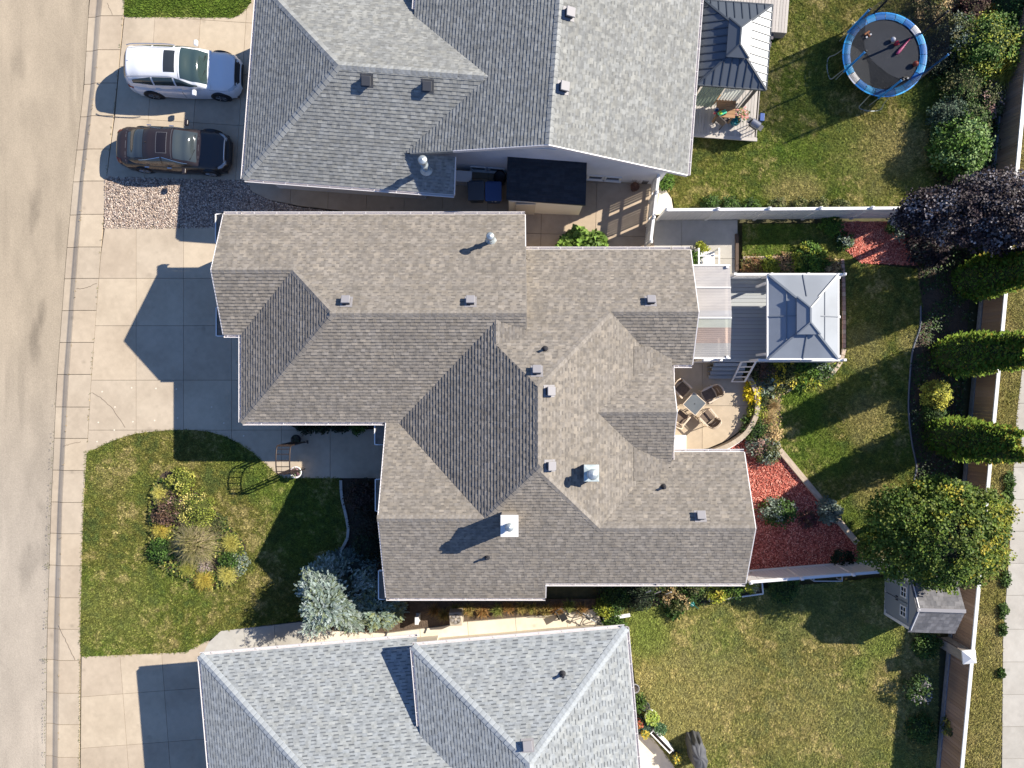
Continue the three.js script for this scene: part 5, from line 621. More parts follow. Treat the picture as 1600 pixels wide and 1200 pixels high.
// ---------------------------------------------------------------- air conditioner and side yard bits
{
  const b = W(712, 968, .75), g = thing('air_conditioner', 'beige air conditioner condenser with round fan grille in side yard', 'air conditioner', [b[0], -.03, b[1]], .05), bm = M([.5, .43, .34], { roughness: .5, metalness: .1 });
  obj('cabinet', new RoundedBoxGeometry(.54, .74, .56, 3, .04).translate(0, .37, 0), bm, g); obj('louvre_panel', new MB().box(0, .1, .285, .44, .5, .012).box(.275, .1, 0, .012, .5, .44).geo(), M([.3, .26, .21]), g); obj('fan_well', new THREE.CylinderGeometry(.2, .2, .012, 28).translate(0, .745, 0), MT.black, g); for (const r of [.06, .1, .14, .18, .21]) obj('grille_ring', new THREE.TorusGeometry(r, .006, 6, 32).rotateX(Math.PI / 2).translate(0, .755, 0), bm, g); const f = new MB(); for (let i = 0; i < 5; i++) { const a = i * 1.2566, p = t => [Math.cos(t), Math.sin(t)]; const [c, s] = p(a), [c2, s2] = p(a + .7); f.quad([c * .04, .752, s * .04], [c * .18, .752, s * .18], [c2 * .18, .757, s2 * .18], [c2 * .04, .757, s2 * .04]); } obj('fan', f.geo(), MT.ventGrey, g); obj('hub', new THREE.CylinderGeometry(.05, .05, .02, 16).translate(0, .757, 0), bm, g);
  let w = W(652, 968, .3), p = thing('utility_post', 'short white utility post on bare soil beside blue juniper', 'post', [w[0], -.03, w[1]]); obj('post_body', new RoundedBoxGeometry(.14, .5, .3, 2, .02).translate(0, .25, 0), MT.white, p); obj('post_lid', new RoundedBoxGeometry(.16, .03, .32, 1, .01).translate(0, .51, 0), MT.whiteV, p); obj('foot', new RoundedBoxGeometry(.2, .04, .34, 1, .01).translate(0, .02, 0), concGrey[0], p);
  for (const [px, py, l] of [[665, 985, 'short dark bracket on pale path near the white post'], [603, 992, 'thin dark bracket on pale path near the junipers']]) { w = W(px, py); tag(obj('path_bracket', new MB().beam([w[0] - .03, .0, w[1] + .1], [w[0] + .05, .0, w[1] - .1], .06, .1).geo(), MT.darkGrey), l, 'bracket'); }
  // lawn spreader
  w = W(880, 964, .4); p = thing('lawn_spreader', 'dark push spreader with two wheels standing on the pale path', 'spreader', [w[0], -.08, w[1]], .5); obj('hopper', new THREE.CylinderGeometry(.2, .07, .28, 4).rotateY(Math.PI / 4).translate(0, .42, 0), MT.black, p); for (const s of [-1, 1]) obj('wheel', new THREE.TorusGeometry(.12, .03, 8, 20).rotateY(Math.PI / 2).translate(s * .22, .15, 0), MT.rubber, p); obj('axle', new MB().rod([-.22, .15, 0], [.22, .15, 0], .015).geo(), MT.steel, p); obj('handle', tubeGeo([[-.14, .3, -.05], [-.14, .8, -.4], [-.14, .95, -.5], [.14, .95, -.5], [.14, .8, -.4], [.14, .3, -.05]], .015, 30, 6), MT.darkGrey, p); obj('stand', new MB().rod([0, .3, .05], [0, .0, .25], .014).geo(), MT.white, p);
  // bicycle
  w = W(922, 966, .4); p = thing('bicycle', 'small grey bicycle at the grass end of pale path', 'bicycle', [w[0], -.08, w[1]], -.5); for (const s of [-1, 1]) { const h = obj('wheel', new THREE.TorusGeometry(.24, .018, 8, 28).translate(s * .38, .26, 0), MT.rubber, p); for (let i = 0; i < 6; i++) { const a = i * .5236; obj('spoke', new MB().rod([s * .38 - Math.cos(a) * .23, .26 - Math.sin(a) * .23, 0], [s * .38 + Math.cos(a) * .23, .26 + Math.sin(a) * .23, 0], .003, .003, 4).geo(), MT.steel, h); } }
  const f2 = new MB(); f2.rod([-.38, .26, 0], [-.1, .6, 0], .016).rod([-.1, .6, 0], [.28, .58, 0], .018).rod([-.02, .26, 0], [.28, .58, 0], .018).rod([-.02, .26, 0], [-.1, .6, 0], .016).rod([-.38, .26, 0], [-.02, .26, 0], .014).rod([.38, .26, 0], [.27, .66, 0], .016); obj('bike_frame', f2.geo(), M([.35, .36, .38], { metalness: .5, roughness: .4 }), p); obj('saddle', new RoundedBoxGeometry(.2, .05, .1, 2, .02).translate(-.12, .66, 0), MT.black, p); obj('handlebar', tubeGeo([[.18, .74, -.24], [.28, .72, -.14], [.26, .68, 0], [.28, .72, .14], [.18, .74, .24]], .014, 20, 6), MT.black, p); obj('stand', new MB().rod([-.1, .24, 0], [-.14, 0, .2], .01).geo(), MT.steel, p);
  // raised vegetable frame
  const q = [[1106, 936], [1189, 925], [1187, 904], [1104, 906]].map(v => W(...v)); const vb = thing('raised_bed', 'white edged raised vegetable bed against the brown house', 'raised bed'); for (let i = 0; i < 3; i++) { const a = q[(i + 3) % 4], b2 = q[(i + 4) % 4]; obj('bed_board', new MB().beam([a[0], .14, a[1]], [b2[0], .14, b2[1]], .05, .28).geo(), MT.white, vb); } obj('soil_fill', new MB().prism(q, 0, .2, null).geo(), MT.soil, vb);
  for (const [i, [px, py]] of [[1007, 921], [1022, 922], [1038, 923]].entries()) { const a = W(px, py - 12), c = W(px, py + 6); const s = obj('garden_stake', new MB().beam([a[0], 1.3, a[1]], [c[0], 0, c[1]], .045, .03).geo(), MT.white); tag(s, ['pale garden stake leaning at house wall, first from the bicycle', 'pale garden stake between the two other leaning stakes', 'pale garden stake leaning at house wall, first from the teal can'][i], 'stake'); }
  w = W(1080, 943, .2); p = thing('watering_can', 'teal watering can standing in grass by the veggie plants', 'watering can', [w[0], 0, w[1]], -.6); obj('can_body', new THREE.LatheGeometry([[0, 0], [.13, 0], [.14, .05], [.12, .26], [.09, .28], [.08, .26], [0, .26]].map(v => new THREE.Vector2(...v)), 22), M([.01, .16, .14], { roughness: .4 }), p); obj('spout', new MB().rod([.1, .08, 0], [.34, .3, 0], .025, .015).geo(), M([.01, .14, .13], { roughness: .4 }), p); obj('handle', new THREE.TorusGeometry(.11, .012, 8, 22, Math.PI).translate(-.02, .26, 0), M([.4, .5, .5]), p);
  // white frame by the south fence
  { const a = W(1270, 899, .4), c = W(1314, 907, .4), m = new MB(); m.beam([a[0], .5, c[1]], [c[0], .5, c[1]], .04, .04).beam([a[0], .5, a[1]], [a[0], .5, c[1]], .04, .04).beam([c[0], .5, a[1]], [c[0], .5, c[1]], .04, .04).beam([a[0], 0, c[1]], [a[0], .5, c[1]], .04, .04).beam([c[0], 0, c[1]], [c[0], .5, c[1]], .04, .04); tag(obj('trellis_frame', m.geo(), M([.4, .42, .45])), 'thin pale frame standing against the south vinyl fence', 'frame'); }
  // bracket pole at the boundary fence
  { const a = V(1462, 993, .2), c = V(1497, 1012, 1.35); tag(obj('leaning_pole', new MB().rod([a.x, .2, a.z], [c.x, 1.35, c.z], .025).geo(), M([.07, .05, .045])), 'dark pole leaning on the boundary fence behind the shed', 'pole'); }
  // door canopy light above south fence
  w = W(1174, 863, 2.2); p = thing('wall_lamp', 'white wall lamp on the brown house above red bark', 'lamp', [8.44, 2.0, w[1]]); obj('lamp_bracket', boxGeo(.05, .05, 0, .14, .1, .1), MT.white, p); obj('lamp_shade', new THREE.SphereGeometry(.1, 14, 10).scale(1, .7, 1).translate(.16, .1, 0), MT.white, p);
}
// ---------------------------------------------------------------- arbour, pots
{
  const iron = M([.05, .035, .03], { roughness: .5, metalness: .4 }), g = thing('garden_arch', 'dark metal garden arch over the front walkway edge', 'garden arch'), X = -9.03, xs = [X - .27, X + .27], z0 = 2.45, z1 = 3.58, H = 1.82, zc = (z0 + z1) / 2, r = (z1 - z0) / 2;
  for (const x of xs) obj('hoop', tubeGeo([[x, 0, z0], [x, .8, z0], [x, H, z0], ...[...Array(9)].map((_, i) => { const a = Math.PI * (i + .5) / 9; return [x, H + Math.sin(a) * .2, zc - Math.cos(a) * r]; }), [x, H, z1], [x, .8, z1], [x, 0, z1]], .026, 70, 7), iron, g);
  const rung = (y, z) => obj('rung', new MB().rod([xs[0], y, z], [xs[1], y, z], .017).geo(), iron, g); for (let y = .25; y < H; y += .3) { rung(y, z0); rung(y, z1); } for (let i = 0; i < 7; i++) { const a = Math.PI * (i + .5) / 7; rung(H + Math.sin(a) * .2, zc - Math.cos(a) * r); } for (const z of [z0, z1]) { obj('side_bar', new MB().rod([X, .05, z], [X, H + .05, z], .035).geo(), iron, g); for (let y = .2; y < 1.4; y += .3) { const c = obj('scroll', new THREE.TorusGeometry(.09, .008, 6, 18).rotateY(Math.PI / 2).rotateY(Math.PI / 2), iron, g, [X, y + .14, z]); } }
  const pot = (name, label, px, py, h, prof, m, plant) => { const w = W(px, py, h), p = thing(name, label, 'planter', [w[0], .02, w[1]]); obj('pot', new THREE.LatheGeometry(prof.map(v => new THREE.Vector2(...v)), 26), m, p); obj('potting_soil', new THREE.CylinderGeometry(prof[2][0] * .85, prof[2][0] * .85, .02, 20).translate(0, h * .82, 0), MT.soil, p); if (plant) { const b = new MB(), r2 = mulberry(px); for (let i = 0; i < plant.n; i++) { const a = r2() * 6.28, l = plant.r * Math.sqrt(r2()), y = h * .85 + r2() * plant.h, s = plant.s * (.6 + r2() * .8), x = Math.cos(a) * l, z = Math.sin(a) * l, t = r2() * 6, k = mul3(pick(plant.c), .7 + r2() * .6); b.quad([x + Math.cos(t) * s, y + r2() * s * .6, z + Math.sin(t) * s], [x - Math.sin(t) * s * .6, y, z + Math.cos(t) * s * .6], [x - Math.cos(t) * s, y + r2() * s * .6, z - Math.sin(t) * s], [x + Math.sin(t) * s * .6, y, z - Math.cos(t) * s * .6], k); } stuffPart('pot_plant', b.geo(), MT.leaf ??= M([1, 1, 1], { vertexColors: true, roughness: .6, phys: true, transmission: .12 }), p); } return p; };
  const urn = (k) => [[0, 0], [.13 * k, 0], [.19 * k, .2 * k], [.22 * k, .4 * k], [.25 * k, .42 * k], [.24 * k, .45 * k], [.19 * k, .44 * k], [.17 * k, .36 * k], [0, .36 * k]], g1 = [[.2, .09, .1], [.06, .1, .03], [.3, .2, .2]], yl = [[.6, .42, .03], [.5, .38, .03], [.12, .16, .03]], lm = [[.3, .4, .05], [.4, .45, .06], [.18, .26, .03]];
  pot('front_planter', 'white round planter at the foot of the garden arch', 462, 738, .45, urn(1), MT.white, { n: 60, r: .2, h: .14, s: .05, c: g1 }); pot('front_planter', 'dark round planter in shade at the garage side of arch', 462, 687, .4, urn(.85), MT.black, { n: 50, r: .16, h: .12, s: .05, c: [[.03, .05, .02], [.05, .04, .03]] });
  { const w = W(470, 692), b = thing('hand_rake', 'thin dark garden tool lying beside dark planter', 'garden tool', [w[0], .04, w[1]], .12); obj('shaft', new MB().rod([-.3, .02, 0], [.3, .02, 0], .014).geo(), iron, b); obj('head', new RoundedBoxGeometry(.06, .03, .14, 1, .008).translate(.3, .02, 0), iron, b); }
  pot('back_planter', 'dark round pot with pale rim nearest the lawn corner', 1008, 1104, .35, urn(.8), MT.darkGrey, { n: 30, r: .13, h: .1, s: .05, c: [[.05, .07, .02], [.1, .08, .06]] });
  pot('back_planter', 'large pot filled with lime yellow leaves by blue grey house', 1018, 1120, .5, urn(1.1), MT.white, { n: 420, r: .3, h: .28, s: .045, c: lm }); pot('back_planter', 'yellow flower pot beside the blue grey house corner', 1008, 1146, .4, urn(.75), MT.black, { n: 160, r: .17, h: .2, s: .045, c: yl }); pot('back_planter', 'yellow flower pot between white planter box and covered grill', 1058, 1184, .45, urn(.8), MT.black, { n: 180, r: .19, h: .22, s: .048, c: yl });
  pot('back_planter', 'empty black pot tucked under blue grey house gutter', 997, 1144, .35, urn(.62), MT.black, null); pot('back_planter', 'red orange flower pot tucked against the blue grey house', 999, 1130, .4, urn(.7), M([.2, .06, .04]), { n: 140, r: .16, h: .2, s: .045, c: [[.45, .14, .03], [.35, .05, .03], [.1, .12, .03]] });
  pot('back_planter', 'green leafy pot on lawn side of lime yellow pot', 1031, 1138, .35, urn(.7), MT.darkGrey, { n: 240, r: .26, h: .2, s: .05, c: [[.04, .1, .03], [.06, .13, .04]] }); pot('back_planter', 'grey pot half hidden beneath blue grey house eave', 992, 1076, .35, urn(.8), MT.ventGrey, { n: 30, r: .12, h: .1, s: .04, c: [[.08, .06, .05]] });
  // long white planter box
  { const a = W(1019, 1144, .5), b = W(1050, 1176, .5), t = Math.atan2(-(b[1] - a[1]), b[0] - a[0]), L = Math.hypot(b[0] - a[0], b[1] - a[1]), p = thing('planter_box', 'long white planter box along the edge of the back patio', 'planter', [(a[0] + b[0]) / 2, -.05, (a[1] + b[1]) / 2], t); for (const s of [-1, 1]) obj('side_board', new RoundedBoxGeometry(L, .5, .04, 1, .008).translate(0, .25, s * .1), MT.white, p); for (const s of [-1, 1]) obj('end_board', new RoundedBoxGeometry(.04, .5, .16, 1, .006).translate(s * (L / 2 - .02), .25, 0), MT.white, p); obj('cap_board', new RoundedBoxGeometry(L + .04, .03, .08, 1, .008).translate(0, .515, -.09), MT.whiteV, p); obj('potting_soil', boxGeo(0, .3, 0, L - .1, .1, .15), MT.soil, p); }
  // covered grill
  { const w = W(1094, 1184, 1.0), p = thing('covered_grill', 'barbecue under wrinkled charcoal cover on the south lawn', 'barbecue', [w[0], 0, w[1]], 1.75); obj('cover', gridGeo(48, 22, (u, v) => { const a = -u * 6.2832, f = v < .62 ? v / .62 : 1, top = v > .62 ? (v - .62) / .38 : 0, n = 4, c = Math.cos(a), s = Math.sin(a), k = Math.pow(Math.pow(Math.abs(c), n) + Math.pow(Math.abs(s), n), -1 / n), fold = 1 + .05 * Math.sin(a * 9 + v * 5) * (1 - top) + .03 * Math.sin(a * 17), r = (1 - top) * fold * (1 - .12 * f); return [c * k * r * .62, f * .95 + .14 * Math.sin(top * 1.57) + .02 * Math.sin(a * 7 + top * 6) * (1 - top), s * k * r * .33]; }), M([.09, .092, .1], { roughness: .7, map: gBlotch }), p); for (const s of [-1, 1]) obj('wheel', new THREE.CylinderGeometry(.09, .09, .05, 18).rotateX(Math.PI / 2).translate(-.5, .09, s * .26), MT.rubber, p); }
}
// ---------------------------------------------------------------- cars
function car(name, label, px, py, turn, s) {
  const w = W(px, py, 0.4), g = thing(name, label, 'car', [w[0], 0.02, w[1]], turn), L = s.L / 2, HW = s.W / 2, paint = s.paint, dark = MT.black, glass = s.glass;
  const cv = (pts, x) => { if (x <= pts[0][0]) return pts[0][1]; for (let i = 1; i < pts.length; i++) if (x <= pts[i][0]) { const t = (x - pts[i - 1][0]) / (pts[i][0] - pts[i - 1][0]); return lerp(pts[i - 1][1], pts[i][1], t * t * (3 - 2 * t)); } return pts.at(-1)[1]; };
  const lw = x => HW * cv(s.plan, x / L), body = (x, f) => { const c = Math.cos(f), sn = Math.sin(f), n = 3.6, yb = cv(s.bot, x / L), yt = cv(s.top, x / L); return [x, yb + (yt - yb) * Math.pow(Math.abs(sn), 2 / n), -Math.sign(c) * lw(x) * Math.pow(Math.abs(c), 2 / n)]; };
  const cw = x => HW * cv(s.cabPlan, x / L), cab = (x, f) => { const c = Math.cos(f), sn = Math.sin(f), n = 3.0, yb = cv(s.top, x / L) - .06, yt = Math.max(yb + .001, cv(s.roof, x / L)), y = Math.pow(Math.abs(sn), 2 / n); return [x, yb + (yt - yb) * y, -Math.sign(c) * cw(x) * Math.pow(Math.abs(c), 2 / n) * (1 - .13 * y)]; };
  const off = (F, x, f, o) => { const p = F(x, f), a = F(x + .01, f), b = F(x, f + .01), u = new THREE.Vector3(a[0] - p[0], a[1] - p[1], a[2] - p[2]), v = new THREE.Vector3(b[0] - p[0], b[1] - p[1], b[2] - p[2]), n = u.cross(v).normalize(); if (n.y < -.2 || (Math.abs(n.y) <= .2 && n.z * p[2] < 0)) n.negate(); return [p[0] + n.x * o, p[1] + n.y * o, p[2] + n.z * o]; };
  const patch = (nm, F, x0, x1, f0, f1, m, o = .006, par = g, nu = 14, nv = 14) => obj(nm, gridGeo(nu, nv, (u, v) => { const xx = typeof x0 === 'function' ? lerp(x0(v), x1(v), u) : lerp(x0, x1, u); const a = typeof f0 === 'function' ? f0(u) : f0, b = typeof f1 === 'function' ? f1(u) : f1; return off(F, xx, lerp(a, b, v), o); }), m, par);
  obj('body', gridGeo(90, 40, (u, v) => body(-L + u * 2 * L, v * Math.PI)), paint, g); const ends = new MB(); for (const x of [-L, L]) { const pts = []; for (let i = 0; i <= 20; i++) pts.push(body(x, i / 20 * Math.PI)); ends.fan(x > 0 ? pts : pts.reverse()); } obj('bumper', ends.geo(), dark, g);
  obj('underbody', boxGeo(0, .14, 0, s.L * .9, .16, s.W * .86), dark, g);
  const [r0, r1] = s.cab; obj('cabin', gridGeo(70, 36, (u, v) => cab(lerp(r0, r1, u) * L, v * Math.PI)), paint, g);
  const pi = Math.PI, ws = s.windshield, rw = s.rearGlass; patch('windshield', cab, ws[0] * L, ws[1] * L, u => .78 - .22 * u, u => pi - .78 + .22 * u, glass, .008); patch('rear_window', cab, rw[0] * L, rw[1] * L, u => .62 + .12 * u, u => pi - .62 - .12 * u, glass, .008);
  for (const sd of [0, 1]) for (const [a, b, f0, f1, g0, g1] of s.side) { const F = f => sd ? pi - f : f; patch('side_window', cab, a * L, b * L, u => F(lerp(f0, g0, u)), u => F(lerp(f1, g1, u)), glass, .007); if (s.chrome) { patch('window_trim', cab, a * L, b * L, u => F(lerp(f1, g1, u) - .0), u => F(lerp(f1, g1, u) + .045), s.chrome, .01, g, 14, 2); } }
  patch('sunroof', cab, s.sun[0] * L, s.sun[1] * L, 1.12, pi - 1.12, s.sunGlass || MT.glass, .006); if (s.sunFrame) for (const [a, b, c, d] of [[s.sun[0], s.sun[0] + .008, 1.1, pi - 1.1], [s.sun[1] - .008, s.sun[1], 1.1, pi - 1.1], [s.sun[0], s.sun[1], 1.1, 1.125], [s.sun[0], s.sun[1], pi - 1.125, pi - 1.1]]) patch('sunroof_trim', cab, a * L, b * L, c, d, s.sunFrame, .009, g, 6, 6);
  for (const [a, b, c, d, F] of s.seams) patch('panel_gap', F ? cab : body, a * L, b * L, c, d, s.seamM, .003, g, 10, 10);
  for (const sd of [0, 1]) { const F = f => sd ? pi - f : f; patch('headlight', body, s.head[0] * L, s.head[1] * L, u => F(lerp(.55, .75, u)), u => F(lerp(.75, 1.15, u)), s.lampM, .008); patch('tail_light', body, s.tail[0] * L, s.tail[1] * L, F(.5), F(1.0), s.tailM, .008);
    const z = (sd ? 1 : -1), mx = s.mirror * L, mz = z * (lw(mx) + .1); obj('mirror', new RoundedBoxGeometry(.16, .14, .24, 3, .05).translate(mx, s.mirY, mz), paint, g); obj('door_handle', new MB().box(s.handles[0] * L, s.mirY - .12, z * (lw(0) * .985 - .02), .18, .03, .03).geo(), s.chrome || paint, g); obj('door_handle', new MB().box(s.handles[1] * L, s.mirY - .12, z * (lw(-.3) * .985 - .02), .18, .03, .03).geo(), s.chrome || paint, g);
    for (const ax of s.axles) { const wz = z * (lw(ax * L) - .1); obj('wheel_arch', new THREE.CylinderGeometry(s.wr + .06, s.wr + .06, .22, 30).rotateX(pi / 2).translate(ax * L, s.wr - .01, wz), dark, g); const wh = obj('wheel', new THREE.CylinderGeometry(s.wr, s.wr, .21, 32).rotateX(pi / 2).translate(ax * L, s.wr, wz + z * .018), MT.rubber, g); obj('rim', new THREE.CylinderGeometry(s.wr * .66, s.wr * .66, .2, 24).rotateX(pi / 2).translate(ax * L, s.wr, wz + z * .028), s.rim, wh); for (let i = 0; i < 5; i++) { const a = i * 1.2566 + .3; obj('spoke', new MB().beam([ax * L + Math.cos(a) * .06, s.wr + Math.sin(a) * .06, wz + z * .13], [ax * L + Math.cos(a) * s.wr * .62, s.wr + Math.sin(a) * s.wr * .62, wz + z * .13], .05, .02).geo(), MT.steel, wh); } }
    if (s.rails) obj('roof_rail', tubeGeo([[s.rails[0] * L, cv(s.roof, s.rails[0]) - .05, z * HW * .69], [(s.rails[0] + .1) * L, cv(s.roof, s.rails[0] + .1) + .0, z * HW * .7], [s.rails[1] * L - .2, cv(s.roof, s.rails[1] - .1) + .01, z * HW * .7], [s.rails[1] * L, cv(s.roof, s.rails[1]) - .04, z * HW * .7]], .02, 30, 7), s.railM || dark, g); }
  patch('grille', body, s.grille[0] * L, s.grille[1] * L, 1.0, pi - 1.0, dark, .006); if (s.grilleTrim) patch('grille_trim', body, (s.grille[0] - .015) * L, (s.grille[0] + .0) * L, .9, pi - .9, s.grilleTrim, .014, g, 3, 20);
  obj('wiper', new MB().beam([ws[1] * L - .06, s.wip, -.5], [ws[1] * L - .2, s.wip + .09, .05], .025, .02).beam([ws[1] * L - .06, s.wip, .1], [ws[1] * L - .2, s.wip + .09, .55], .025, .02).geo(), dark, g); const an = obj('roof_antenna', new THREE.ConeGeometry(.03, .07, 8).translate(s.ant * L, cv(s.roof, s.ant) + .03, 0), paint, g); return g;
}
{
  const lacq = (c, k = 1) => M(c, { phys: true, roughness: .3, clearcoat: k, clearcoatRoughness: .05 }), glass = M([.03, .05, .05], { phys: true, roughness: .04, clearcoat: 1, specularIntensity: 1 }), chrome = M([.75, .75, .76], { metalness: 1, roughness: .15 });
  car('parked_suv', 'white suv with dark sunroof parked on the upper driveway', 294, 117, -.035, { L: 4.62, W: 1.85, paint: lacq([.74, .75, .77]), glass, plan: [[-1, .7], [-.95, .86], [-.82, .97], [0, 1], [.7, .97], [.86, .9], [.95, .72], [1, .52]], bot: [[-1, .45], [-.92, .3], [0, .22], [.9, .24], [1, .4]], top: [[-1, .8], [-.96, 1.0], [-.85, 1.06], [0, 1.04], [.42, 1.05], [.7, .98], [.9, .88], [.97, .76], [1, .66]], cab: [-.985, .52], cabPlan: [[-.985, .7], [-.85, .87], [-.4, .93], [.2, .93], [.52, .84]], roof: [[-.985, .98], [-.93, 1.35], [-.84, 1.6], [-.6, 1.66], [-.1, 1.68], [.07, 1.65], [.28, 1.4], [.52, .98]], windshield: [.09, .47], rearGlass: [-.965, -.88], side: [[-.02, .32, .2, .78, .2, .34], [-.4, -.05, .2, .78, .2, .78], [-.78, -.43, .24, .5, .2, .78]], sun: [-.18, 0.01], seams: [[.485, .49, .4, Math.PI - .4], [.5, .9, .62, .64], [.5, .9, Math.PI - .64, Math.PI - .62], [-.02, -.012, .02, .5], [-.42, -.412, .02, .5], [-.02, -.012, Math.PI - .5, Math.PI - .02], [.055, .062, .7, Math.PI - .7, 1]], seamM: MT.darkGrey, head: [.8, .95], tail: [-.97, -.86], lampM: M([.5, .55, .6], { roughness: .1, phys: true, clearcoat: 1 }), tailM: M([.25, .01, .015], { roughness: .15 }), mirror: .26, mirY: 1.08, handles: [-.02, -.4], axles: [-.6, .61], wr: .35, rim: MT.darkGrey, rails: [-.85, .0], railM: M([.6, .6, .62], { metalness: .8, roughness: .3 }), grille: [.93, .985], grilleTrim: MT.black, wip: 1.1, ant: -.8 });
  const blk = lacq([.022, .015, .013], .45);
  car('parked_sedan', 'black sedan with sunroof parked beside the gravel strip', 277, 236, -.045, { L: 4.6, W: 1.8, paint: blk, glass: M([.035, .045, .05], { phys: true, roughness: .05, clearcoat: 1 }), plan: [[-1, .66], [-.95, .82], [-.82, .95], [0, 1], [.7, .97], [.86, .88], [.95, .7], [1, .5]], bot: [[-1, .42], [-.92, .26], [0, .18], [.9, .2], [1, .36]], top: [[-1, .72], [-.97, .94], [-.88, 1.0], [-.6, .97], [0, .94], [.42, .95], [.7, .86], [.9, .76], [.97, .65], [1, .55]], cab: [-.8, .5], cabPlan: [[-.8, .66], [-.6, .82], [-.3, .9], [.1, .9], [.5, .82]], roof: [[-.8, .98], [-.5, 1.28], [-.3, 1.4], [-.05, 1.44], [.1, 1.41], [.28, 1.22], [.5, .9]], windshield: [.12, .46], rearGlass: [-.76, -.42], side: [[-.08, .32, .22, .78, .2, .3], [-.52, -.11, .3, .42, .22, .78]], chrome, sun: [-.17, .02], sunGlass: M([.015, .012, .014], { roughness: .12 }), sunFrame: M([.12, .12, .13], { roughness: .3 }), seams: [[.485, .49, .4, Math.PI - .4], [.5, .88, .66, .68], [.5, .88, Math.PI - .68, Math.PI - .66], [.085, .093, .72, Math.PI - .72, 1], [-.8, -.793, .5, Math.PI - .5]], seamM: M([.1, .1, .11], { roughness: .4 }), head: [.8, .94], tail: [-.98, -.88], lampM: M([.3, .33, .36], { roughness: .1, phys: true, clearcoat: 1 }), tailM: M([.12, .01, .012], { roughness: .15 }), mirror: .27, mirY: .98, handles: [-.02, -.42], axles: [-.58, .62], wr: .33, rim: M([.3, .3, .31], { metalness: .7, roughness: .3 }), grille: [.92, .975], grilleTrim: chrome, wip: .98, ant: -.36 });
}
// ---------------------------------------------------------------- plants
MT.leafM = M([1, 1, 1], { vertexColors: true, roughness: 0.6, phys: true, transmission: 0.1, thickness: 0, specularIntensity: 0.45 });
MT.needle = M([1, 1, 1], { vertexColors: true, roughness: 0.8, phys: true, specularIntensity: 0.3 });
MT.bark = M([0.11, 0.085, 0.065], { map: gFine, roughness: 1 });
class LB { // fast leaf builder
  constructor() { this.p = []; this.c = []; this.n = 0; }
  leaf(x, y, z, dx, dy, dz, ux, uy, uz, L, w, k) { // along d, width along u
    const ax = x + dx * L, ay = y + dy * L, az = z + dz * L, mx = x + dx * L * .45, my = y + dy * L * .45 + w * .15, mz = z + dz * L * .45;
    this.p.push(x, y, z, mx + ux * w, my + uy * w, mz + uz * w, ax, ay, az, x, y, z, ax, ay, az, mx - ux * w, my - uy * w, mz - uz * w); for (let i = 0; i < 6; i++) this.c.push(k[0], k[1], k[2]);
  }
  blade(pts, w, k, tip = k) { for (let i = 0; i + 1 < pts.length; i++) { const a = pts[i], b = pts[i + 1], f0 = w * (1 - i / (pts.length - 1)), f1 = w * (1 - (i + 1) / (pts.length - 1)), dx = b[0] - a[0], dz = b[2] - a[2], l = Math.hypot(dx, dz) || 1, nx = -dz / l, nz = dx / l, c = mix3(k, tip, i / (pts.length - 1)); this.p.push(a[0] - nx * f0, a[1], a[2] - nz * f0, a[0] + nx * f0, a[1], a[2] + nz * f0, b[0] + nx * f1, b[1], b[2] + nz * f1); this.c.push(...c, ...c, ...c); if (f1 > 1e-5) { this.p.push(a[0] - nx * f0, a[1], a[2] - nz * f0, b[0] + nx * f1, b[1], b[2] + nz * f1, b[0] - nx * f1, b[1], b[2] - nz * f1); this.c.push(...c, ...c, ...c); } } }
  geo() { const g = new THREE.BufferGeometry(); g.setAttribute('position', new THREE.Float32BufferAttribute(this.p, 3)); g.setAttribute('color', new THREE.Float32BufferAttribute(this.c, 3)); g.computeVertexNormals(); g.setAttribute('uv', new THREE.BufferAttribute(new Float32Array(this.p.length / 3 * 2), 2)); return g; }
}
const sph = () => { const u = R() * 2 - 1, t = R() * 6.2832, s = Math.sqrt(1 - u * u); return [s * Math.cos(t), u, s * Math.sin(t)]; };
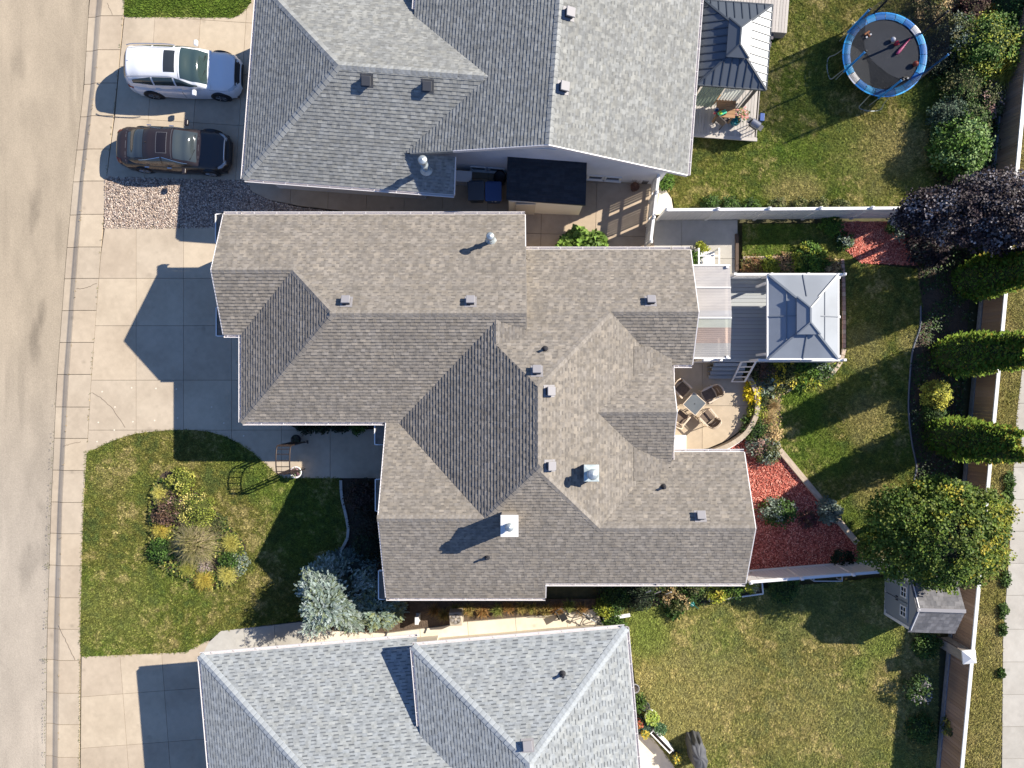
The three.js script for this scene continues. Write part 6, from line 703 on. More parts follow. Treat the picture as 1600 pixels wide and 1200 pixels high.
// broad leaves gathered in clumps over and inside an uneven crown
function crown(rx, ry, rz, cy, o) {
  const b = new LB(), { clumps, per, leaf, wid = 0.42, pal, sd = 1, low = -0.5, up = 0.5, spread = 0.2, tipPal, lobes, tipEast, tight } = o;
  for (let i = 0; i < clumps; i++) {
    let d = sph(); while (d[1] < low) d = sph(); const lump = tight ? .9 + .2 * fbm(d[0] * 2.5 + sd, d[2] * 2.5 + d[1], 3, sd) : 0.72 + 0.5 * fbm(d[0] * 1.7 + sd * 9, d[2] * 1.7 + d[1] * 1.3 + sd, 3, sd), rad = (R() < .75 ? rr(.86, 1.02) : rr(.4, .86)) * lump;
    const lb = lobes ? lobes[i % lobes.length] : [0, 0, 0, 1], x = (lb[0] + d[0] * lb[3]) * rx * rad, y = cy + (lb[1] + d[1] * lb[3]) * ry * rad, z = (lb[2] + d[2] * lb[3]) * rz * rad, tn = fbm(d[0] * 2.2 + sd, d[2] * 2.2, 2, sd + 4), base = mul3((tipPal && tn > .55 && R() < (tipEast ? clamp(.35 + (x / rx) * .6) : .75)) ? pick(tipPal) : pick(pal), tight ? rr(.72, 1.22) : rr(.62, 1.35));
    for (let j = 0; j < per; j++) { const q = sph(), s = spread * Math.cbrt(R()), ox = x + q[0] * s, oy = Math.max(.01, y + q[1] * s * .8), oz = z + q[2] * s; let e = sph(); e = [e[0] + d[0] * .6, e[1] * .6 + .12, e[2] + d[2] * .6]; const l = Math.hypot(...e); e = e.map(v => v / l); let n = [d[0] * .6 + rr(-.6, .6), up + R(), d[2] * .6 + rr(-.6, .6)]; let u = [e[1] * n[2] - e[2] * n[1], e[2] * n[0] - e[0] * n[2], e[0] * n[1] - e[1] * n[0]]; const m = Math.hypot(...u) || 1; const L = leaf * rr(.65, 1.3); b.leaf(ox, oy, oz, e[0], e[1], e[2], u[0] / m, u[1] / m, u[2] / m, L, L * wid, mul3(base, rr(.75, 1.25))); }
  }
  return b;
}
function grassMound(r, h, n, w, pal, tips, droop = 0.5) { const b = new LB(); for (let i = 0; i < n; i++) { const a = R() * 6.2832, f = Math.pow(R(), .6), R1 = r * f * rr(.7, 1.1), H = h * (1 - f * f * droop) * rr(.75, 1.15), ca = Math.cos(a), sa = Math.sin(a), bx = (R() - .5) * r * .35, bz = (R() - .5) * r * .35, tw = rr(-.25, .25); b.blade([[bx, 0, bz], [bx + ca * R1 * .3, H * .6, bz + sa * R1 * .3], [bx + Math.cos(a + tw) * R1 * .68, H * .95, bz + Math.sin(a + tw) * R1 * .68], [bx + Math.cos(a + tw * 1.6) * R1, H * (.6 + .3 * R()), bz + Math.sin(a + tw * 1.6) * R1]], w * rr(.7, 1.3), mul3(pick(pal), rr(.7, 1.25)), tips ? mul3(pick(tips), rr(.8, 1.2)) : undefined); } return b; }
function juniper(r, h, n, pal, sx = 1, sz = 1) { // short feathery sprays over several arching limbs
  const b = new LB(), limbs = []; for (let i = 0; i < 26; i++) { const a = R() * 6.2832, f = Math.sqrt(R()) * .8; limbs.push([Math.cos(a) * r * f * sx, h * (1 - f * f * .8) * rr(.6, .95), Math.sin(a) * r * f * sz, a]); }
  for (let i = 0; i < n; i++) { const l = limbs[i % limbs.length], u = sph(), q = r * .34 * Math.cbrt(R()), x0 = l[0] + u[0] * q, z0 = l[2] + u[2] * q, y0 = Math.max(.05, l[1] + u[1] * q * .8 - rr(0, .25) * h), oa = Math.atan2(z0, x0), aa = oa + rr(-1, 1), el = rr(.1, .9), L = rr(.13, .27), dx = Math.cos(aa) * Math.cos(el), dz = Math.sin(aa) * Math.cos(el), dy = Math.sin(el), k = mul3(pick(pal), rr(.65, 1.3));
    for (let j = 0; j < 8; j++) { const t = j / 8, s = j % 2 ? 1 : -1, px = x0 + dx * L * t, py = y0 + dy * L * t - .1 * t * t, pz = z0 + dz * L * t, sa = aa + s * rr(.4, 1) * (1 - t * .5), ll = L * .42 * (1.1 - t * .6), ex = Math.cos(sa), ez = Math.sin(sa); b.leaf(px, py, pz, ex * .9, .2, ez * .9, -ez, 0, ex, ll, .015, mul3(k, .7 + .6 * t)); } }
  return b;
}
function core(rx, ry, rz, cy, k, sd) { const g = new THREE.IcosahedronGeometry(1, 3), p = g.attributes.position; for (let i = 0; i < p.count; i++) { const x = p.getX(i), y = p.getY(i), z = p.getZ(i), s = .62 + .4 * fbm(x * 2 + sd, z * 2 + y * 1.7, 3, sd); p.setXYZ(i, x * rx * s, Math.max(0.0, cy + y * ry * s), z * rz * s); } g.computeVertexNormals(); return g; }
function plant(name, label, cat, px, py, hMid, build, o = {}) {
  const w = W(px, py, hMid), t = thing(name, label, cat, [w[0], o.y || 0, w[1]], o.turn || 0, o.group);
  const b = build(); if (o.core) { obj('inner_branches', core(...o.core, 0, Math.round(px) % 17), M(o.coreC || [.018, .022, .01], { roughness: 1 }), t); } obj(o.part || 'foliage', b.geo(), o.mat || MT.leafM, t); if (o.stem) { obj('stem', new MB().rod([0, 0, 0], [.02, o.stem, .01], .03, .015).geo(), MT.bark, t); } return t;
}
const PAL = { green: [[.04, .085, .013], [.055, .11, .017], [.033, .07, .013], [.07, .12, .02]], bright: [[.075, .15, .018], [.1, .18, .022], [.055, .115, .015]], olive: [[.09, .11, .03], [.12, .13, .035], [.07, .09, .025], [.14, .13, .05]], yellow: [[.48, .4, .05], [.58, .48, .07], [.38, .36, .05]], lime: [[.24, .27, .025], [.32, .33, .035], [.17, .21, .025]], gold: [[.5, .4, .03], [.45, .34, .03], [.55, .46, .06]], rust: [[.26, .13, .05], [.32, .18, .08], [.2, .1, .05], [.2, .17, .05]], tan: [[.48, .34, .16], [.56, .41, .2], [.4, .29, .13]], muted: [[.46, .42, .09], [.56, .5, .13], [.34, .34, .07]], mutedTip: [[.64, .56, .17], [.55, .49, .12]], olive2: [[.17, .2, .03], [.22, .24, .04], [.13, .16, .025]], dark: [[.02, .035, .014], [.03, .045, .018], [.015, .028, .012]], brown: [[.12, .07, .045], [.16, .1, .06], [.09, .055, .04]], purple: [[.026, .015, .017], [.038, .023, .026], [.05, .034, .037], [.018, .011, .013]], silver: [[.17, .21, .16], [.22, .26, .2], [.13, .17, .12]], pink: [[.3, .17, .13], [.36, .22, .18], [.2, .13, .1]], blue: [[.27, .34, .28], [.36, .43, .37], [.2, .26, .2], [.22, .26, .14], [.46, .52, .47]] };
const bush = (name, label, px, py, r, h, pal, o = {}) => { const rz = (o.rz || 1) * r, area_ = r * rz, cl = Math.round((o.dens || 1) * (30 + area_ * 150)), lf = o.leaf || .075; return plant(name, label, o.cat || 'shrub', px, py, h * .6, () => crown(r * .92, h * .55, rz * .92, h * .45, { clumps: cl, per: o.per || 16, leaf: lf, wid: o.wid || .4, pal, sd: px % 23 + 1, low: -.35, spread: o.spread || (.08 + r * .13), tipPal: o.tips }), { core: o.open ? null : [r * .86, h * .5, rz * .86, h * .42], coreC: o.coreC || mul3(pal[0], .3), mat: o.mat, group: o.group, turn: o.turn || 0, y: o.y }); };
const mound = (label, px, py, r, h, pal, tips, o = {}) => plant(o.name || 'ornamental_grass', label, o.cat || 'grass clump', px, py, h * .5, () => grassMound(r, h, o.n || Math.round(200 + r * 900), o.w || .009, pal, tips, o.droop), { part: 'blades', mat: MT.needle, y: o.y, group: o.group });

// front lawn island
mound('yellow grass mound at the upper corner of the front island', 250, 771, 0.512, .35, PAL.muted, PAL.mutedTip); bush('island_shrub', 'yellow green leafy shrub topping the front lawn island', 281, 752, 0.576, .5, PAL.olive2, { tips: PAL.muted }); bush('island_shrub', 'dried rosy brown shrub in the front lawn island', 271, 793, 0.7, .5, [...PAL.brown, ...PAL.olive], { tips: PAL.pink, leaf: .05, open: true }); bush('island_shrub', 'golden speckled green shrub on the house side of front island', 306, 797, 0.794, .6, PAL.olive2, { tips: PAL.mutedTip, leaf: .06 });
mound('spiky yellow orange grass at the road side of front island', 251, 828, 0.538, .4, PAL.muted, [[.5, .3, .05], [.45, .35, .05]]); mound('large fountain grass with pink tan plumes in the island middle', 303, 850, 1.254, .95, [[.2, .2, .05], [.26, .25, .07], [.15, .16, .05]], [[.48, .36, .26], [.42, .34, .2], [.3, .28, .1]], { n: 1900, w: .011, droop: .75 }); mound('pale yellow grass beside the fountain grass, house side', 360, 849, 0.538, .42, PAL.muted, [[.45, .4, .1]]);
mound('low lime yellow mound below the fountain grass', 293, 887, 0.538, .3, PAL.olive2, PAL.muted); mound('tan and purple spiky rosette at the island lower edge', 319, 883, 0.486, .35, [[.3, .22, .2], [.4, .32, .28]], [[.5, .42, .36]], { n: 110, w: .016 }); mound('golden orange grass mound at the lower tip of island', 318, 907, 0.563, .38, PAL.muted, [[.5, .33, .05]]); mound('bright yellow grass mound at lower house side of island', 356, 898, 0.589, .4, PAL.muted, PAL.mutedTip);
bush('island_shrub', 'dark green low shrub on the shaded road side of island', 252, 862, 0.538, .35, PAL.green); bush('island_shrub', 'small dark green shrub between two yellow grass mounds', 358, 876, 0.435, .3, PAL.green); bush('island_shrub', 'low green groundcover clump above the pale yellow grass', 338, 822, 0.512, .22, PAL.olive); bush('island_shrub', 'dark brown seedy shrub shaded in the island upper part', 258, 803, 0.512, .4, PAL.brown, { open: true }); bush('island_shrub', 'silvery low groundcover at the house edge of island', 372, 880, 0.448, .18, PAL.silver, { open: true });
function groundCover(ring, n, pal, label, hmax, leaf, thr = .35) { const [x0, x1, z0, z1] = bounds(ring), b = new LB(); for (let i = 0; i < n; i++) { const x = rr(x0, x1), z = rr(z0, z1); if (!inside(x, z, ring) || fbm(x * 1.6, z * 1.6, 3, 19) < thr) continue; const a = R() * 6.28, k = mul3(pick(pal), rr(.6, 1.35)); b.leaf(x, rr(.03, hmax), z, Math.cos(a), rr(0, .6), Math.sin(a), -Math.sin(a), 0, Math.cos(a), leaf * rr(.6, 1.3), leaf * .35, k); } const o = obj('ground_cover', b.geo(), MT.leafM); o.userData = { kind: 'stuff', label, category: 'ground cover' }; }
groundCover(bedFront, 8000, [...PAL.olive2, ...PAL.olive, ...PAL.green, ...PAL.muted, [.08, .06, .03]], 'mixed low growth between the front island plants', .17, .1, .25);
groundCover(beds.deckS, 4200, [...PAL.green, ...PAL.olive, ...PAL.tan, ...PAL.lime], 'mixed low growth between the perennials by the deck', .25, .09, .3);
groundCover(beds.deckN, 1500, [...PAL.rust, ...PAL.olive, ...PAL.green], 'rust and green low growth in the deck border', .15, .08, .3);
groundCover(beds.north, 11000, [...PAL.green, ...PAL.dark, ...PAL.olive], 'leafy low growth under the back border shrubs', .4, .1, .35);
groundCover(beds.veg, 2600, [...PAL.green, ...PAL.dark, ...PAL.olive], 'weedy low growth along the brown house south wall', .25, .09, .35);
// front door bed, junipers
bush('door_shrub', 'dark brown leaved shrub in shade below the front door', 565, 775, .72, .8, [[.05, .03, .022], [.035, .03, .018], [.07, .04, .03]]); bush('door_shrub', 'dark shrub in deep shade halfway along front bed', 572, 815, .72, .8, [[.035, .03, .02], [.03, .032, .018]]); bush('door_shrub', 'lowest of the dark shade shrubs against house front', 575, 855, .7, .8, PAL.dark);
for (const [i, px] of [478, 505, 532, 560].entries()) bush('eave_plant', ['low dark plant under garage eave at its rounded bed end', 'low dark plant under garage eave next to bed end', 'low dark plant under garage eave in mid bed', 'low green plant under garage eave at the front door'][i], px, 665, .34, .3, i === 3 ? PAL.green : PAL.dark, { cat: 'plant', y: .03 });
plant('blue_juniper', 'large silver blue juniper spreading over the front lawn corner', 'juniper', 514, 940, 1.6, () => juniper(1.45, 3.0, 5600, PAL.blue, 1.08, 1.08), { mat: MT.needle, core: [1.2, 1.5, 1.2, 1.1], coreC: [.03, .045, .03] });
plant('blue_juniper', 'smaller blue green juniper next to the white utility post', 'juniper', 592, 950, .7, () => juniper(.92, 1.4, 2200, [[.26, .34, .27], [.33, .41, .34], [.21, .28, .19], [.28, .31, .14]], 1.05, .95), { mat: MT.needle, core: [.75, .7, .75, .5], coreC: [.025, .04, .025] });
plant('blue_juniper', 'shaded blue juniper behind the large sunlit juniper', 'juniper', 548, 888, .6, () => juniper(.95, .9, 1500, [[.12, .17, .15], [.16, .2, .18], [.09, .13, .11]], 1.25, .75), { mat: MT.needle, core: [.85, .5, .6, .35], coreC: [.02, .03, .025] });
// daylily strip
for (let i = 0; i < 13; i++) { const px = 676 + i * 19.5 + rr(-4, 4), py = 958 - i * .6 + rr(-5, 4); mound(['rust tinged daylily clump', 'faded yellow green daylily clump', 'green daylily clump'][i % 3] + [' beside the utility post', ' left of air conditioner', ' just behind air conditioner', ' right of air conditioner', ' two clumps past air conditioner', ' three clumps past air conditioner', ' in middle of sunny strip', ' below the house eave corner', ' under the stepped eave corner', ' before the push spreader', ' behind the push spreader', ' between spreader and bicycle', ' behind the bicycle'][i], px, py, .42, .38, i % 3 === 2 ? [[.12, .2, .03], [.16, .22, .05]] : [[.28, .2, .06], [.2, .18, .05], [.34, .16, .06]], i % 2 ? [[.35, .3, .1]] : [[.38, .2, .08]], { n: 210, w: .014, name: 'daylily', cat: 'daylily', y: -.03 }); }
bush('path_shrub', 'pale yellow green plant at the end of the pale path', 945, 950, .4, .45, PAL.lime, { cat: 'plant' }); bush('path_shrub', 'green low plant under downspout extension', 958, 977, .5, .25, PAL.green, { cat: 'plant' });
// vegetables by the south wall
bush('vegetable_plant', 'tan and green dried vegetable plant beside teal can', 1060, 934, .55, .6, PAL.olive, { tips: PAL.tan, cat: 'vegetable plant', open: true }); bush('vegetable_plant', 'dark green vegetable plant against the house by teal can', 1082, 922, .55, .8, PAL.green, { tips: PAL.olive, cat: 'vegetable plant' }); bush('vegetable_plant', 'yellow leaved vegetable plant at near corner of raised bed', 1120, 927, .4, .8, PAL.lime, { tips: PAL.yellow, cat: 'vegetable plant', open: true }); bush('vegetable_plant', 'bright green vegetable plant in the middle of raised bed', 1146, 918, .5, .8, PAL.bright, { tips: PAL.lime, cat: 'vegetable plant' }); bush('vegetable_plant', 'pale flowering plant at the fence end of raised bed', 1172, 914, .42, .7, PAL.lime, { tips: [[.5, .5, .3]], cat: 'vegetable plant', open: true }); bush('vegetable_plant', 'shaded leafy plant next to the three garden stakes', 960, 938, .6, .5, PAL.green, { cat: 'vegetable plant' }); bush('vegetable_plant', 'low dark plant under the eave before the stakes', 1000, 932, .6, .4, PAL.dark, { cat: 'vegetable plant' }); bush('vegetable_plant', 'dark squash vine in grass beside the teal can', 1052, 950, .4, .2, PAL.green, { cat: 'vegetable plant', open: true, leaf: .12 });
// hosta by the north wall
for (const [i, [px, py, r]] of [[884, 382, .3], [907, 377, .52], [930, 381, .42]].entries()) bush('hosta', ['big leaf plant at gate-far end of the hosta clump', 'largest bright green big leaf plant by brown house wall', 'big leaf plant nearest the picket gate fence'][i], px, py, r, .55, [[.16, .26, .045], [.22, .32, .07], [.11, .19, .035]], { leaf: .2, wid: .45, per: 7, cat: 'plant', y: .03 });
bush('wall_plant', 'climbing green plant in the corner by slatted platform', 1084, 405, .3, .9, PAL.bright, { cat: 'plant' }); bush('wall_plant', 'thin pale green plant on concrete above the slatted platform', 1096, 388, .26, .6, PAL.lime, { cat: 'plant', open: true });
// small shrubs along the north fence
for (const [i, px] of [1110, 1143, 1174, 1215, 1250, 1282, 1314].entries()) bush('fence_shrub', ['first', 'second', 'third', 'fourth', 'fifth', 'sixth', 'seventh'][i] + ' small shrub along white fence counted from the walkway', px, 322 - (i % 2), rr(.3, .4), rr(.4, .55), i < 3 ? PAL.green : PAL.olive, { group: 'small shrubs along the vinyl fence' });
bush('corner_shrub', 'small green shrub at grey house corner by the walkway', 1041, 284, .32, .35, PAL.bright);
// neighbour's back border
bush('border_shrub', 'large mid green shrub spreading toward the boundary fence', 1550, 66, 1.322, 1.6, PAL.bright, { tips: PAL.lime, leaf: .09 }); bush('border_shrub', 'pale green fine shrub beside trampoline', 1500, 52, 0.862, 1.2, PAL.olive, { tips: PAL.silver }); bush('border_shrub', 'dark reddish shrub in top corner of border', 1522, 6, 0.69, 1.0, [[.08, .03, .025], [.06, .05, .02]]); bush('flower_clump', 'orange flowering clump in the dark upper border', 1547, 22, 0.368, .6, [[.6, .28, .02], [.5, .2, .02], [.1, .12, .03]], { cat: 'flowers' }); bush('border_shrub', 'dark broad shrub at the very top by boundary fence', 1588, 12, 0.92, 1.2, PAL.green); bush('border_shrub', 'tawny dried grass shrub at top beside trampoline net', 1462, 6, 0.805, .7, PAL.olive, { tips: PAL.tan, open: true });
mound('yellow olive feathery grass against the boundary fence cap', 1560, 106, 1.15, 1.2, PAL.olive, PAL.yellow, { n: 1500, w: .012 }); bush('border_shrub', 'small rust red shrub between feathery grass and trampoline', 1523, 108, 0.483, .7, [[.2, .07, .05], [.12, .06, .04]]); bush('border_shrub', 'mixed green shrub in the middle of border', 1508, 132, 0.977, 1.1, PAL.olive, { tips: PAL.green }); bush('border_shrub', 'pinkish brown faded shrub near the boundary fence', 1546, 156, 0.713, 1.1, PAL.olive, { tips: PAL.pink }); bush('border_shrub', 'blue green leafy shrub at the lawn edge of border', 1486, 178, 0.805, 1.1, [[.06, .1, .06], [.08, .12, .07]]); bush('border_shrub', 'speckled green shrub above the glossy bright one', 1522, 185, 0.862, 1.3, PAL.green, { tips: PAL.olive });
bush('border_shrub', 'glossy bright green broadleaf shrub at border lower end', 1508, 228, 1.265, 1.6, PAL.bright, { leaf: .11, tips: [[.2, .3, .1]] }); bush('border_shrub', 'dull green shrub on fence side of the glossy shrub', 1480, 205, 0.69, .9, PAL.green); bush('border_shrub', 'dark low shrub between border and trampoline lawn', 1470, 95, 0.69, .7, PAL.dark);
// yard north bed
bush('bed_shrub', 'small green shrub in fence shade above the rust border', 1300, 352, .42, .5, PAL.bright); bush('bed_shrub', 'white flecked small shrub on shaded red bark', 1322, 375, .36, .4, PAL.green, { tips: PAL.silver, open: true }); bush('bed_shrub', 'green shrub with pale edges at fence end by purple tree', 1408, 352, .5, .8, PAL.green, { tips: PAL.silver });
bush('border_plant', 'rust coloured low plant at concrete end of deck border', 1176, 416, .48, .3, PAL.rust, { cat: 'plant', leaf: .06, open: true }); bush('border_plant', 'yellow green low plant between two rust plants', 1203, 416, .45, .3, PAL.lime, { cat: 'plant', open: true }); bush('border_plant', 'second rust tan plant of the deck border', 1228, 411, .45, .28, [[.4, .26, .13], [.3, .18, .09], [.15, .15, .05]], { cat: 'plant', open: true }); bush('border_plant', 'fresh green arching plant in deck border by gazebo', 1267, 406, .72, .55, PAL.bright, { cat: 'plant', leaf: .13, wid: .25, tips: PAL.lime }); bush('border_plant', 'dry tan plant at the gazebo corner of border', 1299, 416, .35, .35, PAL.rust, { cat: 'plant', tips: PAL.tan, open: true });
// bed south of the deck
bush('perennial', 'brown seed headed perennial right beside the deck stairs', 1187, 583, 0.64, .6, PAL.brown, { cat: 'plant', open: true, tips: PAL.olive }); bush('perennial', 'dark green perennial against the deck rail by stairs', 1176, 575, 0.512, .5, PAL.dark, { cat: 'plant' }); bush('perennial', 'grey green large leaved plant below the brown perennial', 1199, 602, 0.538, .4, PAL.silver, { cat: 'plant', leaf: .17, per: 6 }); bush('perennial', 'golden flowering perennial along deck rail middle', 1226, 588, 0.704, .5, PAL.olive, { cat: 'plant', tips: PAL.gold }); bush('perennial', 'arching green daylily leaves near gazebo end of bed', 1256, 582, 0.704, .45, PAL.bright, { cat: 'plant', leaf: .16, wid: .16, tips: PAL.lime }); bush('perennial', 'pale green whitish plant at rounded end of bed', 1281, 578, 0.614, .4, PAL.green, { cat: 'plant', tips: PAL.silver }); bush('perennial', 'dark shade plant tucked under gazebo rail', 1240, 571, 0.512, .35, PAL.dark, { cat: 'plant' });
bush('yellow_flowers', 'bright yellow flowers beside the patio wall', 1179, 614, 0.384, .5, [[.75, .58, .01], [.7, .5, .01], [.65, .55, .02]], { cat: 'flowers', rz: 1.6 }); bush('perennial', 'green perennial behind the bright yellow flowers', 1193, 625, 0.538, .45, PAL.olive, { cat: 'plant', tips: PAL.green }); mound('tall tan dry grass at lawn edge of patio bed', 1206, 634, 0.538, .5, PAL.tan, PAL.tan, { n: 500 }); mound('wide straw coloured dry grass below the tall tan one', 1198, 656, 0.704, .45, PAL.tan, PAL.tan, { n: 700 }); bush('perennial', 'yellow green perennial beside wall in mid bed', 1184, 645, 0.461, .4, PAL.lime, { cat: 'plant' }); bush('perennial', 'dark green perennial by the lower patio wall bend', 1182, 669, 0.589, .45, PAL.green, { cat: 'plant' }); bush('perennial', 'thin straw plant between dark perennial and lawn', 1206, 678, 0.41, .4, PAL.tan, { cat: 'plant', open: true }); bush('perennial', 'rosy grey plant at the top of red bark', 1187, 697, 0.538, .45, PAL.pink, { cat: 'plant', tips: PAL.silver, open: true }); bush('perennial', 'green plant leaning over the red bark corner', 1201, 705, 0.538, .5, PAL.olive, { cat: 'plant', tips: PAL.silver });
// on the red bark
bush('bark_shrub', 'dark green shrub in the middle of red bark', 1217, 801, .8, .75, PAL.green, { rz: .72, tips: PAL.silver, leaf: .085 }); bush('bark_shrub', 'pale grey green shrub over the timber edging', 1296, 798, .5, .6, PAL.silver, { leaf: .1 }); bush('bark_shrub', 'dusty rose small shrub between the two bark shrubs', 1262, 812, .35, .3, [[.16, .05, .05], [.1, .06, .04]], { open: true }); bush('bark_shrub', 'low dark shrub along vinyl fence under the round tree', 1318, 876, .45, .4, PAL.dark, { open: true });
// back yard of the south house
bush('south_shrub', 'shaded low plant along south vinyl fence by thin frame', 1225, 920, .6, .4, PAL.green, { cat: 'plant' }); bush('south_shrub', 'loose rose bush with pale blooms in fence shade', 1437, 1078, .55, .9, PAL.green, { tips: [[.1, .16, .06], [.4, .36, .36]], open: true }); bush('south_shrub', 'dark plant beside the shed wall in fence shade', 1450, 1010, .6, .6, PAL.green, { open: true }); bush('south_shrub', 'yellow leaved vine growing on the boundary fence', 1488, 1138, .36, .9, PAL.olive, { tips: PAL.yellow, open: true }); bush('south_shrub', 'lowest dark green plant along the shaded boundary fence', 1440, 1140, .6, .5, PAL.green); bush('south_shrub', 'green plant against blue grey house above lime pot', 996, 1100, .4, .5, PAL.green, { cat: 'plant' }); bush('south_shrub', 'bluish green plant behind the yellow flower pot', 1005, 1136, .36, .5, [[.05, .1, .06], [.08, .13, .09]], { cat: 'plant' });
for (const [i, [px, py, r]] of [[1577, 752, .36], [1577, 775, .3], [1571, 905, .32], [1568, 955, .3], [1567, 984, .22], [1565, 1052, .16]].entries()) bush('verge_weed', ['tallest', 'second', 'third', 'fourth', 'fifth', 'last small'][i] + ' dark green weed tuft along outer path edge counted downward', px, py, r * .55, .14, PAL.green, { cat: 'weed', rz: 2 });
// dark ground cover in the east bed
{ const ring = beds.east, [x0, x1, z0, z1] = bounds(ring), b = new LB(); for (let i = 0; i < 9000; i++) { const x = rr(x0, x1), z = rr(z0, z1); if (!inside(x, z, ring) || fbm(x * 1.4, z * 1.4, 3, 9) < .4) continue; const a = R() * 6.28, k = mul3(pick([...PAL.dark, ...PAL.green, [.04, .06, .03], [.13, .15, .1]]), rr(.7, 1.4)); b.leaf(x, rr(.03, .3), z, Math.cos(a), .2, Math.sin(a), -Math.sin(a), 0, Math.cos(a), rr(.06, .12), .03, k); } const o = obj('ground_cover', b.geo(), MT.leafM); o.userData = { kind: 'stuff', label: 'dark ground cover under the columnar cedars', category: 'ground cover' }; }

// columnar cedars: several leaders, upright fans of scale leaves
function cedar(label, px, py, r, h, leaders, turn) {
  const w = W(px, py, 0), t = thing('columnar_cedar', label, 'cedar tree', [w[0], 0, w[1]], 0), b = new LB(), pal = [[.15, .24, .03], [.19, .28, .038], [.21, .29, .042], [.12, .19, .024]], tip = [[.34, .28, .04], [.3, .22, .035], [.22, .24, .035]], cores = new MB();
  leaders.forEach(([ox, oz, k, rk], li) => { const H = h * k, prof = f => r * rk * (f < .25 ? lerp(.72, 1, f / .25) : Math.pow(Math.max(0, 1 - (f - .25) / .75), .62)), n = Math.round(3800 * rk * rk * k) + 500;
    for (let i = 0; i < n; i++) { const f = Math.pow(R(), .85), a = R() * 6.2832, lump = .74 + .52 * fbm(Math.cos(a) * 2.4 + li * 7, f * 9 + Math.sin(a) * 2.4, 3, 77), q = prof(f) * lump * rr(.82, 1.04), x = ox * (.5 + .5 * f) + Math.cos(a) * q, z = oz * (.5 + .5 * f) + Math.sin(a) * q, y = .1 + f * H, up = rr(.15, .7), ta = a + rr(-1.2, 1.2), dx = Math.cos(a) * (1 - up) + rr(-.15, .15), dz = Math.sin(a) * (1 - up) + rr(-.15, .15), dl = Math.hypot(dx, up, dz), k2 = mul3(R() < .12 + .35 * Math.max(0, f - .5) ? pick(tip) : pick(pal), rr(.65, 1.3)); b.leaf(x, y, z, dx / dl, up / dl, dz / dl, -Math.sin(a) * .95 + rr(-.2, .2), rr(-.3, .3), Math.cos(a) * .95 + rr(-.2, .2), rr(.1, .2), rr(.035, .06), k2); }
    for (let j = 0; j < 12; j++) { const f0 = j / 12, f1 = (j + 1) / 12, A = prof(f0) * .8, B = prof(f1) * .8; cores.rod([ox * (.5 + .5 * f0), .1 + f0 * H, oz * (.5 + .5 * f0)], [ox * (.5 + .5 * f1), .1 + f1 * H, oz * (.5 + .5 * f1)], A, Math.max(.01, B), 12); } });
  obj('trunk', new MB().rod([0, -.1, 0], [0, h * .6, 0], .09, .03).geo(), MT.bark, t); const c = obj('crown', b.geo(), MT.needle, t); obj('inner_branches', cores.geo(), M([.03, .05, .012], { roughness: 1 }), c); return t;
}
cedar('columnar cedar just below the purple leaved tree', 1504, 440, 1.0, 4.5, [[0, .05, 1, .82], [.2, -.45, .95, .6], [.1, .45, .85, .55]]);
cedar('columnar cedar between the yellow shrub and gazebo lawn', 1472, 556, 1.0, 5.2, [[0, 0, .92, .85], [.2, -.42, 1, .55], [.35, .35, .97, .58]]);
cedar('columnar cedar directly above the big round tree', 1461, 681, 1.0, 5.1, [[0, -.1, .93, .8], [.25, .35, 1, .62], [.3, -.42, .9, .5]]);
bush('yellow_shrub', 'round bright yellow leaved shrub between two cedars', 1466, 617, .62, 1.2, [[.34, .33, .04], [.42, .38, .05], [.25, .27, .04]], { leaf: .08 }); bush('bed_shrub', 'green shrub beside cedar and the round tree top', 1462, 650, .5, .9, PAL.green);
// broadleaf trees
function tree(name, label, px, py, hc, rx, ry, rz, o) {
  const w = W(px, py, hc), t = thing(name, label, 'tree', [w[0], 0, w[1]]), m = new MB(); m.rod([0, -.1, 0], [.05, hc * .55, .03], .15, .11, 10); for (let i = 0; i < 7; i++) { const a = i * .9 + .3, e = [Math.cos(a) * rx * .6, hc + rr(-.3, .8), Math.sin(a) * rz * .6], md = [e[0] * .4, hc * .75, e[2] * .4]; m.rod([.05, hc * .5, .03], md, .08, .05, 7).rod(md, e, .05, .02, 6); } obj('trunk', m.geo(), MT.bark, t);
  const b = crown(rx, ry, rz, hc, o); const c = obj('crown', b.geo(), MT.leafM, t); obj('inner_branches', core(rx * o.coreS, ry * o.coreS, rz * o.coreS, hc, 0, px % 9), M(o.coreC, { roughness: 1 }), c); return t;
}
tree('round_tree', 'big round green and yellow leaved tree over the garden shed', 1463, 832, 3.2, 2.62, 2.1, 2.15, { lobes: [[0, 0, 0, .78], [.5, .1, -.3, .5], [.52, -.05, .35, .48], [-.5, -.1, .3, .5], [-.48, .05, -.32, .5], [.05, .25, .05, .6], [.1, 0, .55, .44], [.0, .05, -.56, .44], [.72, -.2, .05, .3]], tipEast: true, tight: true, clumps: 2300, per: 26, leaf: .1, wid: .42, pal: [[.075, .125, .013], [.1, .15, .016], [.12, .155, .017], [.06, .105, .012]], tipPal: [[.24, .24, .02], [.18, .21, .018], [.31, .26, .024]], sd: 3, low: -.55, spread: .24, coreS: .72, coreC: [.014, .02, .007] });
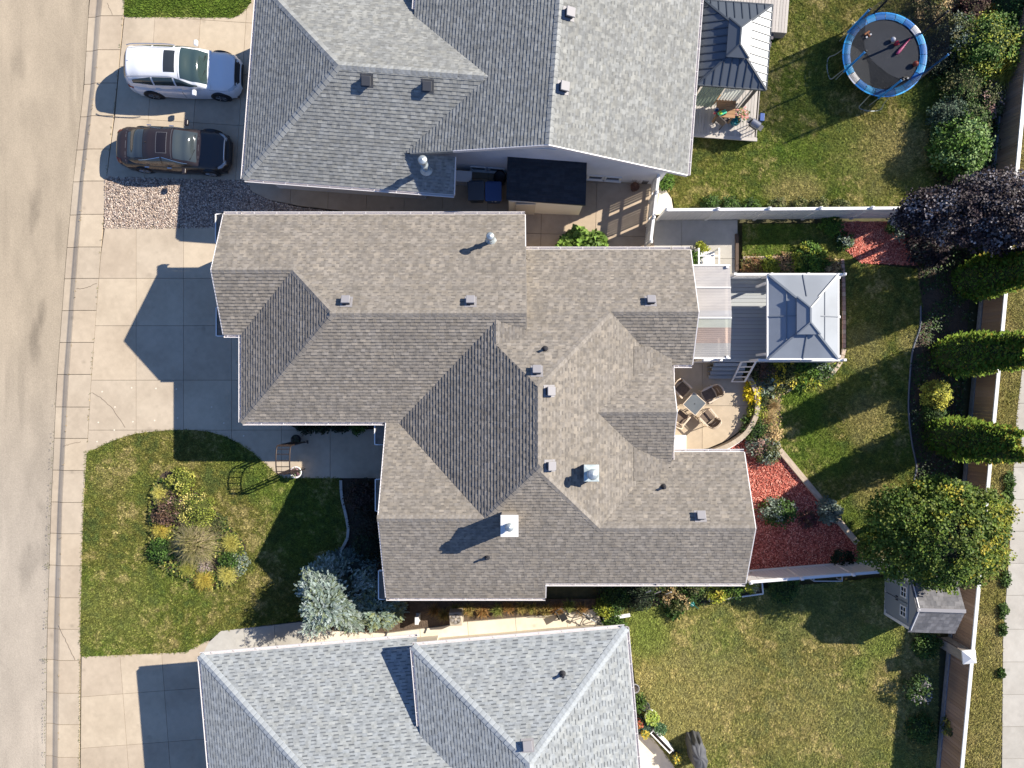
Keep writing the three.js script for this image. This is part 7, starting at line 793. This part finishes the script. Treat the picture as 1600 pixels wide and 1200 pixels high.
tree('purple_tree', 'wide dark purple leaved tree at the boundary fence', 1530, 325, 4.0, 2.6, 1.6, 1.2, { lobes: [[-.1, 0, 0, .6], [.35, .1, -.15, .6], [.5, .2, .25, .5], [-.55, -.15, -.1, .42], [-.75, -.35, .3, .3], [.1, .2, -.45, .5], [-.3, -.2, .5, .42], [.7, .1, -.3, .35], [-.72, -.3, .05, .25]], tight: true, clumps: 1700, per: 24, leaf: .085, wid: .45, pal: [...PAL.purple, [.09, .075, .078], [.28, .25, .25]], sd: 5, low: -.5, spread: .26, coreS: .5, coreC: [.006, .004, .005] });
tree('purple_tree', 'lower dark purple tree between the fence end and cedar', 1580, 360, 3.2, 1.8, 1.1, .75, { clumps: 300, per: 22, leaf: .12, wid: .45, pal: [...PAL.purple, [.09, .07, .075], [.26, .23, .23]], sd: 7, low: -.5, spread: .28, coreS: .55, coreC: [.006, .004, .005] });
bush('dark_shrub', 'dark purple black undergrowth shrub in purple tree shade', 1452, 385, .9, 1.1, [...PAL.purple, [.03, .04, .03]], { leaf: .1 });

// weeds and dry tufts along paving joints and the gutter line
{ const b = new LB(), clump = (px, py, n, sp, pal) => { const w = W(px, py); for (let i = 0; i < n; i++) { const x = w[0] + rr(-sp, sp), z = w[1] + rr(-sp, sp), a = R() * 6.28, k = mul3(pick(pal), rr(.7, 1.3)); b.leaf(x, .02, z, Math.cos(a), rr(.2, .8), Math.sin(a), -Math.sin(a), 0, Math.cos(a), rr(.025, .06), .008, k); } }, pal = [...PAL.olive, ...PAL.tan, ...PAL.green, [.05, .04, .03]];
  for (let y = 20; y < 1200; y += 5) { if (R() < .3) clump(lineX('walk', y), y, 5, .03, pal); if (y > 620 && R() < .45) clump(lineX('road', y) + 1, y, 6, .03, [[.06, .05, .04], ...PAL.olive]); if (R() < .12) clump(lineX('back', y), y, 5, .025, [[.06, .05, .04], ...PAL.tan]); } for (let y = 1030; y < 1200; y += 3) clump(lineX('walk', y) + 1, y, 5, .035, PAL.olive);
  for (const y of [885, 1032]) clump(lineX('road', y), y, 40, .1, PAL.olive); for (let x = 170; x < 370; x += 4) if (R() < .5) clump(x, 354, 4, .03, pal);
  const o = obj('joint_weeds', b.geo(), MT.needle); o.userData = { kind: 'stuff', label: 'sparse weeds in the paving joints and along the gutter', category: 'weeds' }; }
// hairline cracks in the pavement
for (const pts of [[[92, 977], [104, 1002], [118, 1031]], [[100, 697], [110, 694], [127, 690]], [[143, 613], [160, 623], [178, 640], [196, 668]], [[168, 5], [176, 24]], [[120, 452], [137, 449], [152, 443]]]) { const b = new MB(), P = []; for (let i = 0; i + 1 < pts.length; i++) for (let j = 0; j < 6; j++) P.push([lerp(pts[i][0], pts[i + 1][0], j / 6) + rr(-.8, .8), lerp(pts[i][1], pts[i + 1][1], j / 6) + rr(-.8, .8)]); P.push(pts.at(-1)); for (let i = 0; i + 1 < P.length; i++) { const a = W(...P[i]), c = W(...P[i + 1]), l = Math.hypot(c[0] - a[0], c[1] - a[1]), nx = -(c[1] - a[1]) / l * .008, nz = (c[0] - a[0]) / l * .008; b.quad([a[0] - nx, .0275, a[1] - nz], [a[0] + nx, .0275, a[1] + nz], [c[0] + nx, .0275, c[1] + nz], [c[0] - nx, .0275, c[1] - nz]); } const o = obj('pavement_crack', b.geo(), M([.16, .12, .09], { roughness: 1, side: THREE.DoubleSide })); o.userData.kind = 'structure'; }
// garden hose by the corner of the blue grey house
tag(obj('garden_hose', tubeGeo([[326, 1006], [345, 1005], [362, 1007], [380, 1006]].map(p => { const q = W(...p); return [q[0], -.05, q[1]]; }), .03, 24, 7), M([.08, .3, .36], { roughness: .5 })), 'thin teal hose lying at the corner of blue grey house', 'hose');
renderer.render(scene, camera);
